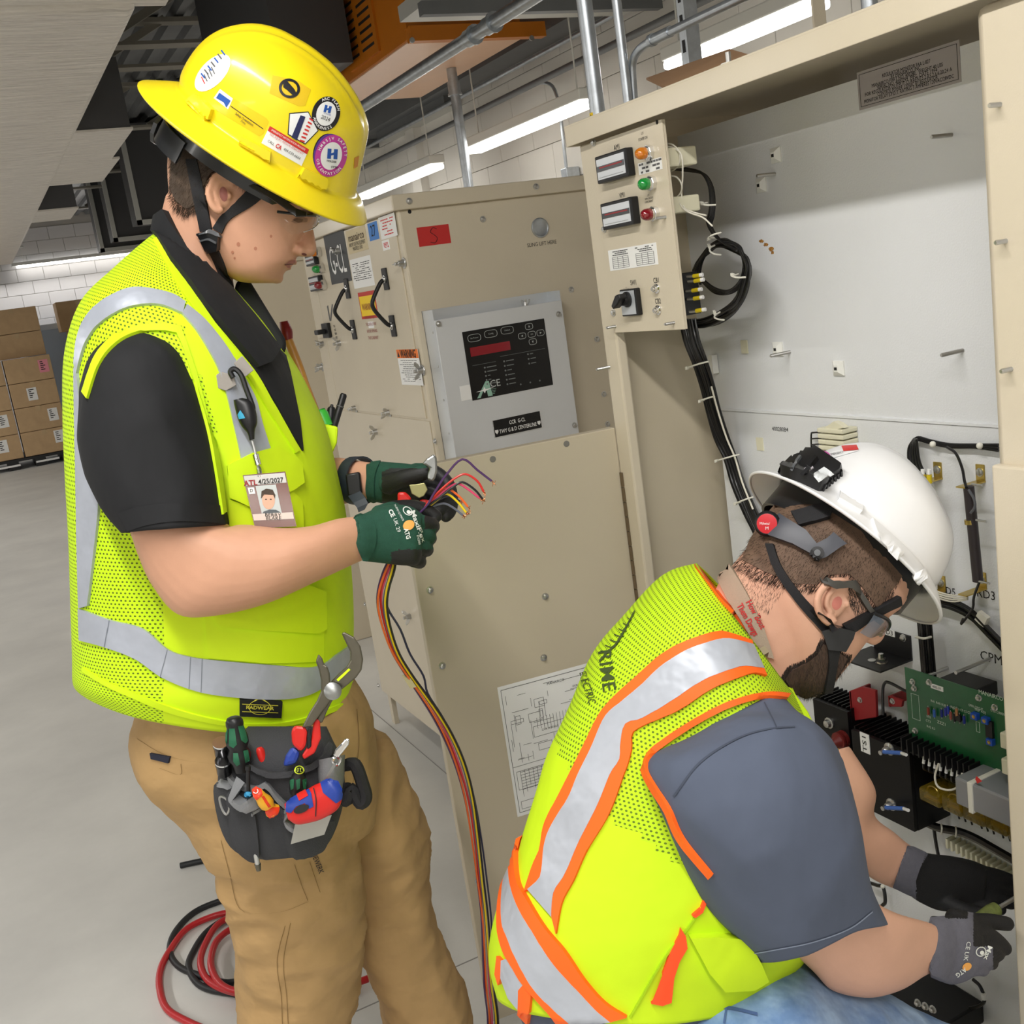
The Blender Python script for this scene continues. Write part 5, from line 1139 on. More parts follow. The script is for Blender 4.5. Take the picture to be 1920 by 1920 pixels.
lay('glove_logo', *ell2d((764, 959), 10, 7, 40, 20, .8), TRG, M_GP, mn, .001, False); lay('glove_logo', *ell2d((766, 961), 4, 3.4, 40, 14), TRG, M_GP, mn, .001, False)
laytext('glove_lettering', 'CE', (734, 963), 62, 8, TRG, M_GP, mn, width=14, bold=.03, off=.001); laytext('glove_lettering', 'UK 29', (744, 985), 72, 7, TRG, M_GP, mn, width=26, off=.001)
laytext('glove_lettering', '34-8743 ULTIMATE', (748, 962), 62, 3.6, TRG, M_GP, mn, width=34, off=.001); laytext('glove_lettering', 'EN388', (784, 1012), 78, 4, TRG, M_GP, mn, width=18, off=.001)
lay('glove_cuff', *strip2d([(668, 965), (664, 985), (668, 1020), (680, 1052)], [(676, 962), (702, 985), (703, 1022), (688, 1053)], 12, 3), TRG, M_GREEN, mn, .0025)
LG = glove('glove', [(686, 870, 688, 938, 1.625, .031), (708, 865, 712, 943, 1.61, .033), (735, 867, 745, 948, 1.595, .034), (762, 869, 775, 948, 1.585, .033), (785, 873, 792, 940, 1.58, .028)],
    [([(728, 908, 1.565), (755, 898, 1.545), (782, 890, 1.535), (804, 884, 1.53)], .015, .0105), ([(780, 882, 1.59), (812, 884, 1.60), (838, 905, 1.595), (847, 935, 1.58), (844, 958, 1.57), (836, 968, 1.562)], .0115, .0092),
     ([(782, 900, 1.60), (818, 905, 1.605), (838, 922, 1.59), (836, 945, 1.57), (822, 958, 1.555)], .0115, .009), ([(778, 922, 1.60), (812, 930, 1.60), (826, 945, 1.575), (812, 960, 1.552)], .011, .0088), ([(765, 938, 1.595), (795, 948, 1.585), (806, 958, 1.565), (795, 964, 1.548)], .0102, .0082)], mn, M_GREEN, M_COAT,
    lambda x, y, d, nd: x > 716+max(0, (885-y))*2.2 and not (y < 878 and x < 800))
TLG = bvh(LG)
lay('glove_cuff', *strip2d([(697, 868), (690, 890), (688, 920), (692, 938)], [(714, 866), (705, 890), (703, 922), (706, 942)], 10, 3), TLG, M_GREEN, mn, .0025)
# wrist watch
wt = thing('wrist_watch', 'dark rubber wrist watch on the standing worker, strap end loose', 'watch', PD(668, 905, 1.63))
M_RUB = mat('dark_rubber', (44, 52, 60), .5)
U = []; ws = PD(672, 901, 1.645)
g = G(); N_ = 26; V = []
ax = (PD(700, 902, 1.625)-PD(640, 903, 1.665)).normalized(); up_ = (PD(668, 860, 1.645)-PD(668, 945, 1.645)).normalized(); ot = ax.cross(up_).normalized()
for i in range(N_):
    t = 6.2832*i/N_; r_ = up_*math.cos(t)*.0375+ot*math.sin(t)*.0375
    for a, b in ((-.0105, 1), (.0105, 1), (.0105, .93), (-.0105, .93)): V.append(ws+r_*b+ax*a)
g.add(V, [(i*4+q, i*4+(q+1) % 4, ((i+1) % N_)*4+(q+1) % 4, ((i+1) % N_)*4+q) for i in range(N_) for q in range(4)]); shade(g.build('strap', M_RUB, wt))
cw = PD(664, 908, 1.603); shade(G().obox(cw, (CR*.011+CU*.002), CU*.017-CR*.002, CF*.005).build('buckle', M_BLACKP, wt, bev=.003))
G().ribbon(px3([(664, 925, 1.60), (674, 938, 1.59), (680, 948, 1.585), (678, 958, 1.585)]), [(CR*.009+CU*.004)*k for k in (1, 1, .9, .5)], [CF*.0015]*4).build('strap_tail', M_RUB, wt)
# ================================================================ pliers held in the left glove
pl = thing('cutting_pliers', 'steel cutting pliers with red grips held in the upper glove', 'pliers', PD(800, 900, 1.52))
M_TOOL = mat('tool_steel', (150, 152, 150), .35, .9, var=.12, vs=40); M_TOOLD = mat('burnished_steel', (104, 100, 88), .38, .9, var=.1, vs=30)
M_GRIPR = mat('red_grip', (206, 36, 30), .35); M_GRIPB = mat('blue_grip', (34, 62, 150), .4)
def cut(nm, P, d, t, m, parent, bev=.001):
    """a forged or moulded piece: outline given in pixels at its distance, with real thickness t"""
    Q = [PD(a, b, d) for a, b in P]; v = ray(sum(p[0] for p in P)/len(P), sum(p[1] for p in P)/len(P)).normalized()
    return G().poly([q-v*t/2 for q in Q], v*t).build(nm, m, parent, bev=bev)
cut('jaw', [(814, 851), (819, 858), (820, 884), (816, 897), (810, 904), (801, 899), (802, 888), (806, 878), (797, 872), (791, 870), (800, 860)], 1.508, .012, M_TOOL, pl, .003)
cut('pivot_plate', [(767, 909), (780, 908), (796, 905), (802, 918), (795, 930), (786, 934), (772, 926)], 1.512, .01, mat('olive_steel', (150, 146, 100), .4, .7), pl)
cut('grip', [(745, 923), (760, 922), (772, 934), (770, 944), (746, 946)], 1.52, .016, M_GRIPR, pl, .004)
cut('grip', [(786, 936), (800, 936), (812, 944), (800, 950), (786, 946)], 1.522, .014, M_GRIPR, pl, .004)
# ================================================================ loose wires running from the gloves to the floor
M_COP = mat('copper', (206, 128, 84), .3, .9)
WR = [('purple', (74, 44, 92), [(922, 902), (896, 882), (867, 861), (837, 890), (812, 928), (797, 952)]), ('red', (204, 44, 38), [(907, 922), (895, 902), (873, 889), (853, 897), (828, 917), (803, 942), (793, 956)]),
      ('black', (26, 26, 30), [(905, 936), (890, 918), (867, 904), (850, 913), (828, 930), (800, 950), (792, 957)]), ('pink', (214, 70, 108), [(899, 934), (877, 917), (858, 907), (837, 917), (810, 941), (792, 958)]),
      ('orange', (232, 104, 44), [(877, 950), (860, 930), (837, 916), (817, 930), (795, 955), (788, 962)]), ('yellow', (232, 204, 30), [(874, 961), (857, 940), (837, 926), (820, 937), (799, 955), (788, 964)]),
      ('slate grey', (96, 100, 112), [(868, 966), (850, 952), (832, 944), (812, 950), (792, 962)]), ('navy', (38, 38, 66), [(862, 940), (846, 930), (828, 934), (806, 948), (790, 962)])]
LOWC = [(752, 1000, 1.475), (740, 1040, 1.46), (731, 1068, 1.455), (720, 1105, 1.46), (718, 1138, 1.475), (727, 1180, 1.50), (744, 1226, 1.53), (769, 1267, 1.56), (792, 1300, 1.585), (820, 1342, 1.62), (845, 1388, 1.66), (866, 1440, 1.70), (882, 1502, 1.75), (893, 1575, 1.80), (902, 1650, 1.84), (910, 1720, 1.87), (914, 1790, 1.89), (918, 1850, 1.905), (925, 1905, 1.93), (925, 1960, 1.97)]
rnd = random.Random(11)
tg = [(-9, 0), (-5, 2), (7, -2), (-1, 3), (-7, -3), (3, -1), (1, 2), (9, 1)]
for i, (nm, col, P) in enumerate(WR):
    m = mat('wire_'+nm, col, .38, coat=.25); ox = tg[i][0]; ph = rnd.uniform(0, 6)
    pts = [PD(a, b, 1.475-.010*k/len(P)*0+.002*i) for k, (a, b) in enumerate(P)]
    low = []
    for k, (a, b, d) in enumerate(LOWC):
        s_ = 1.0 if k > 1 else .5; wob = math.sin(k*.8+ph)*4; out = (14 if nm == 'navy' and 4 < k < 8 else 0)
        low.append(PD(a+ox*s_+wob*.5+out, b, d+tg[i][1]*.0012))
    t = thing('wire', '%s insulated wire fanned out of the green gloves, copper bared at its end' % nm, 'wire', pts[0]); t['group'] = 'loose control wires'
    shade(G().tube(pts+low, .00165, 7, 4).build('insulation', m, t))
    d0 = (pts[0]-pts[1]).normalized(); g = G()
    for q in range(5): g.tube([pts[0]-d0*.001, pts[0]+d0*.003+Vector([rnd.uniform(-.002, .002) for _ in range(3)]), pts[0]+d0*.004+Vector([rnd.uniform(-.005, .005) for _ in range(3)])], .0004, 5, 3)
    g.build('copper_strands', M_COP, t)['kind'] = 'stuff'
tp = setp(cut('masking_tape_flag', [(753, 1266), (765, 1265), (781, 1288), (769, 1291)], 1.56, .0006, mat('tan_tape', (170, 160, 120), .5), None, 0), 'tan masking tape flag wrapped on the hanging wires', 'tape')
# ================================================================ badge and reel on the vest
bd = thing('id_badge', 'plastic photo identity badge hanging on the chest pocket of the yellow-green vest', 'badge', PD(505, 940, 1.36))
h_ = hit(TV, 505, 900); h2 = hit(TV, 512, 985); db = min((hit(TV, *p)[0]-CAM).dot(CF) for p in ((455, 891), (535, 884), (556, 987), (478, 990), (505, 940)))-.026
BQ = [(455, 891), (535, 884), (556, 987), (478, 990)]
cd_ = cut('card', BQ, db, .0012, mat('badge_brown', (104, 56, 40), .25, coat=.6), bd, 0)
TBd = bvh(cd_)
def bq(u, v):
    a = [(BQ[0][i]*(1-u)+BQ[1][i]*u)*(1-v)+(BQ[3][i]*(1-u)+BQ[2][i]*u)*v for i in (0, 1)]; return tuple(a)
def bpatch(nm, u0, v0, u1, v1, m, off=.0006): return lay(nm, *poly2d([bq(u0, v0), bq(u1, v0), bq(u1, v1), bq(u0, v1)], 30), TBd, m, bd, off, rim=False)
bpatch('card_header', .02, .02, .98, .2, mat('badge_grey', (206, 204, 200), .4)); bpatch('photo', .24, .22, .72, .74, mat('badge_photo_back', (196, 202, 200), .4)); bpatch('name_strip', .02, .74, .98, .86, mat('badge_strip', (222, 206, 196), .4))
bpatch('mark_box', .05, .24, .2, .36, M_PAPER)
laytext('badge_lettering', 'ATL', (470, 906), -5, 10, TBd, M_REDD, bd, width=26, bold=.03, off=.0012); laytext('badge_lettering', '4/25/2027', (508, 902), -5, 9, TBd, M_INK, bd, width=47, bold=.015, off=.0012)
laytext('badge_lettering', 'D', bq(.125, .30), -5, 6, TBd, M_INK, bd, off=.0012)
laytext('badge_lettering', 'BERRY', bq(.5, .775), 0, 6, TBd, M_INK, bd, width=30, off=.0012); laytext('badge_lettering', 'BLAKE', bq(.5, .835), 0, 6, TBd, M_INK, bd, width=28, off=.0012)
fc = bq(.47, .5); lay('photo_face', *ell2d(fc, 12, 17, -4, 20), TBd, mat('badge_skin', (222, 176, 150), .5), bd, .0009, False)
lay('photo_hair', *poly2d([(fc[0]-14, fc[1]-3), (fc[0]-13, fc[1]-17), (fc[0]-4, fc[1]-22), (fc[0]+8, fc[1]-20), (fc[0]+13, fc[1]-10), (fc[0]+12, fc[1]-3), (fc[0]+9, fc[1]-10), (fc[0]-8, fc[1]-11)], 8), TBd, M_HAIR, bd, .0012, False)
for dx in (-4.5, 4.5): lay('photo_eye', *ell2d((fc[0]+dx, fc[1]-2), 2, 1, 0, 8), TBd, M_INK, bd, .0013, False)
lay('photo_shoulders', *poly2d([bq(.26, .735), bq(.30, .70), bq(.45, .67), bq(.6, .68), bq(.7, .735)], 8), TBd, mat('badge_shirt', (90, 96, 100), .5), bd, .0008, False)
rl = thing('badge_reel', 'black retractable badge reel clipped to the silver stripe of the vest', 'badge reel', PD(470, 770, 1.35))
dr_ = min((hit(TV, *p)[0]-CAM).dot(CF) for p in ((450, 760), (440, 700), (475, 815)))-.018
g = G().tube(px3([(437, 708, dr_), (432, 697, dr_), (440, 692, dr_), (452, 703, dr_), (462, 730, dr_), (473, 760, dr_), (474, 768, dr_)]), .0036, 8, 5); shade(g.build('clip', M_BLACKP, rl))
g = loft([(438, 750, 454, 746, dr_, .006), (440, 762, 472, 752, dr_, .009), (446, 785, 480, 772, dr_, .011), (454, 800, 482, 792, dr_, .010), (464, 812, 478, 806, dr_, .007), (468, 826, 477, 823, dr_, .004)], 18, 5); shade(g.build('reel_body', M_BLACKP, rl))
lay('reel_logo', *poly2d([(446, 778), (451, 769), (457, 778), (460, 784), (449, 786)], 5), bvh(rl.children[0], [o for o in rl.children if o.name.startswith('reel')][0]), mat('reel_blue', (60, 160, 196), .4), rl, .0008, False)
cut('strap_tab', [(402, 705), (415, 697), (438, 703), (443, 722), (424, 733), (408, 728)], dr_+.004, .003, mat('grey_hook_loop', (150, 144, 138), .9), rl)
cut('strap_tab', [(438, 681), (454, 667), (476, 694), (457, 709)], dr_+.008, .003, mat('grey_hook_loop', (150, 144, 138), .9), rl)
g = G().tube(px3([(473, 826, dr_), (478, 845, dr_), (481, 862, dr_), (484, 878, dr_-.001), (487, 889, db)]), .0015, 6, 4); g.build('cord', M_STEEL, rl)
shade(G().cyl(PD(479, 852, dr_), PD(484, 872, dr_), .0042).build('swivel', M_CHROME, rl)); shade(G().tube(px3([(484, 873, dr_), (489, 880, dr_), (488, 892, db), (484, 892, db), (483, 880, dr_)]), .0012, 6, 4, closed=True).build('hook', M_CHROME, rl))
# ================================================================ things in the far chest pocket
def rod(nm, lab, cat, a, b, d, r, m, grp=None, extra=None):
    t = thing(nm, lab, cat, PD(*b, d)); A, B = PD(*a, d), PD(*b, d); dd_ = (B-A).normalized(); L_ = (B-A).length
    shade(G().lathe(A, dd_, [(0, r*.7), (r*.5, r), (L_, r), (L_, r*.5)], 14).build('barrel', m, t))
    return t, A, dd_, L_
DP = 1.66
cut('marker_pocket', [(592, 792), (634, 800), (632, 830), (618, 862), (600, 850)], DP-.012, .02, M_NEON, mn, .004)
t, A, dd_, L_ = rod('marker_pen', 'thick black marker pen standing tallest in the vest chest pocket', 'pen', (645, 738), (626, 800), DP, .0055, M_BLACKP)
shade(G().lathe(A+dd_*.02, dd_, [(0, .0062), (.002, .0062)], 14).build('ring', M_GREYINK, t))
t, A, dd_, L_ = rod('marker_pen', 'short black marker pen leaning beside the tall one in the pocket', 'pen', (622, 763), (618, 800), DP+.012, .0065, M_BLACKP)
G().lathe(A, -dd_, [(0, .003), (.004, .002)], 10).build('cap_tip', M_BLACKP, t)
t, A, dd_, L_ = rod('marker_pen', 'green marker pen in the vest chest pocket', 'pen', (600, 770), (612, 800), DP-.004, .011, mat('marker_green', (64, 180, 60), .4))
G().lathe(A, dd_, [(0, .0085), (-.001, .0085)], 14).build('cap_end', mat('marker_green_dark', (44, 140, 44), .4), t)
hm = thing('paint_brush', 'wooden handle with a red end standing behind the vest opening', 'tool', PD(565, 700, 1.74))
A, B = PD(533, 606, 1.74), PD(598, 780, 1.74)
def lerp_(t): return A+(B-A)*t
shade(loft([(524, 604, 540, 601, 1.74, .008), (526, 625, 548, 618, 1.74, .011), (531, 640, 549, 634, 1.74, .010)], 16, 4).build('red_end', mat('dark_red_paint', (128, 26, 30), .4), hm)); shade(loft([(532, 638, 548, 633, 1.74, .008), (552, 690, 568, 684, 1.74, .008), (568, 730, 582, 725, 1.74, .008), (590, 780, 602, 776, 1.74, .008)], 16, 4).build('handle', mat('varnished_wood', (196, 140, 66), .4, var=.15, vs=30, stretch=(1, 1, .2)), hm))
cut('paper_band', [(556, 700), (570, 712), (592, 766), (586, 776), (574, 752)], 1.729, .001, M_PAPER, hm, 0)
# ================================================================ floor cables
def ground(P, h): return [PZ(a, b, h) for a, b in P]
M_RC = mat('red_cable', (184, 34, 40), .4, coat=.2); M_BC = mat('black_cable', (36, 38, 40), .5)
def cable(lab, P, m, r, h=None): return setp(shade(G().tube(ground(P, h or r), r, 10, 6).build('cable', m)), lab, 'cable', 'cables coiled on the floor')
cable('black cable looped loosely on the concrete floor, its inner turn', [(640, 1842), (560, 1842), (470, 1838), (420, 1842), (370, 1828), (333, 1810), (318, 1780), (330, 1745), (365, 1710), (420, 1687), (480, 1672), (560, 1668), (618, 1690), (640, 1740), (650, 1800), (636, 1840)], M_BC, .008)
cable('second black cable turn lying beside the red ones', [(660, 1862), (520, 1868), (430, 1862), (376, 1848), (354, 1815), (362, 1785), (390, 1745), (440, 1715), (500, 1700), (570, 1698), (620, 1724), (640, 1770), (648, 1830)], M_BC, .008, .009)
cable('red cable sweeping out widest on the concrete floor', [(420, 1945), (350, 1915), (312, 1890), (299, 1850), (302, 1815), (320, 1780), (350, 1742), (400, 1718), (450, 1708), (520, 1700), (590, 1712), (625, 1760), (630, 1820)], M_RC, .0085, .012)
cable('red cable of the middle turn on the floor', [(690, 1835), (600, 1866), (490, 1866), (430, 1858), (390, 1838), (376, 1805), (385, 1770), (410, 1732), (450, 1716), (520, 1708), (590, 1722), (618, 1768), (615, 1830), (585, 1866)], M_RC, .0085, .02)
cable('red cable of the innermost turn on the floor', [(560, 1860), (460, 1860), (420, 1850), (400, 1825), (396, 1795), (410, 1760), (450, 1735), (520, 1722), (580, 1740), (602, 1785), (596, 1830), (560, 1860)], M_RC, .0085, .028)
cable('short black cable end pointing out across the floor', [(338, 1623), (370, 1616), (410, 1608), (470, 1596)], M_BC, .0085)
# ================================================================ tool pouch and tools
M_POU = mat('pouch_cloth', (56, 57, 60), .85, bump=.4, bs=500, var=.1, vs=20); M_POUG = mat('pouch_trim', (122, 124, 126), .9, bump=.3, bs=500)
po = thing('tool_pouch', 'grey and black tool pouch with many pockets on the standing worker hip', 'tool pouch', PD(520, 1500, 1.40))
dp_ = 1.405
pb = loft([(466, 1362, 612, 1362, dp_+.03, .03), (440, 1395, 622, 1385, dp_+.01, .045), (416, 1430, 638, 1420, dp_, .052), (411, 1480, 646, 1468, dp_, .056), (418, 1530, 640, 1520, dp_+.005, .052), (434, 1575, 622, 1570, dp_+.01, .046), (468, 1604, 600, 1596, dp_+.015, .036), (500, 1613, 575, 1606, dp_+.02, .022)], 30, 5).build('pouch_body', M_POU, po, True)
TPo = bvh(pb)
def pocket(P, off, m=M_POU, nm='pocket'): return lay(nm, *poly2d([tuple(q) for q in catmull(P, 4, True)], 10), TPo, m, po, off)
k1 = pocket([(412, 1470), (440, 1478), (452, 1560), (490, 1588), (478, 1600), (440, 1580), (418, 1530)], .008); k2 = pocket([(440, 1480), (480, 1500), (492, 1590), (470, 1592), (448, 1562)], .016)
k3 = pocket([(484, 1500), (540, 1520), (545, 1590), (520, 1595), (492, 1592)], .010); k4 = pocket([(532, 1515), (560, 1545), (616, 1530), (606, 1566), (590, 1586), (545, 1590)], .014)
TPo = bvh(pb, k1, k2, k3, k4)
def trim(P, w_=4.5, off=.004): return lay('trim', *strip2d([(a, b-w_) for a, b in P], [(a, b+w_) for a, b in P], 20, 2), TPo, M_POUG, po, off)
trim([(411, 1470), (430, 1475), (440, 1480)]); trim([(432, 1440), (440, 1465), (480, 1478), (500, 1470), (520, 1492), (540, 1512)], 5, .008); trim([(441, 1486), (455, 1500), (482, 1512)], 5, .018); trim([(532, 1520), (540, 1538), (560, 1550)], 4, .016)
shade(loft([(596, 1425, 646, 1415, dp_-.035, .022), (598, 1460, 645, 1452, dp_-.035, .024), (602, 1500, 640, 1492, dp_-.03, .02)], 20, 4).build('side_pocket', M_POUG, po))
lay('rim', *strip2d([(470, 1432), (510, 1446), (560, 1440), (600, 1420), (608, 1400)], [(472, 1442), (510, 1456), (562, 1450), (606, 1428), (614, 1404)], 20, 2), TPo, M_POU, po, .012)
cut('metal_plate', [(553, 1546), (622, 1528), (608, 1565), (545, 1583)], dp_-.072, .0012, mat('brushed_steel', (176, 176, 170), .35, .9), po, 0)
shade(G().tube(px3([(412, 1495, dp_-.05), (424, 1498, dp_-.055), (430, 1516, dp_-.055), (424, 1527, dp_-.055), (416, 1515, dp_-.052)]), .0016, 6, 5, closed=True).build('d_ring', M_STEEL, po))
shade(G().tube(px3([(648, 1435, dp_-.02), (666, 1434, dp_-.03), (680, 1470, dp_-.03), (686, 1495, dp_-.03), (676, 1506, dp_-.03), (660, 1480, dp_-.03), (650, 1502, dp_-.03), (646, 1470, dp_-.02)]), .0085, 8, 5).build('loose_strap', M_STRAP, po))
# screwdrivers and pliers, each its own thing
def driver(lab, axis, prof, m, deco=None, tip=None, d=None, cat='screwdriver', nm='screwdriver', grp='tools in the pouch'):
    (a, b) = axis; d0, d1 = d; A, B = PD(*a, d0), PD(*b, d1); dd_ = (B-A).normalized()
    t = thing(nm, lab, cat, A, grp); k = d0/F
    o = shade(G().lathe(A, dd_, [(x*k, r*k) for x, r in prof], 18).build('handle', m, t), 50)
    return t, A, dd_, k, o
M_DG = mat('driver_green', (30, 96, 66), .5)
t, A, dd_, k, o = driver('large black and green screwdriver standing handle up in the pouch', ((438, 1344), (454, 1450)), [(0, 8), (2, 13), (8, 16), (14, 16.5), (20, 15.5), (40, 21), (52, 21), (62, 17), (74, 22), (84, 20), (92, 15), (108, 12)], M_BLACKP, d=(1.335, 1.345))
To = bvh(o)
for P in ([(430, 1366), (440, 1366), (444, 1396), (438, 1402), (430, 1398)], [(446, 1362), (456, 1360), (464, 1388), (460, 1394), (452, 1388)], [(438, 1412), (446, 1412), (450, 1432), (444, 1436), (438, 1428)], [(456, 1408), (464, 1406), (468, 1426), (460, 1430)], [(424, 1372), (427, 1368), (426, 1394), (423, 1392)]): lay('grip_inlay', *poly2d(P, 6), To, M_DG, t, .0008)
t, A, dd_, k, o = driver('thin dark screwdriver shaft standing beside the big green one', ((465, 1436), (466, 1494)), [(0, 4.4), (2, 5), (8, 5), (9, 3.6), (58, 4)], M_BLACKP, d=(1.318, 1.325))
lay('blue_collar', *ell2d((465, 1490), 8, 6, 0, 14), bvh(o, k2), mat('light_blue_plastic', (66, 160, 210), .4), t, .003)
G().cyl(PD(478, 1590, 1.365), PD(483, 1620, 1.37), .0036, .0032).build('blade', M_STEEL, t); G().cyl(PD(483, 1620, 1.37), PD(485, 1632, 1.372), .0042, .0030).build('tip', M_TOOLD, t)
t, A, dd_, k, o = driver('red and yellow insulated screwdriver lying nose down in the pouch', ((482, 1486), (520, 1530)), [(0, 8), (2, 10), (8, 10.5), (14, 11), (26, 14), (36, 14), (44, 10), (50, 12), (56, 15), (60, 13)], mat('yellow_grip', (238, 176, 40), .4), d=(1.31, 1.335))
To = bvh(o)
for P in ([(472, 1480), (480, 1474), (490, 1480), (492, 1490), (482, 1500), (474, 1492)], [(497, 1522), (510, 1514), (524, 1514), (520, 1528), (506, 1535)], [(490, 1494), (494, 1492), (508, 1512), (503, 1514)]): lay('red_inlay', *poly2d(P, 6), To, mat('red_orange_grip', (222, 62, 30), .4), t, .0009)
lay('end_mark', *ell2d((481, 1485), 5, 5, 0, 16, .7), To, M_PAPER, t, .002, False)
t, A, dd_, k, o = driver('small green screwdriver with a yellow ringed end in the pouch', ((561, 1440), (556, 1500)), [(0, 6), (1, 9), (4, 9.5), (10, 9), (16, 13), (34, 16), (50, 14), (60, 8)], M_BLACKP, d=(1.335, 1.345))
To = bvh(o)
for x in (545, 556, 568): lay('grip_inlay', *poly2d([(x-1, 1462), (x+7, 1460), (x+6, 1478), (x+1, 1481)], 6), To, M_DG, t, .0008)
A = PD(561, 1445, 1.325); lay('end_ring', *ell2d((561, 1444), 8, 6.5, 0, 18, .75), bvh(o), mat('lime_ring', (200, 220, 60), .5), t, .0015, False)
laytext('end_lettering', '3.0', (561, 1444), 180, 5, bvh(o), mat('lime_ring', (1, 1, 1)), t, off=.0015)
for (x, y, lab) in ((420, 1432, 'chrome socket standing in the outer pouch loop'), (416, 1398, 'black-ringed socket tucked behind the green screwdriver')):
    t = thing('socket', lab, 'socket', PD(x, y, 1.345), 'tools in the pouch'); A, B = PD(x-2, y-6, 1.343), PD(x+2, y+24, 1.36)
    shade(G().lathe(A, B-A, [(.002, .006), (.002, .0085), (0, .0095), (.0, .0102), (.006, .0104), (.008, .0096), (.022, .0094)], 18).build('socket_body', mat('black_chrome', (52, 52, 54), .2, .9), t)); shade(G().lathe(A, B-A, [(-.0004, .0085), (-.0004, .0104), (.002, .0105)], 18).build('chrome_rim', M_CHROME, t))
# water pump pliers
wp = thing('pump_pliers', 'large water pump pliers with red grips rising from the pouch', 'pliers', PD(590, 1350, 1.33)); wp['group'] = 'tools in the pouch'
dq = 1.335
cut('upper_jaw', [(640, 1187), (646, 1185), (664, 1195), (676, 1212), (681, 1236), (678, 1256), (668, 1270), (652, 1284), (634, 1298), (622, 1316), (612, 1336), (604, 1356), (592, 1352), (600, 1330), (610, 1308), (614, 1292), (622, 1276), (636, 1262), (650, 1250), (657, 1238), (657, 1222), (652, 1212)], dq, .009, M_TOOLD, wp, .002)
cut('slot', [(631, 1274), (654, 1253), (657, 1256), (634, 1278)], dq-.0048, .0012, M_NEON, wp, 0)
cut('lower_jaw', [(597, 1226), (604, 1234), (608, 1246), (614, 1250), (618, 1262), (620, 1284), (634, 1292), (630, 1306), (618, 1316), (606, 1332), (584, 1362), (566, 1364), (580, 1336), (594, 1314), (602, 1296), (602, 1276), (598, 1256), (592, 1240)], dq-.007, .009, M_TOOLD, wp, .002)
shade(G().lathe(PD(624, 1296, dq-.014), -ray(624, 1296), [(-.004, .011), (.001, .011), (.0025, .008), (.003, .001)], 18).build('pivot', M_TOOL, wp))
cut('grip', [(546, 1370), (552, 1360), (572, 1362), (577, 1372), (574, 1398), (564, 1410), (548, 1396)], dq, .018, M_GRIPR, wp, .005); cut('grip_lower', [(548, 1398), (564, 1410), (556, 1432), (530, 1438), (536, 1416)], dq+.004, .016, M_GRIPB, wp, .005)
cut('grip', [(588, 1350), (594, 1346), (600, 1352), (602, 1384), (590, 1412), (570, 1424), (566, 1416), (574, 1404), (584, 1384)], dq+.002, .016, M_GRIPR, wp, .005); cut('grip_core', [(578, 1364), (584, 1362), (584, 1400), (576, 1406), (575, 1380)], dq-.002, .012, M_BLACKP, wp, .003)
rp_ = thing('plier_grip', 'single red handle tip sticking up inside the pouch', 'pliers', PD(495, 1420, 1.36)); rp_['group'] = 'tools in the pouch'
shade(loft([(482, 1402, 490, 1400, 1.36, .004), (481, 1410, 495, 1405, 1.36, .007), (487, 1430, 503, 1424, 1.362, .008), (494, 1448, 510, 1442, 1.365, .008)], 14, 4).build('grip', M_GRIPR, rp_)); shade(G().cyl(PD(502, 1446, 1.365), PD(510, 1470, 1.37), .005).build('shank', M_TOOL, rp_))
# red-blue pliers pair in the front pocket
dq2 = 1.318
cp_ = thing('combination_pliers', 'pliers with red and blue looped grips in the front pouch pocket', 'pliers', PD(580, 1510, dq2)); cp_['group'] = 'tools in the pouch'
shade(loft([(533, 1508, 540, 1536, dq2, .008), (548, 1496, 556, 1545, dq2, .012), (570, 1484, 580, 1542, dq2, .013), (590, 1472, 606, 1534, dq2, .013), (604, 1466, 634, 1516, dq2, .013), (612, 1462, 642, 1490, dq2, .011), (620, 1460, 636, 1470, dq2, .006)], 20, 5, sq=2.6).build('grip', M_GRIPR, cp_))
gq = [o for o in cp_.children][0]; To = bvh(gq)
for P in ([(538, 1502), (552, 1494), (566, 1486), (580, 1480), (584, 1488), (588, 1512), (580, 1516), (572, 1506), (556, 1512), (546, 1524), (536, 1522)], [(601, 1468), (616, 1460), (634, 1464), (642, 1480), (640, 1498), (630, 1506), (618, 1496), (606, 1486)]): lay('blue_inlay', *poly2d(P, 7), To, M_GRIPB, cp_, .0012)
lay('red_inlay', *poly2d([(557, 1491), (574, 1482), (579, 1492), (562, 1502)], 6), To, M_GRIPR, cp_, .002); lay('grip_opening', *ell2d((566, 1516), 15, 7, -22, 18), To, M_INK, cp_, .0022, False)
lay('grip_gap', *strip2d([(588, 1478), (592, 1500), (591, 1530)], [(590, 1478), (594, 1500), (593, 1530)], 8, 1), To, M_INK, cp_, .0015, False)
kr = thing('carabiner', 'chrome trigger clip with keys hooked on the pouch', 'clip', PD(636, 1400, 1.33)); kr['group'] = 'tools in the pouch'
cut('clip_body', [(648, 1384), (656, 1386), (654, 1396), (640, 1414), (634, 1422), (624, 1416), (628, 1406), (640, 1394)], 1.33, .007, M_CHROME, kr, .002); shade(G().tube(px3([(630, 1418, 1.33), (624, 1426, 1.33), (632, 1434, 1.33), (638, 1424, 1.33)]), .002, 6, 5, closed=True).build('ring', M_CHROME, kr)); cut('key', [(626, 1430), (632, 1432), (612, 1464), (608, 1462)], 1.325, .002, M_TOOL, kr, 0)
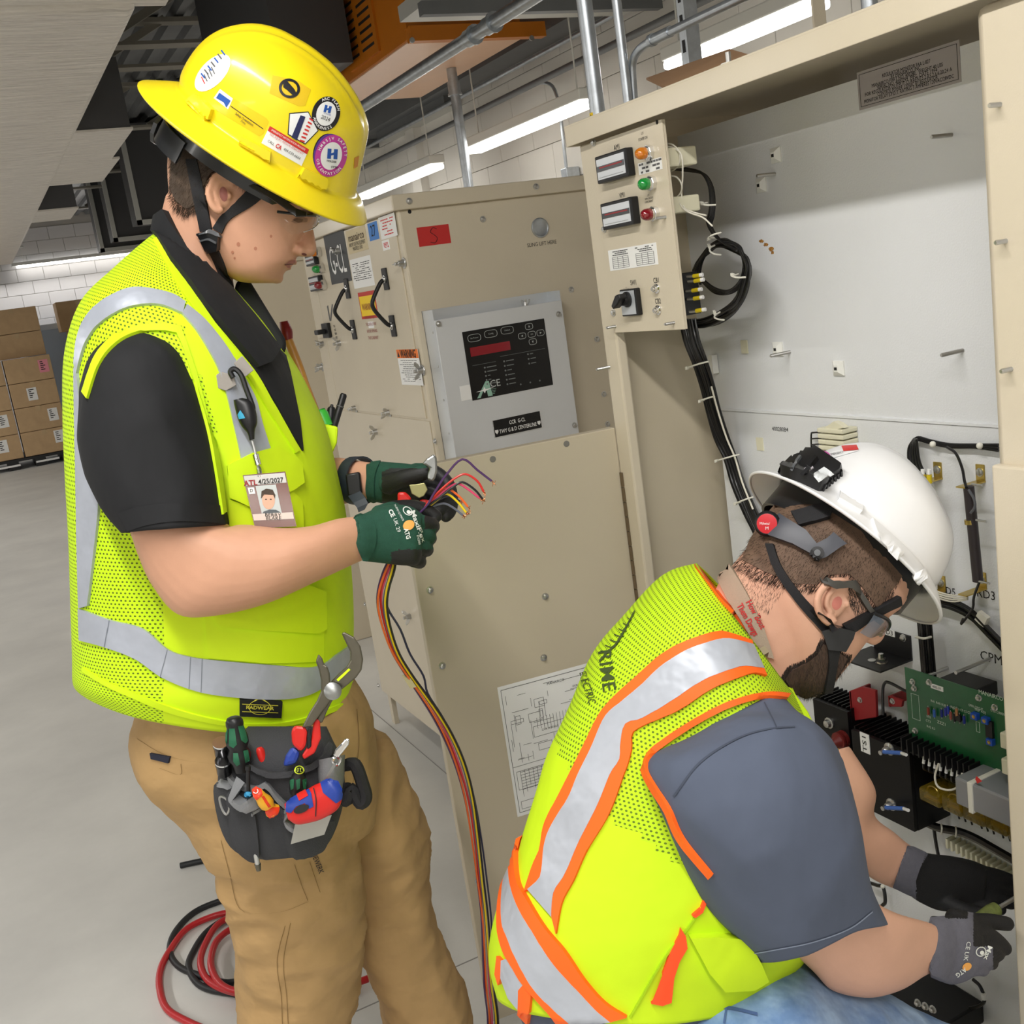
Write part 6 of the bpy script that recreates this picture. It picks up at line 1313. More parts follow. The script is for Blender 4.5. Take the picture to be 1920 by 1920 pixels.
# ================================================================ crouching worker
M_SKIN2 = mat('fair_skin', (218, 170, 144), .5, var=.05, vs=14, bump=.08, bs=500, spec=.35)
M_NEON2 = mat('lime_cloth', (200, 234, 18), .7, bump=.6, bs=9, bd=.014, var=.03, vs=6)
M_MESH2 = meshcloth('lime_mesh', (190, 226, 22), (92, 122, 20), a=(.7, -.6, .4), b=(-.4, .1, .9), pitch=.0056, r=.26)
M_ORG = mat('orange_tape', (255, 104, 22), .6); M_SILV2 = mat('silver_tape_soft', (178, 183, 192), .4, .15, var=.05, vs=20, bump=.6, bs=14, bd=.014)
M_TEE = mat('slate_tee', (84, 92, 110), .9, var=.05, vs=12, bump=.6, bs=10, bd=.018, stretch=(1, 1, .6))
M_JEAN = mat('blue_denim', (104, 134, 178), .9, col2=(160, 186, 216), thr=(.35, .68), vs=14, bump=.7, bs=16, bd=.014)
M_HAIR2 = mat('dark_hair', (46, 38, 32), .6, var=.25, vs=60); M_GKN = mat('grey_knit', (98, 98, 108), .9, bump=.5, bs=800, var=.08, vs=100); M_BFO = mat('black_foam', (18, 18, 20), .7, bump=.3, bs=600)
m2 = thing('person', 'crouching worker in orange-striped lime vest and white hard hat reaching into the cabinet', 'person', (.62, .95, 0))
HD = 1.38
TO2 = [(1310, 1068, 1484, 1288, 1.345, .118), (1240, 1098, 1500, 1330, 1.335, .155), (1150, 1192, 1535, 1400, 1.325, .166), (1085, 1292, 1568, 1470, 1.32, .166), (1034, 1400, 1575, 1545, 1.315, .166), (1000, 1505, 1560, 1625, 1.315, .166),
       (964, 1620, 1535, 1700, 1.315, .166), (936, 1720, 1505, 1770, 1.315, .164), (927, 1800, 1470, 1825, 1.32, .162), (940, 1862, 1440, 1862, 1.325, .165)]
g = loft(TO2[1:7], grow=-.03, lvl=.3)
loft([(1398, 1030, 1575, 1240, 1.375, .06), (1372, 1062, 1530, 1270, 1.378, .056), (1345, 1098, 1490, 1300, 1.378, .05), (1335, 1130, 1465, 1335, 1.38, .045)], 24, g=g)
H2 = [(1560, 915, 1650, 945, HD, .03), (1490, 935, 1705, 1010, HD, .066), (1440, 968, 1712, 1075, HD, .077), (1408, 1015, 1690, 1128, HD, .079), (1393, 1065, 1655, 1158, HD, .077), (1398, 1112, 1625, 1192, HD, .073), (1420, 1170, 1600, 1224, HD, .067), (1448, 1225, 1575, 1256, HD, .058), (1470, 1270, 1548, 1290, HD, .044), (1490, 1300, 1522, 1308, HD, .018)]
loft(H2, 40, g=g, sq=2.3)
loft([(1640, 1150, 1668, 1152, HD, .009), (1628, 1170, 1662, 1178, HD, .013), (1618, 1188, 1652, 1200, HD, .016), (1612, 1200, 1638, 1210, HD, .012)], 16, g=g)
EC = HD-.084
g.tube(px3([(1598, 1112, EC+.004), (1594, 1098, EC-.002), (1578, 1089, EC-.008), (1556, 1092, EC-.012), (1539, 1108, EC-.014), (1532, 1128, EC-.014), (1536, 1148, EC-.012), (1546, 1162, EC-.009), (1556, 1168, EC-.006), (1566, 1160, EC-.003)]), .0048, 10, 6)
blob(g, 1560, 1128, EC+.005, 28, 36, .010, 20); g.tube(px3([(1586, 1106, EC-.003), (1566, 1104, EC-.008), (1552, 1118, EC-.009), (1550, 1136, EC-.008), (1560, 1150, EC-.005)]), .0036, 8, 5); blob(g, 1588, 1132, EC-.002, 5, 9, .006); blob(g, 1554, 1160, EC-.004, 9, 9, .005)
# near arm, far arm
loft([(1300, 1420, 1450, 1340, 1.22, .05), (1330, 1560, 1540, 1500, 1.20, .055), (1400, 1700, 1590, 1640, 1.21, .056), (1470, 1770, 1640, 1690, 1.22, .055), (1525, 1822, 1672, 1708, 1.23, .054), (1562, 1858, 1700, 1718, 1.245, .052), (1630, 1870, 1722, 1724, 1.265, .049), (1690, 1855, 1745, 1732, 1.295, .044), (1735, 1828, 1768, 1745, 1.325, .035), (1765, 1815, 1790, 1755, 1.34, .031)], 26, g=g)
loft([(1480, 1430, 1590, 1400, 1.44, .05), (1540, 1530, 1640, 1480, 1.46, .05), (1598, 1610, 1640, 1530, 1.48, .045), (1632, 1645, 1676, 1560, 1.50, .04), (1672, 1664, 1706, 1585, 1.52, .034), (1715, 1680, 1740, 1605, 1.535, .03)], 22, g=g)
bd2 = remesh(g, 'body', M_SKIN2, m2, .0028, 3); T2 = bvh(bd2)
lay('ear_hollow', *ell2d((1569, 1131), 9, 13, 20), T2, mat('ear_dark2', (196, 120, 106), .6), m2, .0006, False)
# hair and beard
HP2 = [(1470, 925), (1440, 955), (1404, 1010), (1372, 1062), (1420, 1088), (1490, 1108), (1528, 1110), (1550, 1085), (1590, 1080), (1612, 1105), (1640, 1150), (1665, 1140), (1690, 1080), (1620, 1000), (1540, 950)]
lay('hair_base', *poly2d([(1472, 925), (1444, 955), (1408, 1012), (1392, 1050), (1430, 1070), (1490, 1094), (1530, 1096), (1550, 1078), (1592, 1076), (1616, 1100), (1645, 1140), (1690, 1080), (1620, 1000), (1540, 950)], 12), T2, mat('hair_skin_mix', (104, 82, 66), .7, var=.2, vs=40), m2, .0018, True)
strands('hair', HP2, T2, M_HAIR2, m2, 7000, .008, (-.6, .8), .00032, .5, 5)
BP = [(1538, 1196), (1560, 1205), (1580, 1222), (1598, 1228), (1575, 1262), (1545, 1296), (1510, 1312), (1480, 1300), (1462, 1272), (1478, 1248), (1505, 1238), (1528, 1222)]
lay('beard_base', *poly2d([(1543, 1206), (1562, 1214), (1585, 1232), (1572, 1258), (1545, 1290), (1512, 1305), (1486, 1296), (1470, 1272), (1484, 1254), (1512, 1242), (1532, 1226)], 10), T2, mat('beard_base', (82, 63, 52), .8, var=.2, vs=50), m2, .004, True)
strands('beard', BP, T2, M_HAIR2, m2, 5200, .012, (-.1, 1), .00035, .6, 6); strands('stubble', [(1590, 1096), (1622, 1120), (1630, 1150), (1606, 1160), (1592, 1130)], T2, M_HAIR2, m2, 500, .006, (.2, 1), .00028, .5, 8)
strands('nape_hair', [(1376, 1062), (1430, 1085), (1470, 1110), (1440, 1150), (1400, 1130), (1370, 1090)], T2, M_HAIR2, m2, 380, .005, (-.3, .9), .00022, .6, 9)
# shirt sleeve, tail
s2 = loft([(1280, 1398, 1460, 1300, 1.22, .06), (1212, 1438, 1520, 1350, 1.185, .105), (1240, 1520, 1572, 1450, 1.165, .112), (1288, 1618, 1600, 1552, 1.165, .112), (1340, 1714, 1624, 1645, 1.175, .106), (1378, 1772, 1642, 1698, 1.19, .10), (1414, 1814, 1655, 1736, 1.205, .096)], 60, 11, cap=False).build('shirt_sleeve', M_TEE, m2, True)
wrinkle(s2, .010, 6, (1, 1, .6), True, 3); _m = s2.modifiers.new('s', 'SOLIDIFY'); _m.thickness = .003
TS2 = bvh(s2); M_TSE = mat('slate_seam', (66, 73, 88), .9)
lay('hem_stitch', *strip2d([(1412, 1786), (1450, 1779), (1520, 1765), (1590, 1740), (1634, 1708)], [(1413, 1788), (1451, 1781), (1521, 1767), (1591, 1742), (1635, 1710)], 24, 1), TS2, mat('stitch_pale', (136, 146, 166), .9), m2, .0012, False)
lay('seam', *strip2d([(1262, 1492), (1310, 1430), (1380, 1385), (1440, 1366), (1490, 1362)], [(1265, 1495), (1313, 1433), (1382, 1388), (1441, 1369), (1490, 1365)], 24, 1), TS2, M_TSE, m2, .001, False); lay('seam', *strip2d([(1432, 1318), (1446, 1345), (1456, 1368)], [(1434, 1317), (1448, 1344), (1458, 1367)], 8, 1), TS2, M_TSE, m2, .001, False)
ta = loft([(950, 1840, 1440, 1850, 1.325, .155), (975, 1905, 1420, 1900, 1.33, .155), (1010, 1980, 1380, 1960, 1.34, .15)], 40, 4, lvl=.3).build('shirt_tail', M_TEE, m2, True)
# vest
v2 = loft(TO2, 64, 8, cap=False, lvl=.3).build('safety_vest', [M_MESH2, M_NEON2], m2, True)
clothmap(v2, 64); wrinkle(v2, .010, 6, (1, 1, .6), False, 6, lambda p: 1); _m = v2.modifiers.new('s', 'SOLIDIFY'); _m.thickness = .003
L = WL[v2]; SP = [(900, 1350), (1034, 1378), (1072, 1453), (1144, 1531), (1212, 1581), (1331, 1644), (1420, 1690), (1700, 1690), (1700, 2100), (850, 2100)]
for p in v2.data.polygons:
    x, y, _ = pix(p.center+L); p.material_index = 1 if inpoly(x, y, SP) else 0
TV2 = bvh(v2)
O1 = [(1406, 1203), (1369, 1191), (1344, 1187), (1291, 1203), (1244, 1228), (1197, 1269), (1150, 1312), (1125, 1344), (1100, 1394), (1075, 1444), (1056, 1481), (1025, 1544), (1016, 1591), (1002, 1625), (987, 1672)]
S1 = [(1408, 1211), (1370, 1202), (1347, 1202), (1294, 1219), (1244, 1250), (1200, 1291), (1166, 1319), (1137, 1347), (1112, 1403), (1087, 1453), (1070, 1494), (1037, 1550), (1025, 1585), (1018, 1642), (994, 1668)]
S2 = [(1428, 1256), (1400, 1252), (1381, 1253), (1322, 1275), (1259, 1316), (1206, 1347), (1175, 1358), (1166, 1394), (1164, 1424), (1147, 1450), (1123, 1509), (1087, 1581), (1062, 1640), (1042, 1672), (1037, 1718)]
O2 = [(1434, 1269), (1415, 1264), (1400, 1266), (1337, 1291), (1275, 1331), (1212, 1359), (1187, 1375), (1186, 1403), (1178, 1435), (1172, 1450), (1144, 1525), (1103, 1594), (1078, 1650), (1056, 1692), (1045, 1750)]
def st2(nm, A, B, m, off=.004, n=60, mm=3): return lay(nm, *strip2d(A, B, n, mm), TV2, m, m2, off)
st2('orange_stripe', O1, S1, M_ORG); st2('reflective_stripe', S1, S2, M_SILV2, .0045); st2('orange_stripe', S2, O2, M_ORG)
W1 = [(979, 1566), (972, 1600), (976, 1650), (991, 1681), (1025, 1737), (1062, 1781), (1100, 1837), (1137, 1878), (1176, 1903)]; W2 = [(968, 1585), (962, 1612), (964, 1655), (978, 1700), (1003, 1744), (1041, 1803), (1094, 1862), (1120, 1890), (1146, 1912)]
W3 = [(962, 1610), (950, 1665), (949, 1728), (960, 1760), (972, 1790), (1003, 1847), (1041, 1887), (1060, 1905), (1080, 1922)]; W4 = [(957, 1625), (943, 1680), (940, 1738), (950, 1781), (965, 1808), (987, 1844), (1025, 1887), (1038, 1903), (1055, 1922)]
TVT = bvh(v2, ta)
for nm, A, B, m in (('orange_stripe', W1, W2, M_ORG), ('reflective_stripe', W2, W3, M_SILV2), ('orange_stripe', W3, W4, M_ORG)): lay(nm, *strip2d(A, B, 44, 3), TVT, m, m2, .0065)
lay('reflective_stripe', *poly2d([(946, 1800), (960, 1796), (986, 1843), (977, 1854), (976, 1890), (958, 1868), (945, 1832)], 9), TVT, M_SILV2, m2, .005); lay('orange_stripe', *poly2d([(938, 1792), (946, 1800), (945, 1832), (940, 1845), (934, 1825)], 9), TVT, M_ORG, m2, .005); lay('orange_stripe', *poly2d([(986, 1843), (1000, 1862), (994, 1918), (976, 1900), (977, 1854)], 9), TVT, M_ORG, m2, .005)
AH = [(1478, 1302), (1431, 1299), (1369, 1314), (1306, 1345), (1244, 1385), (1212, 1414), (1207, 1444), (1224, 1479), (1250, 1520), (1275, 1576), (1331, 1645)]
AH2 = [(1474, 1312), (1432, 1310), (1374, 1325), (1311, 1356), (1250, 1396), (1220, 1422), (1216, 1444), (1233, 1475), (1259, 1515), (1284, 1570), (1338, 1638)]
TVS2 = bvh(v2, s2)
lay('orange_binding', *strip2d(AH, AH2, 50, 1), TVS2, M_ORG, m2, .004)
TNK = bvh(bd2, v2)
lay('orange_binding', *strip2d([(1303, 1064), (1328, 1097), (1353, 1131), (1387, 1166), (1415, 1200)], [(1312, 1062), (1338, 1094), (1362, 1126), (1394, 1160), (1421, 1194)], 24, 1), TNK, M_ORG, m2, .005)
cut('vest_front_edge', [(1462, 1290), (1482, 1288), (1515, 1335), (1540, 1385), (1554, 1425), (1562, 1440), (1585, 1478), (1576, 1490), (1556, 1480), (1530, 1405), (1495, 1345)], 1.285, .012, M_NEON2, m2, .003)
M_PRN = mat('vest_print', (62, 78, 34), .8)
laytext('vest_lettering', 'RIME', (1138, 1258), 83, 26, TV2, M_PRN, m2, width=76, bold=.005, off=.0015, vdir=(.95, -.18)); laytext('vest_lettering', 'ELECTRIC', (1102, 1290), 72, 15, TV2, M_PRN, m2, width=62, off=.0015, vdir=(.97, -.2))
for i in range(8):
    t = i/7; a = (1188-58*t, 1148+72*t); b = (1190-44*t-8*math.sin(t*3), 1150+74*t); wd = 2+15*math.sin(min(1, t*1.2)*1.6)
    lay('vest_logo', *strip2d([(a[0]-2, a[1]), (a[0]+wd*.5, a[1]+4), (a[0]+wd, a[1]+3)], [(a[0]-2, a[1]+2.2), (a[0]+wd*.5, a[1]+6), (a[0]+wd, a[1]+5)], 5, 1), TV2, M_PRN, m2, .0015, False)
lay('vest_logo', *strip2d([(1191, 1145), (1176, 1172), (1156, 1206), (1136, 1226)], [(1192, 1147), (1179, 1173), (1159, 1208), (1138, 1228)], 12, 1), TV2, M_PRN, m2, .0015, False)
TVL = bvh(v2, s2)
lay('zip_tape', *poly2d([(1275, 1738), (1284, 1752), (1287, 1775), (1272, 1800), (1262, 1830), (1257, 1876), (1240, 1882), (1220, 1878), (1243, 1855), (1241, 1822), (1256, 1782), (1272, 1752)], 9), TV2, mat('orange_zip', (255, 82, 30), .6), m2, .005)
lay('zip_tape', *poly2d([(1322, 1675), (1326, 1682), (1316, 1708), (1302, 1718), (1296, 1714), (1312, 1700)], 7), TV2, mat('orange_zip', (1, 1, 1)), m2, .005)
lay('pocket_flap', *poly2d([(1290, 1751), (1340, 1748), (1396, 1752), (1420, 1800), (1430, 1826), (1406, 1843), (1352, 1847), (1324, 1815)], 12), TV2, M_NEON2, m2, .012)
lay('panel_seam', *strip2d([(1180, 1905), (1240, 1800), (1300, 1720), (1332, 1660)], [(1183, 1907), (1243, 1802), (1303, 1722), (1335, 1662)], 20, 1), TV2, mat('lime_seam', (168, 206, 10), .8), m2, .003)
# lanyard
ln_ = thing('lanyard', 'tan lanyard with red lettering round the crouching worker neck', 'lanyard', PD(1400, 1150, 1.3))
lo2 = lay('band', *strip2d([(1347, 1077), (1365, 1119), (1390, 1161), (1413, 1200), (1432, 1228)], [(1374, 1063), (1400, 1109), (1426, 1161), (1440, 1200), (1450, 1232)], 24, 3), TNK, mat('tan_webbing', (170, 154, 134), .8, bump=.3, bs=700), ln_, .0075)
TL2 = bvh(lo2); laytext('lettering', "How 'Bout", (1417, 1152), 61, 12, TL2, mat('red_print', (196, 40, 42), .6), ln_, width=58, bold=.02, off=.001); laytext('lettering', 'Them Dawgs', (1402, 1162), 61, 12, TL2, mat('red_print', (196, 40, 42), .6), ln_, width=66, bold=.02, off=.001)
# gloves
G1 = glove('glove', [(1744, 1722, 1744, 1826, 1.325, .036), (1768, 1722, 1766, 1836, 1.335, .035), (1792, 1716, 1786, 1842, 1.35, .034), (1818, 1718, 1815, 1834, 1.36, .033), (1842, 1735, 1845, 1812, 1.372, .028)],
    [([(1822, 1750, 1.36), (1850, 1752, 1.375), (1872, 1766, 1.385), (1884, 1778, 1.39)], .0115, .0092), ([(1832, 1775, 1.36), (1856, 1780, 1.37), (1870, 1788, 1.385), (1858, 1790, 1.405)], .011, .009), ([(1828, 1795, 1.355), (1848, 1800, 1.368), (1858, 1805, 1.385), (1845, 1802, 1.40)], .0108, .0086), ([(1815, 1815, 1.35), (1834, 1816, 1.362), (1842, 1818, 1.378), (1828, 1814, 1.395)], .0098, .0078), ([(1790, 1722, 1.36), (1825, 1728, 1.385), (1858, 1728, 1.40), (1888, 1732, 1.41)], .0125, .0095)], m2, M_GKN, M_BFO, lambda x, y, d, nd: (x > 1825 and y < 1775) or d > 1.385 or (y < 1722 and x < 1815) or (x > 1862))
TG1 = bvh(G1); lay('glove_cuff', *strip2d([(1746, 1722), (1740, 1760), (1742, 1800), (1746, 1826)], [(1770, 1720), (1790, 1760), (1785, 1805), (1766, 1834)], 12, 3), TG1, M_GKN, m2, .002)
laytext('glove_lettering', 'Max', (1851, 1786), 110, 9, TG1, M_GP, m2, width=26, bold=.02, off=.001); lay('glove_logo', *ell2d((1838, 1784), 9, 10, 60, 18, .8), TG1, M_GP, m2, .001, False); lay('glove_logo', *ell2d((1840, 1786), 4, 4, 60, 12), TG1, M_GP, m2, .001, False); laytext('glove_lettering', 'CE UK', (1812, 1783), 100, 8, TG1, M_GP, m2, width=36, off=.001); lay('glove_logo', *ell2d((1812, 1812), 9, 7, -30, 18), TG1, mat('glove_orange', (1, 1, 1)), m2, .001, False); laytext('glove_lettering', 'ATG', (1800, 1822), 145, 8, TG1, M_GP, m2, width=22, bold=.02, off=.0016)
G2_ = glove('glove', [(1700, 1585, 1674, 1664, 1.515, .034), (1722, 1594, 1698, 1672, 1.525, .033), (1745, 1602, 1725, 1690, 1.535, .033), (1780, 1606, 1765, 1706, 1.545, .033), (1820, 1614, 1810, 1704, 1.555, .03), (1850, 1626, 1845, 1700, 1.56, .026)],
    [([(1835, 1636, 1.56), (1875, 1645, 1.575), (1912, 1660, 1.585), (1930, 1675, 1.585)], .012, .0095), ([(1835, 1655, 1.555), (1875, 1668, 1.565), (1905, 1684, 1.57)], .012, .0095), ([(1830, 1675, 1.55), (1868, 1686, 1.552), (1895, 1694, 1.55)], .0115, .009), ([(1820, 1692, 1.545), (1852, 1700, 1.54), (1876, 1705, 1.53)], .0105, .0085), ([(1770, 1690, 1.525), (1805, 1706, 1.51), (1835, 1712, 1.505)], .0125, .01)], m2, M_GKN, M_BFO, lambda x, y, d, nd: x > 1718+max(0, (1640-y))*.55)
TG2 = bvh(G2_); lay('glove_cuff', *strip2d([(1702, 1585), (1694, 1610), (1684, 1640), (1676, 1663)], [(1735, 1600), (1724, 1625), (1714, 1655), (1708, 1678)], 12, 3), TG2, M_GKN, m2, .0022)
sd = thing('screwdriver', 'slim screwdriver with a mottled olive handle held by the crouching worker', 'screwdriver', PD(1865, 1708, 1.45))
A, B = PD(1872, 1702, 1.46), PD(1838, 1722, 1.45); dd_ = (B-A).normalized()
shade(G().lathe(A, dd_, [(0, .006), (.003, .0095), (.014, .0105), (.03, .009), (.05, .009)], 14).build('handle', mat('olive_handle', (92, 100, 50), .5, var=.4, vs=90), sd)); G().cyl(A, A-dd_*.05, .003).build('shaft', M_STEEL, sd)
# jeans and boots
jg = loft([(1010, 1930, 1400, 1895, 1.33, .16), (1040, 2010, 1420, 1960, 1.34, .17), (1080, 2120, 1420, 2060, 1.36, .16)], 34, 4, lvl=.3)
loft([(1150, 1960, 1190, 2130, 1.24, .09), (1290, 1866, 1330, 2110, 1.235, .1), (1420, 1824, 1470, 2080, 1.24, .1), (1490, 1818, 1540, 2070, 1.245, .098), (1570, 1846, 1620, 2075, 1.26, .095), (1670, 1892, 1710, 2095, 1.285, .088), (1790, 1950, 1810, 2130, 1.315, .08), (1850, 1990, 1850, 2160, 1.33, .07)], 30, 5, g=jg)
def shin(P0, P1, r0, r1): jg.tube([P0, (P0+P1)/2+Vector((.02, 0, 0)), P1], [r0, (r0+r1)/2, r1], 20, 6)
Kn = PD(1835, 2070, 1.32); F1 = Vector((Kn.x-.05, Kn.y-.02, .1)); shin(Kn, F1, .075, .062)
K2 = Vector((.80, 1.02, .12)); Hp = PD(1250, 2050, 1.42); jg.tube([Hp, (Hp+K2)/2, K2], [.09, .085, .075], 20, 6); jg.tube([K2, Vector((.45, 1.08, .09))], [.07, .06], 20, 4)
jn = remesh(jg, 'jeans', M_JEAN, m2, .007, 3); wrinkle(jn, .007, 7, (1, 1, 1), True, 8)
TJ = bvh(jn); M_JS = mat('denim_seam', (70, 92, 140), .9)
lay('seam', *strip2d([(1215, 1905), (1280, 1890), (1360, 1888), (1420, 1900)], [(1215, 1911), (1280, 1896), (1360, 1894), (1420, 1906)], 16, 1), TJ, M_JS, m2, .002, False); lay('seam', *strip2d([(1372, 1852), (1362, 1885), (1356, 1920)], [(1376, 1852), (1366, 1885), (1360, 1920)], 10, 1), TJ, M_JS, m2, .002, False)
for P, f_ in ((F1, Vector((.95, .2, 0))), (Vector((.42, 1.08, .06)), Vector((-.9, .1, -.2)))):
    g = G(); s_2 = Vector((-f_.y, f_.x, 0)).normalized()
    for a, wd, h in ((-.07, .04, .1), (0, .046, .1), (.08, .048, .085), (.14, .04, .06)): g.sphere(Vector((P.x, P.y, max(.05, h*.55)))+f_*a*.8, 1, 14, 8, (f_*.06, s_2*wd, Zv*h*.5))
    remesh(g, 'boot', M_BOOT, m2, .006, 3)
# ---------------------------------------------------------------- white hard hat
HF = hat_frame((1411, 889), (1741, 1168), 1.40, -14.5); k = 1.40/F; c, f_, l_, n_, _ = HF
h2 = thing('hard_hat', 'white full-brim hard hat with clipped lamp worn by the crouching worker', 'hard hat', c)
M_WHAT = mat('white_hat', (236, 237, 238), .3, coat=.35, var=.02, vs=14, bump=.03, bs=150)
LV = [(t*k, a*k, b*k) for t, a, b in ((36, -168, 172), (60, -165, 172), (95, -152, 164), (125, -138, 150), (150, -122, 122), (175, -98, 78), (190, -70, 34), (197, -40, 4), (199, -20, -14))]
BR = [(t*k, a*k, b*k, w_) for t, a, b, w_ in ((-2, -213, 213, .142), (2, -217, 217, .145), (8, -210, 212, .14), (26, -184, 194, .124), (34, -172, 178, .118))]
sh2 = hat('shell', M_WHAT, h2, HF, LV, .14, .115, BR); TH = bvh(sh2)
lay('accessory_lug', *poly2d([(1578, 918), (1618, 946), (1612, 964), (1570, 940)], 9), TH, M_WHAT, h2, .006); lay('accessory_lug', *poly2d([(1632, 975), (1672, 1010), (1690, 1040), (1684, 1046), (1640, 1000)], 9), TH, M_WHAT, h2, .005); lay('accessory_lug', *poly2d([(1712, 1078), (1724, 1070), (1728, 1086), (1716, 1096)], 6), TH, M_WHAT, h2, .008)
lay('sticker', *ell2d((1546, 856), 12, 9, 20, 20), TH, M_PUR, h2, .0012, False); lay('sticker_field', *ell2d((1545, 857), 7.5, 5.5, 20, 18), TH, M_ST, h2, .002, False)
lay('sticker', *poly2d([(1556, 849), (1606, 838), (1610, 846), (1562, 860)], 7), TH, M_ST, h2, .001, False); lay('sticker_header', *poly2d([(1578, 838), (1606, 836), (1610, 845), (1582, 848)], 7), TH, M_RED, h2, .0018, False)
laytext('sticker_lettering', 'EMERGENCY', (1570, 852), -12, 4, TH, M_GREYINK, h2, width=24, off=.0018)
# lamp
lp_ = lay('lamp_clip', *poly2d([(1458, 884), (1472, 872), (1478, 868), (1488, 852), (1496, 849), (1534, 853), (1540, 858), (1580, 886), (1576, 894), (1541, 921), (1534, 921), (1500, 905), (1464, 892)], 8), TH, M_BLACKP, h2, .016)
TLp = bvh(lp_); lay('lamp_window', *poly2d([(1525, 890), (1546, 877), (1562, 888), (1536, 904)], 6), TLp, mat('lamp_window', (214, 218, 220), .2), h2, .002); lay('lamp_slot', *poly2d([(1507, 880), (1522, 870), (1526, 878), (1510, 888)], 6), TLp, mat('lamp_slot', (196, 190, 196), .3), h2, .0015)
lay('lamp_rib', *strip2d([(1500, 856), (1482, 880)], [(1504, 857), (1486, 882)], 5, 1), TLp, mat('buckle_grey', (1, 1, 1)), h2, .003); lay('lamp_rib', *strip2d([(1530, 860), (1506, 888)], [(1535, 862), (1511, 891)], 5, 1), TLp, M_BLACKP, h2, .006)
for i in range(7): lay('lamp_tooth', *ell2d((1544+i*5.6, 919-i*4.6), 3, 3, 0, 8), bvh(sh2), M_BLACKP, h2, .009)
# inside of the hat
def band2(z0, z1, a, w_, t0, t1, nm, m, sh_=0):
    V = []; N_ = 44
    for i in range(N_+1):
        t = math.radians(t0+(t1-t0)*i/N_)
        for zz, r in ((z0, 0), (z1, 0), (z1, -.004), (z0, -.004)): V.append(c+f_*((a+r)*math.cos(t)+sh_)+l_*((w_+r)*math.sin(t))+n_*zz)
    return shade(G().add(V, [(i*4+q, i*4+(q+1) % 4, i*4+4+(q+1) % 4, i*4+4+q) for i in range(N_) for q in range(4)]).build(nm, m, h2))
band2(-.02, .03, .112, .096, 0, 360, 'head_band', M_BAND, -.002)
TI = bvh(bd2)
def s2p(nm, P, off, m=M_BAND, step=8): return lay(nm, *poly2d(P, step), TI, m, h2, off)
s2p('crown_strap', [(1487, 968), (1545, 952), (1560, 962), (1555, 975), (1500, 990)], .010, M_STRAP)
s2p('ratchet_arm', [(1444, 988), (1470, 975), (1512, 1000), (1530, 1022), (1548, 1014), (1560, 1003), (1582, 1022), (1545, 1046), (1530, 1051), (1520, 1040), (1490, 1024), (1450, 1010)], .013, mat('slate_plastic', (70, 72, 80), .4))
TAr = bvh([o for o in h2.children if o.name.startswith('ratchet_arm')][0]); lay('pivot', *ell2d((1532, 1037), 13, 12, 0, 18), TAr, M_BLACKP, h2, .003); lay('pivot_core', *ell2d((1532, 1037), 6, 6, 0, 14), TAr, mat('buckle_grey', (1, 1, 1)), h2, .005)
P = PD(1440, 982, 1.345); dk = (PD(1431, 981, 1.28)-P).normalized()
shade(G().lathe(P, dk, [(0, .014), (.006, .0165), (.012, .0165), (.014, .0145), (.016, .0135)], 20).build('ratchet_knob', M_BLACKP, h2)); shade(G().lathe(P+dk*.016, dk, [(0, .0125), (.0008, .0125), (.001, .0118)], 22).build('knob_disc', mat('knob_red', (198, 34, 44), .4), h2))
q_ = P+dk*.0175; u1, v1 = perp(dk); txt('knob_lettering', 'Milwaukee', q_, CR, CU, .0035, M_ST, h2, width=.018); txt('knob_lettering', 'M', q_-CU*.006, CR, CU, .004, M_ST, h2)
def strap2(A, B, off=.006): return lay('chin_strap', *strip2d(A, B, 16, 2), TI, M_STRAP, h2, off)
strap2([(1439, 1022), (1455, 1071), (1494, 1129), (1539, 1182)], [(1453, 1022), (1468, 1064), (1508, 1120), (1560, 1171)]); strap2([(1682, 1116), (1623, 1147), (1578, 1170)], [(1684, 1130), (1639, 1153), (1592, 1186)], .007); strap2([(1549, 1208), (1551, 1242), (1542, 1290)], [(1571, 1208), (1564, 1242), (1553, 1290)], .009)
s2p('strap_buckle', [(1537, 1178), (1560, 1170), (1594, 1177), (1590, 1190), (1576, 1214), (1548, 1211)], .013, M_BAND)
g2l = thing('safety_glasses', 'wraparound safety glasses with grey temples worn by the crouching worker', 'glasses', PD(1640, 1170, 1.34))
lay('temple', *strip2d([(1536, 1082), (1548, 1090), (1590, 1090), (1612, 1108), (1632, 1138), (1650, 1160)], [(1538, 1088), (1548, 1098), (1590, 1097), (1606, 1114), (1624, 1142), (1642, 1166)], 24, 2), TI, mat('temple_grey', (78, 76, 72), .4), g2l, .007)
rT = [(1640, 1150, 1.302), (1662, 1160, 1.305), (1668, 1170, 1.33), (1664, 1180, 1.36)]; rB = [(1612, 1186, 1.306), (1632, 1196, 1.307), (1646, 1192, 1.325), (1650, 1196, 1.36)]
V = []; a_, b_ = catmull(rT, 6), catmull(rB, 6)
for p, q in zip(a_, b_):
    for j in range(7): V.append(PD(*(p+(q-p)*j/6))+CF*(-.004*math.sin(math.pi*j/6)))
shade(mk('lens', V, [(i*7+j, i*7+j+1, i*7+8+j, i*7+7+j) for i in range(len(a_)-1) for j in range(6)], mat('smoke_lens', (90, 98, 108), .05, coat=1, alpha=.7), g2l, True), 80)
shade(G().tube([PD(*p) for p in a_], .0025, 6, 1).build('brow_frame', M_BAND, g2l))
